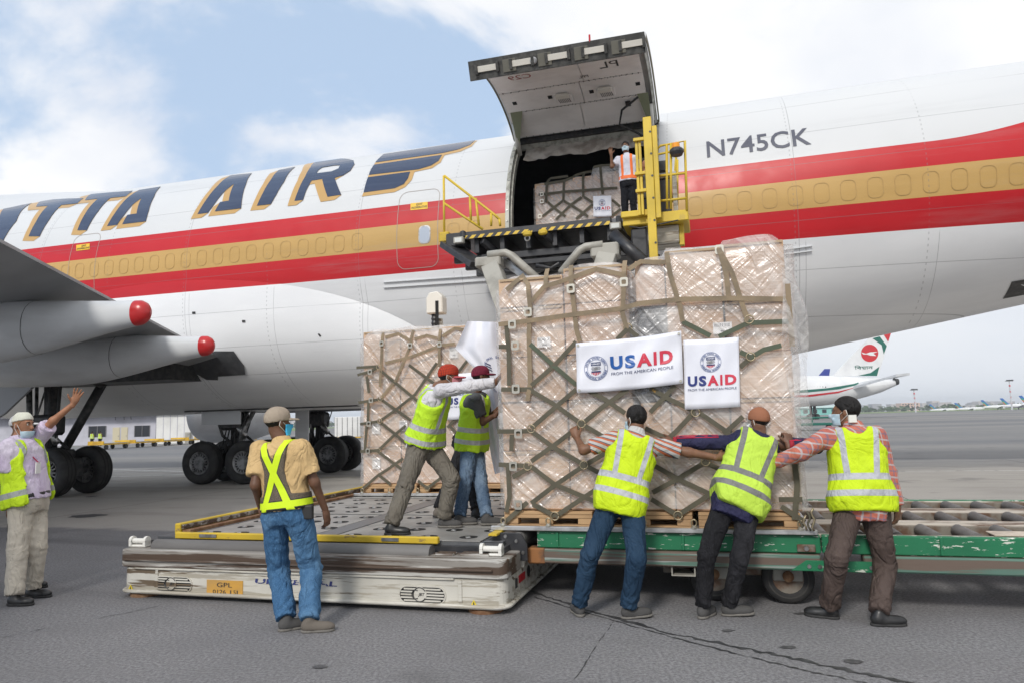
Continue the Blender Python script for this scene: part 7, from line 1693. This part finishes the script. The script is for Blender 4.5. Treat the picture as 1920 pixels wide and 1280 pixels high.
# containers and service carts behind the far gear
def container(loc, sz, mat, label):
    o = np.array(loc); e = thing('cargo_container', label, 'container', tuple(loc), None, framed=False); a, b, c = sz
    MB().box(tuple(o+[-a/2, -b/2, .25]), tuple(o+[a/2, b/2, c])).build('shell', mat, e, bevel=.04)
    for k in range(5): MB().box(tuple(o+[-a/2+a*(k+.5)/5-.03, -b/2-.04, .3]), tuple(o+[-a/2+a*(k+.5)/5+.03, -b/2-.001, c-.05])).build('rib', STEEL, e)
    MB().box(tuple(o+[-a/2-.1, -b/2-.1, .12]), tuple(o+[a/2+.1, b/2+.1, .25])).build('base', YL, e)
    return e
container(GP(655, 822), (3.0, 2.0, 2.6), WALLW, 'white container on a yellow base seen past the far gear'); container(GP(700, 818), (2.4, 2, 1.7), LGREY, 'grey container on a yellow base seen past the far gear'); container(GP(455, 826), (2.6, 2, 1.2), YL, 'low yellow container between the gear tyres')
# two far workers in vests: one small continuous figure each
def far_person(x, y, label):
    b = GP(x, y); s = 1.0; J = dict(pel=b+[0, 0, .95], neck=b+[0, 0, 1.48], head=b+[0, 0, 1.62], shL=b+[-.18, 0, 1.42], shR=b+[.18, 0, 1.42], elL=b+[-.22, 0, 1.14], elR=b+[.22, 0, 1.14], wrL=b+[-.2, .1, .9], wrR=b+[.2, .1, .9], hpL=b+[-.09, 0, .9], hpR=b+[.09, 0, .9], knL=b+[-.10, 0, .5], knR=b+[.10, 0, .5], anL=b+[-.11, 0, .085], anR=b+[.11, 0, .085])
    p = Person('person', label, J, 'distant workers', 1.0, BRN2, face=(0, 1, 0))
    p.build_body({'L': ('relaxed', (0, 0, -1), (1, 0, 0)), 'R': ('relaxed', (0, 0, -1), (-1, 0, 0))}); p.vest(VESTA, lo=-.1); p.trousers(JEANB); p.hair()
far_person(172, 836.5, 'left one of the two tiny workers in lime vests by the annexe'); far_person(187, 836.5, 'right one of the two tiny workers in lime vests by the annexe')

# ---- airliner tail at the right
JW = M('airliner_white', (.74, .75, .75), .35, base2=(.66, .67, .68), scale=.3); JG = M('airliner_green', (.012, .13, .095), .4); JR = M('airliner_red', (.55, .025, .035), .4)
Yt = 165.0; PT = lambda x, y, d=0: PY(x, y, Yt+d)
bo = PT(1560, 780); bo[2] = 0; bo = tuple(bo)
air = thing('parked_airliner', 'white airliner with green and red stripes and round red tail emblem', 'aircraft', bo, None, framed=False)
sec_ = [(1150, 706, 764), (1480, 704, 763), (1540, 703.5, 760), (1580, 704, 754), (1620, 706, 744), (1650, 708, 735), (1680, 713, 722), (1684, 715, 719)]
rows = []
for (x, yt, yb) in sec_:
    a, b = PT(x, yt), PT(x, yb); c = (a+b)/2; r = (a[2]-b[2])/2; rows.append([(c[0], Yt-r*math.cos(q), c[2]+r*math.sin(q)) for q in np.linspace(0, 2*math.pi, 28)])
fus2 = MB().grid(np.array(rows)).build('fuselage', JW, air, smooth=True)
def tailband(px, mat, name, d=-3.3, par=None):      # stripe lying on the hull
    V, F = poly_tess([px]); V, F = cut_strips(V, F, 0, 12.0); P = []
    for x, y in V:
        yt = np.interp(x, [s[0] for s in sec_], [s[1] for s in sec_]); yb = np.interp(x, [s[0] for s in sec_], [s[2] for s in sec_]); a, b = PT(x, yt), PT(x, yb); r = (a[2]-b[2])/2; z = PT(x, y)[2]; q = (z-(a[2]+b[2])/2)/r
        P.append((PT(x, y)[0], Yt-r*math.sqrt(max(0, 1-min(.98, q*q)))-.06, z))
    MB().add(P, F).build(name, mat, par or air)
tailband([(1150, 736), (1490, 732), (1540, 728), (1590, 720), (1600, 717), (1600, 721), (1560, 730), (1500, 736), (1150, 741)], JG, 'green_stripe'); tailband([(1150, 745), (1500, 741), (1560, 734), (1597, 725), (1560, 737), (1505, 744), (1150, 750)], JR, 'red_stripe')
mb = MB()
for k in range(40):
    x = 1536-k*5.0; a = PT(x, 726.5); mb2 = MB().box((a[0]-.12, Yt-3.40, a[2]-.22), (a[0]+.12, Yt-3.18, a[2]+.16)).build('cabin_window', DKWIN, air) if k < 26 else None
fin_px = [(1552, 704), (1562, 703), (1625, 637), (1640, 612), (1676, 604), (1668, 630), (1646, 704)]
def slab(px, mat, name, par, d0=0, th=.5, origin=None):
    pts = [PT(x, y) for x, y in px]; return MB().prism([(p[0], p[2]) for p in pts], lambda a, b: (a, Yt-th/2+d0, b), lambda a, b: (a, Yt+th/2+d0, b)).build(name, mat, par)
fin = slab(fin_px, JW, 'tail_fin', air)
def finpaint(px, mat, name, d): V, F = poly_tess([px]); MB().add([(PT(x, y)[0], Yt-.25-d, PT(x, y)[2]) for x, y in V], F).build(name, mat, fin)
zt = lambda pts: [(1480+x/4.364, 600+y/4.364) for x, y in pts]
finpaint([(1629.5+16.2*math.cos(a), 662+16.2*math.sin(a)) for a in np.linspace(0, 2*math.pi, 33)[:-1]], JR, 'tail_emblem', .03)
finpaint(zt([(582, 262), (622, 274), (655, 262), (720, 258), (682, 272), (706, 292), (660, 290), (628, 280), (600, 280)]), JW, 'emblem_bird', .06)
finpaint(zt([(675, 150), (735, 135), (792, 212), (768, 280), (750, 205)]), JG, 'tail_green_sweep', .03); finpaint(zt([(768, 122), (828, 105), (804, 180)]), JR, 'tail_red_corner', .03); finpaint(zt([(560, 452), (660, 430), (732, 378), (712, 455)]), JG, 'tail_green_root', .03)
V, F = text_polys('\u09bf\u09ac\u09ae\u09be\u09a8', 1, .01)
if len(F):
    V -= V.min(0); V /= V.max(0); a, b = zt([(530, 402)])[0], zt([(680, 370)])[0]
    MB().add([(PT(lerp(a[0], b[0], x), a[1])[0], Yt-.31, PT(a[0], lerp(a[1], b[1], y))[2]) for x, y in V], F).build('tail_lettering', JG, fin)
st = [PT(1590, 723, -2), PT(1612, 716, -2), PT(1706, 698, -14), PT(1680, 701, -14), PT(1600, 724, -3)]
MB().add([tuple(p) for p in st]+[tuple(p-np.array([0, 0, .5])) for p in st], [(0, 1, 2, 3, 4), (9, 8, 7, 6, 5)]+[(i, (i+1) % 5, 5+(i+1) % 5, 5+i) for i in range(5)]).build('tailplane', GREYP, air)
MB().lathe(PT(1677, 715), (1, 0, 0), [(0, .9), (.8, .7), (.8, .4)], 16).build('tail_exhaust', DARK, air)
for x in (1521, 1528): g_ = PT(x, 775); MB().tube([(g_[0], Yt, 0.9), (g_[0], Yt, 3.5)], .35, 8).build('gear_strut', DARK, air); MB().lathe((g_[0], Yt-1.2, .65), (0, 1, 0), [(0, .4), (0, .65), (2.4, .65), (2.4, .4)], 16).build('gear_wheel', BLACK, air)
fb = thing('distant_tail_fin', 'dark blue tail fin poking up behind the white airliner', 'aircraft', tuple(PY(1545, 704, 190)*[1, 1, 0]), None, framed=False); pts = [PY(x, y, 190) for x, y in ((1534, 705), (1546, 691), (1556, 691), (1554, 705))]
MB().prism([(q[0], q[2]) for q in pts], lambda a, b: (a, 189.8, b), lambda a, b: (a, 190.2, b)).build('fin', M('tail_blue', (.04, .06, .30), .4), fb)
q0_ = PY(1500, 712, 190); MB().tube([(q0_[0]-14, 190, q0_[2]-3.0), (q0_[0]+4, 190, q0_[2]-3.0), (q0_[0]+9, 190, q0_[2]-2.4)], [2.0, 2.0, .5], 16).build('fuselage', JW, fb, smooth=True)
# ---- row of small jets with blue tails
TB, TC, TO = M('jet_tail_blue', (.02, .14, .46), .4), M('jet_tail_green', (.05, .35, .16), .4), M('jet_tail_orange', (.62, .13, .05), .4)
def jet(x, ytop, ybase, Yj, label):
    o = PY(x, 770, Yj); o[2] = 0; k = (ybase-ytop)/1340*Yj/6.2; e = thing('parked_jet', label, 'aircraft', tuple(o), 'row of small jets with blue tails', framed=False); zc_ = PY(x, ybase, Yj)[2]-1.3*k
    prof = [(-3*k, .3), (0, .9), (5, 1.6), (9, 1.75), (24, 1.75), (27, 1.2), (28.5, .2)]
    MB().lathe((o[0], Yj, zc_), (1, 0, 0), [(a*k, b*k) for a, b in prof], 18).build('fuselage', JW, e, smooth=True)
    fn = MB().prism([(-3.2*k, 6.6*k), (-1.0*k, 6.8*k), (3.2*k, 2.4*k), (7*k, 1.2*k), (.5*k, 1.0*k)], lambda a, b: (o[0]+a, Yj-.2, zc_+b), lambda a, b: (o[0]+a, Yj+.2, zc_+b)).build('tail_fin', TB, e)
    MB().add([(o[0]-2.4*k, Yj-.23, zc_+4.8*k), (o[0]-.8*k, Yj-.23, zc_+4.6*k), (o[0]+3.0*k, Yj-.23, zc_+1.4*k), (o[0]+.9*k, Yj-.23, zc_+1.2*k)], [(0, 1, 2, 3)]).build('tail_green_band', TC, fn); MB().add([(o[0]-1.6*k, Yj-.26, zc_+3.4*k), (o[0]-.4*k, Yj-.26, zc_+3.3*k), (o[0]+1.3*k, Yj-.26, zc_+1.1*k), (o[0]+.4*k, Yj-.26, zc_+1.1*k)], [(0, 1, 2, 3)]).build('tail_orange_band', TO, fn)
    MB().add([(o[0]+10*k, Yj-1.5*k, zc_-.7*k), (o[0]+16*k, Yj-1.5*k, zc_-.7*k), (o[0]+8*k, Yj-13*k, zc_+.4*k), (o[0]+6.4*k, Yj-13*k, zc_+.4*k), (o[0]+10*k, Yj-1.5*k, zc_-1.1*k), (o[0]+16*k, Yj-1.5*k, zc_-1.1*k)], [(0, 1, 2, 3), (4, 3, 2, 5), (0, 3, 4), (1, 5, 2), (0, 4, 5, 1)]).build('wing', GREYP, e)
    MB().lathe((o[0]+10*k, Yj-5*k, zc_-1.2*k), (1, 0, 0), [(0, .5*k), (1*k, .9*k), (4*k, 1.0*k), (5*k, .8*k)], 12).build('engine', GREYP, e)
    for q in (12*k, 25*k): MB().tube([(o[0]+q, Yj, 0), (o[0]+q, Yj, zc_-1.2*k)], .35*k, 6).build('gear', DARK, e)
for i, (x, yt, yb) in enumerate([(1748, 756, 766), (1796, 753, 764), (1847, 747.5, 760), (1884, 744, 757.5), (1921, 739, 754)]): jet(x, yt, yb, [640, 570, 500, 430, 380][i], ['leftmost and smallest of the jets with blue tails', 'second from left of the jets with blue tails', 'middle one of the jets with blue tails', 'second from right of the jets with blue tails', 'rightmost jet with a blue tail at the frame edge'][i])
# ---- flood light masts
def mast(x, yt, Ym, label):
    o = PY(x, 770, Ym); h = PY(x, yt, Ym)[2]; e = thing('floodlight_mast', label, 'light mast', (o[0], Ym, 0), 'apron floodlight masts', framed=False)
    MB().tube([(o[0], Ym, 0), (o[0], Ym, h)], [.45, .25], 10).build('pole', GREYP, e)
    for k in range(4): MB().box((o[0]-.30, Ym-.30, h*(.2+.2*k)), (o[0]+.30, Ym+.30, h*(.2+.2*k)+.9)).build('marker_band', JR, e)
    hd = MB().box((o[0]-2, Ym-.5, h-.3), (o[0]+2, Ym+.5, h)).build('head_frame', STEEL, e)
    for k in range(5): MB().box((o[0]-1.9+.8*k, Ym-.9, h), (o[0]-1.4+.8*k, Ym-.3, h+.6)).build('floodlight', DARK, hd)
mast(1717, 730, 420, 'floodlight mast standing left of the row of jets'); mast(1898, 713, 400, 'taller floodlight mast rising behind the row of jets')
# ---- grass, hangar, far town and trees
GRASS = M('far_grass', (.12, .20, .05), .9, base2=(.20, .24, .09), scale=.02); g_ = MB().add([(60, 470, .05), (700, 470, .05), (1600, 900, .05), (120, 900, .05)], [(0, 1, 2, 3)]); struct(g_.build('grass_field', GRASS))
g_ = MB().add([(-1500, 300, .05), (-90, 300, .05), (-200, 900, .05), (-1500, 900, .05)], [(0, 1, 2, 3)]); struct(g_.build('grass_field', GRASS))
hg = PY(1540, 770, 420); hr_ = thing('long_hangar', 'long low turquoise hangar under the airliner tail', 'building', (hg[0], 420, 0), framed=False)
MB().box((hg[0]-40, 420, 0), (hg[0]+12, 440, 4.2)).build('wall', M('turquoise_cladding', (.20, .50, .45), .7), hr_); MB().prism([(419, 4.2), (441, 4.2), (430, 5.6)], lambda a, b: (hg[0]-41, a, b), lambda a, b: (hg[0]+13, a, b)).build('roof', M('pale_roof', (.45, .58, .55), .7), hr_)
for k in range(9): MB().box((hg[0]-38+5.5*k, 419.9, 1.2), (hg[0]-35.5+5.5*k, 419.98, 3.2)).build('window', DKWIN, hr_)
cb = PY(1708, 765, 1300); bl_ = thing('apartment_block', 'pale orange apartment block on the far skyline', 'building', (cb[0], 1300, 0), framed=False); MB().box((cb[0]-17, 1300, 0), (cb[0]+17, 1318, 14)).build('wall', M('pale_orange_render', (.62, .44, .34), .9), bl_)
for k in range(6):
    for l in range(3): MB().box((cb[0]-15+5.2*k, 1299.6, 2.5+4*l), (cb[0]-12.5+5.2*k, 1299.95, 4.6+4*l)).build('window', DKWIN, bl_)
rr = random.Random(5); mb = MB()
for k in range(330):
    a = rr.uniform(-1.25, 1.25); Yc = rr.uniform(1350, 2100); X = math.tan(a)*Yc if abs(a) < 1.2 else 0; w, h = rr.uniform(8, 32), rr.uniform(5, 19); mb.box((X-w/2, Yc, 0), (X+w/2, Yc+20, h))
tc_ = NT('far_city_walls'); bx_ = tc_.noise(.02, 2); tag(mb.build('far_city', tc_.fin(tc_.mix(tc_.step(bx_, .4, .6), (.34, .34, .35), (.52, .48, .45)), .9)), 'hazy pale town skyline along the horizon', 'town', kind='stuff')
mb = MB(); me_t = []
for k in range(1500):
    a = rr.uniform(-1.15, 1.15); Yc = rr.uniform(900, 1250); X = math.tan(a)*Yc; r_ = rr.uniform(2.5, 6); c = np.array([X, Yc, r_*.7]); vs_ = []
    for q in range(10): d = unit([rr.gauss(0, 1), rr.gauss(0, 1), rr.gauss(0, .7)])*r_*rr.uniform(.6, 1.25); vs_.append(c+d*[1.3, 1, 1])
    mb.add(vs_, [(0, 1, 2), (3, 4, 5), (6, 7, 8), (1, 4, 9), (2, 5, 7), (0, 8, 3), (9, 6, 1), (2, 3, 6)])
tag(mb.build('far_tree_belt', M('far_tree_green', (.06, .10, .04), .9, base2=(.10, .14, .06), scale=.05)), 'belt of low trees before the far town', 'trees', kind='stuff')
# green ramp vehicle under the airliner tail
gv = GP(1535, 806); gl = thing('green_cargo_dolly', 'dark green cargo dolly standing under the airliner tail', 'dolly', tuple(gv), None, framed=False); k_ = gv[1]
for z0, z1 in ((.45, .65), (1.05, 1.2)): MB().box((gv[0]-2.4, gv[1], z0), (gv[0]+1.5, gv[1]+2.4, z1)).build('platform', JG, gl, bevel=.03)
for a in (-2.3, -.5, 1.4): MB().box((gv[0]+a-.06, gv[1], .65), (gv[0]+a+.06, gv[1]+.1, 1.05)).build('post', JG, gl)
for a in (-1.8, 1.0): MB().lathe((gv[0]+a, gv[1]+.1, .25), (0, 1, 0), [(0, .12), (0, .25), (.2, .25), (.2, .12)], 14).build('wheel', BLACK, gl)
# ================================================================== AIR
t = NT('thin_haze'); t.n.remove(t.b); v = t.node('ShaderNodeVolumePrincipled'); v.inputs['Color'].default_value = (.86, .91, .97, 1); v.inputs['Density'].default_value = .0003; v.inputs['Anisotropy'].default_value = .2
t.l.new(v.outputs[0], t.out.inputs['Volume'])
hzb = MB().box((-3010, -310, -1), (3010, 2810, 40)).build('haze', t.m); hzb['kind'] = 'stuff'
for o in bpy.data.objects:
    if '_o' in o: del o['_o']
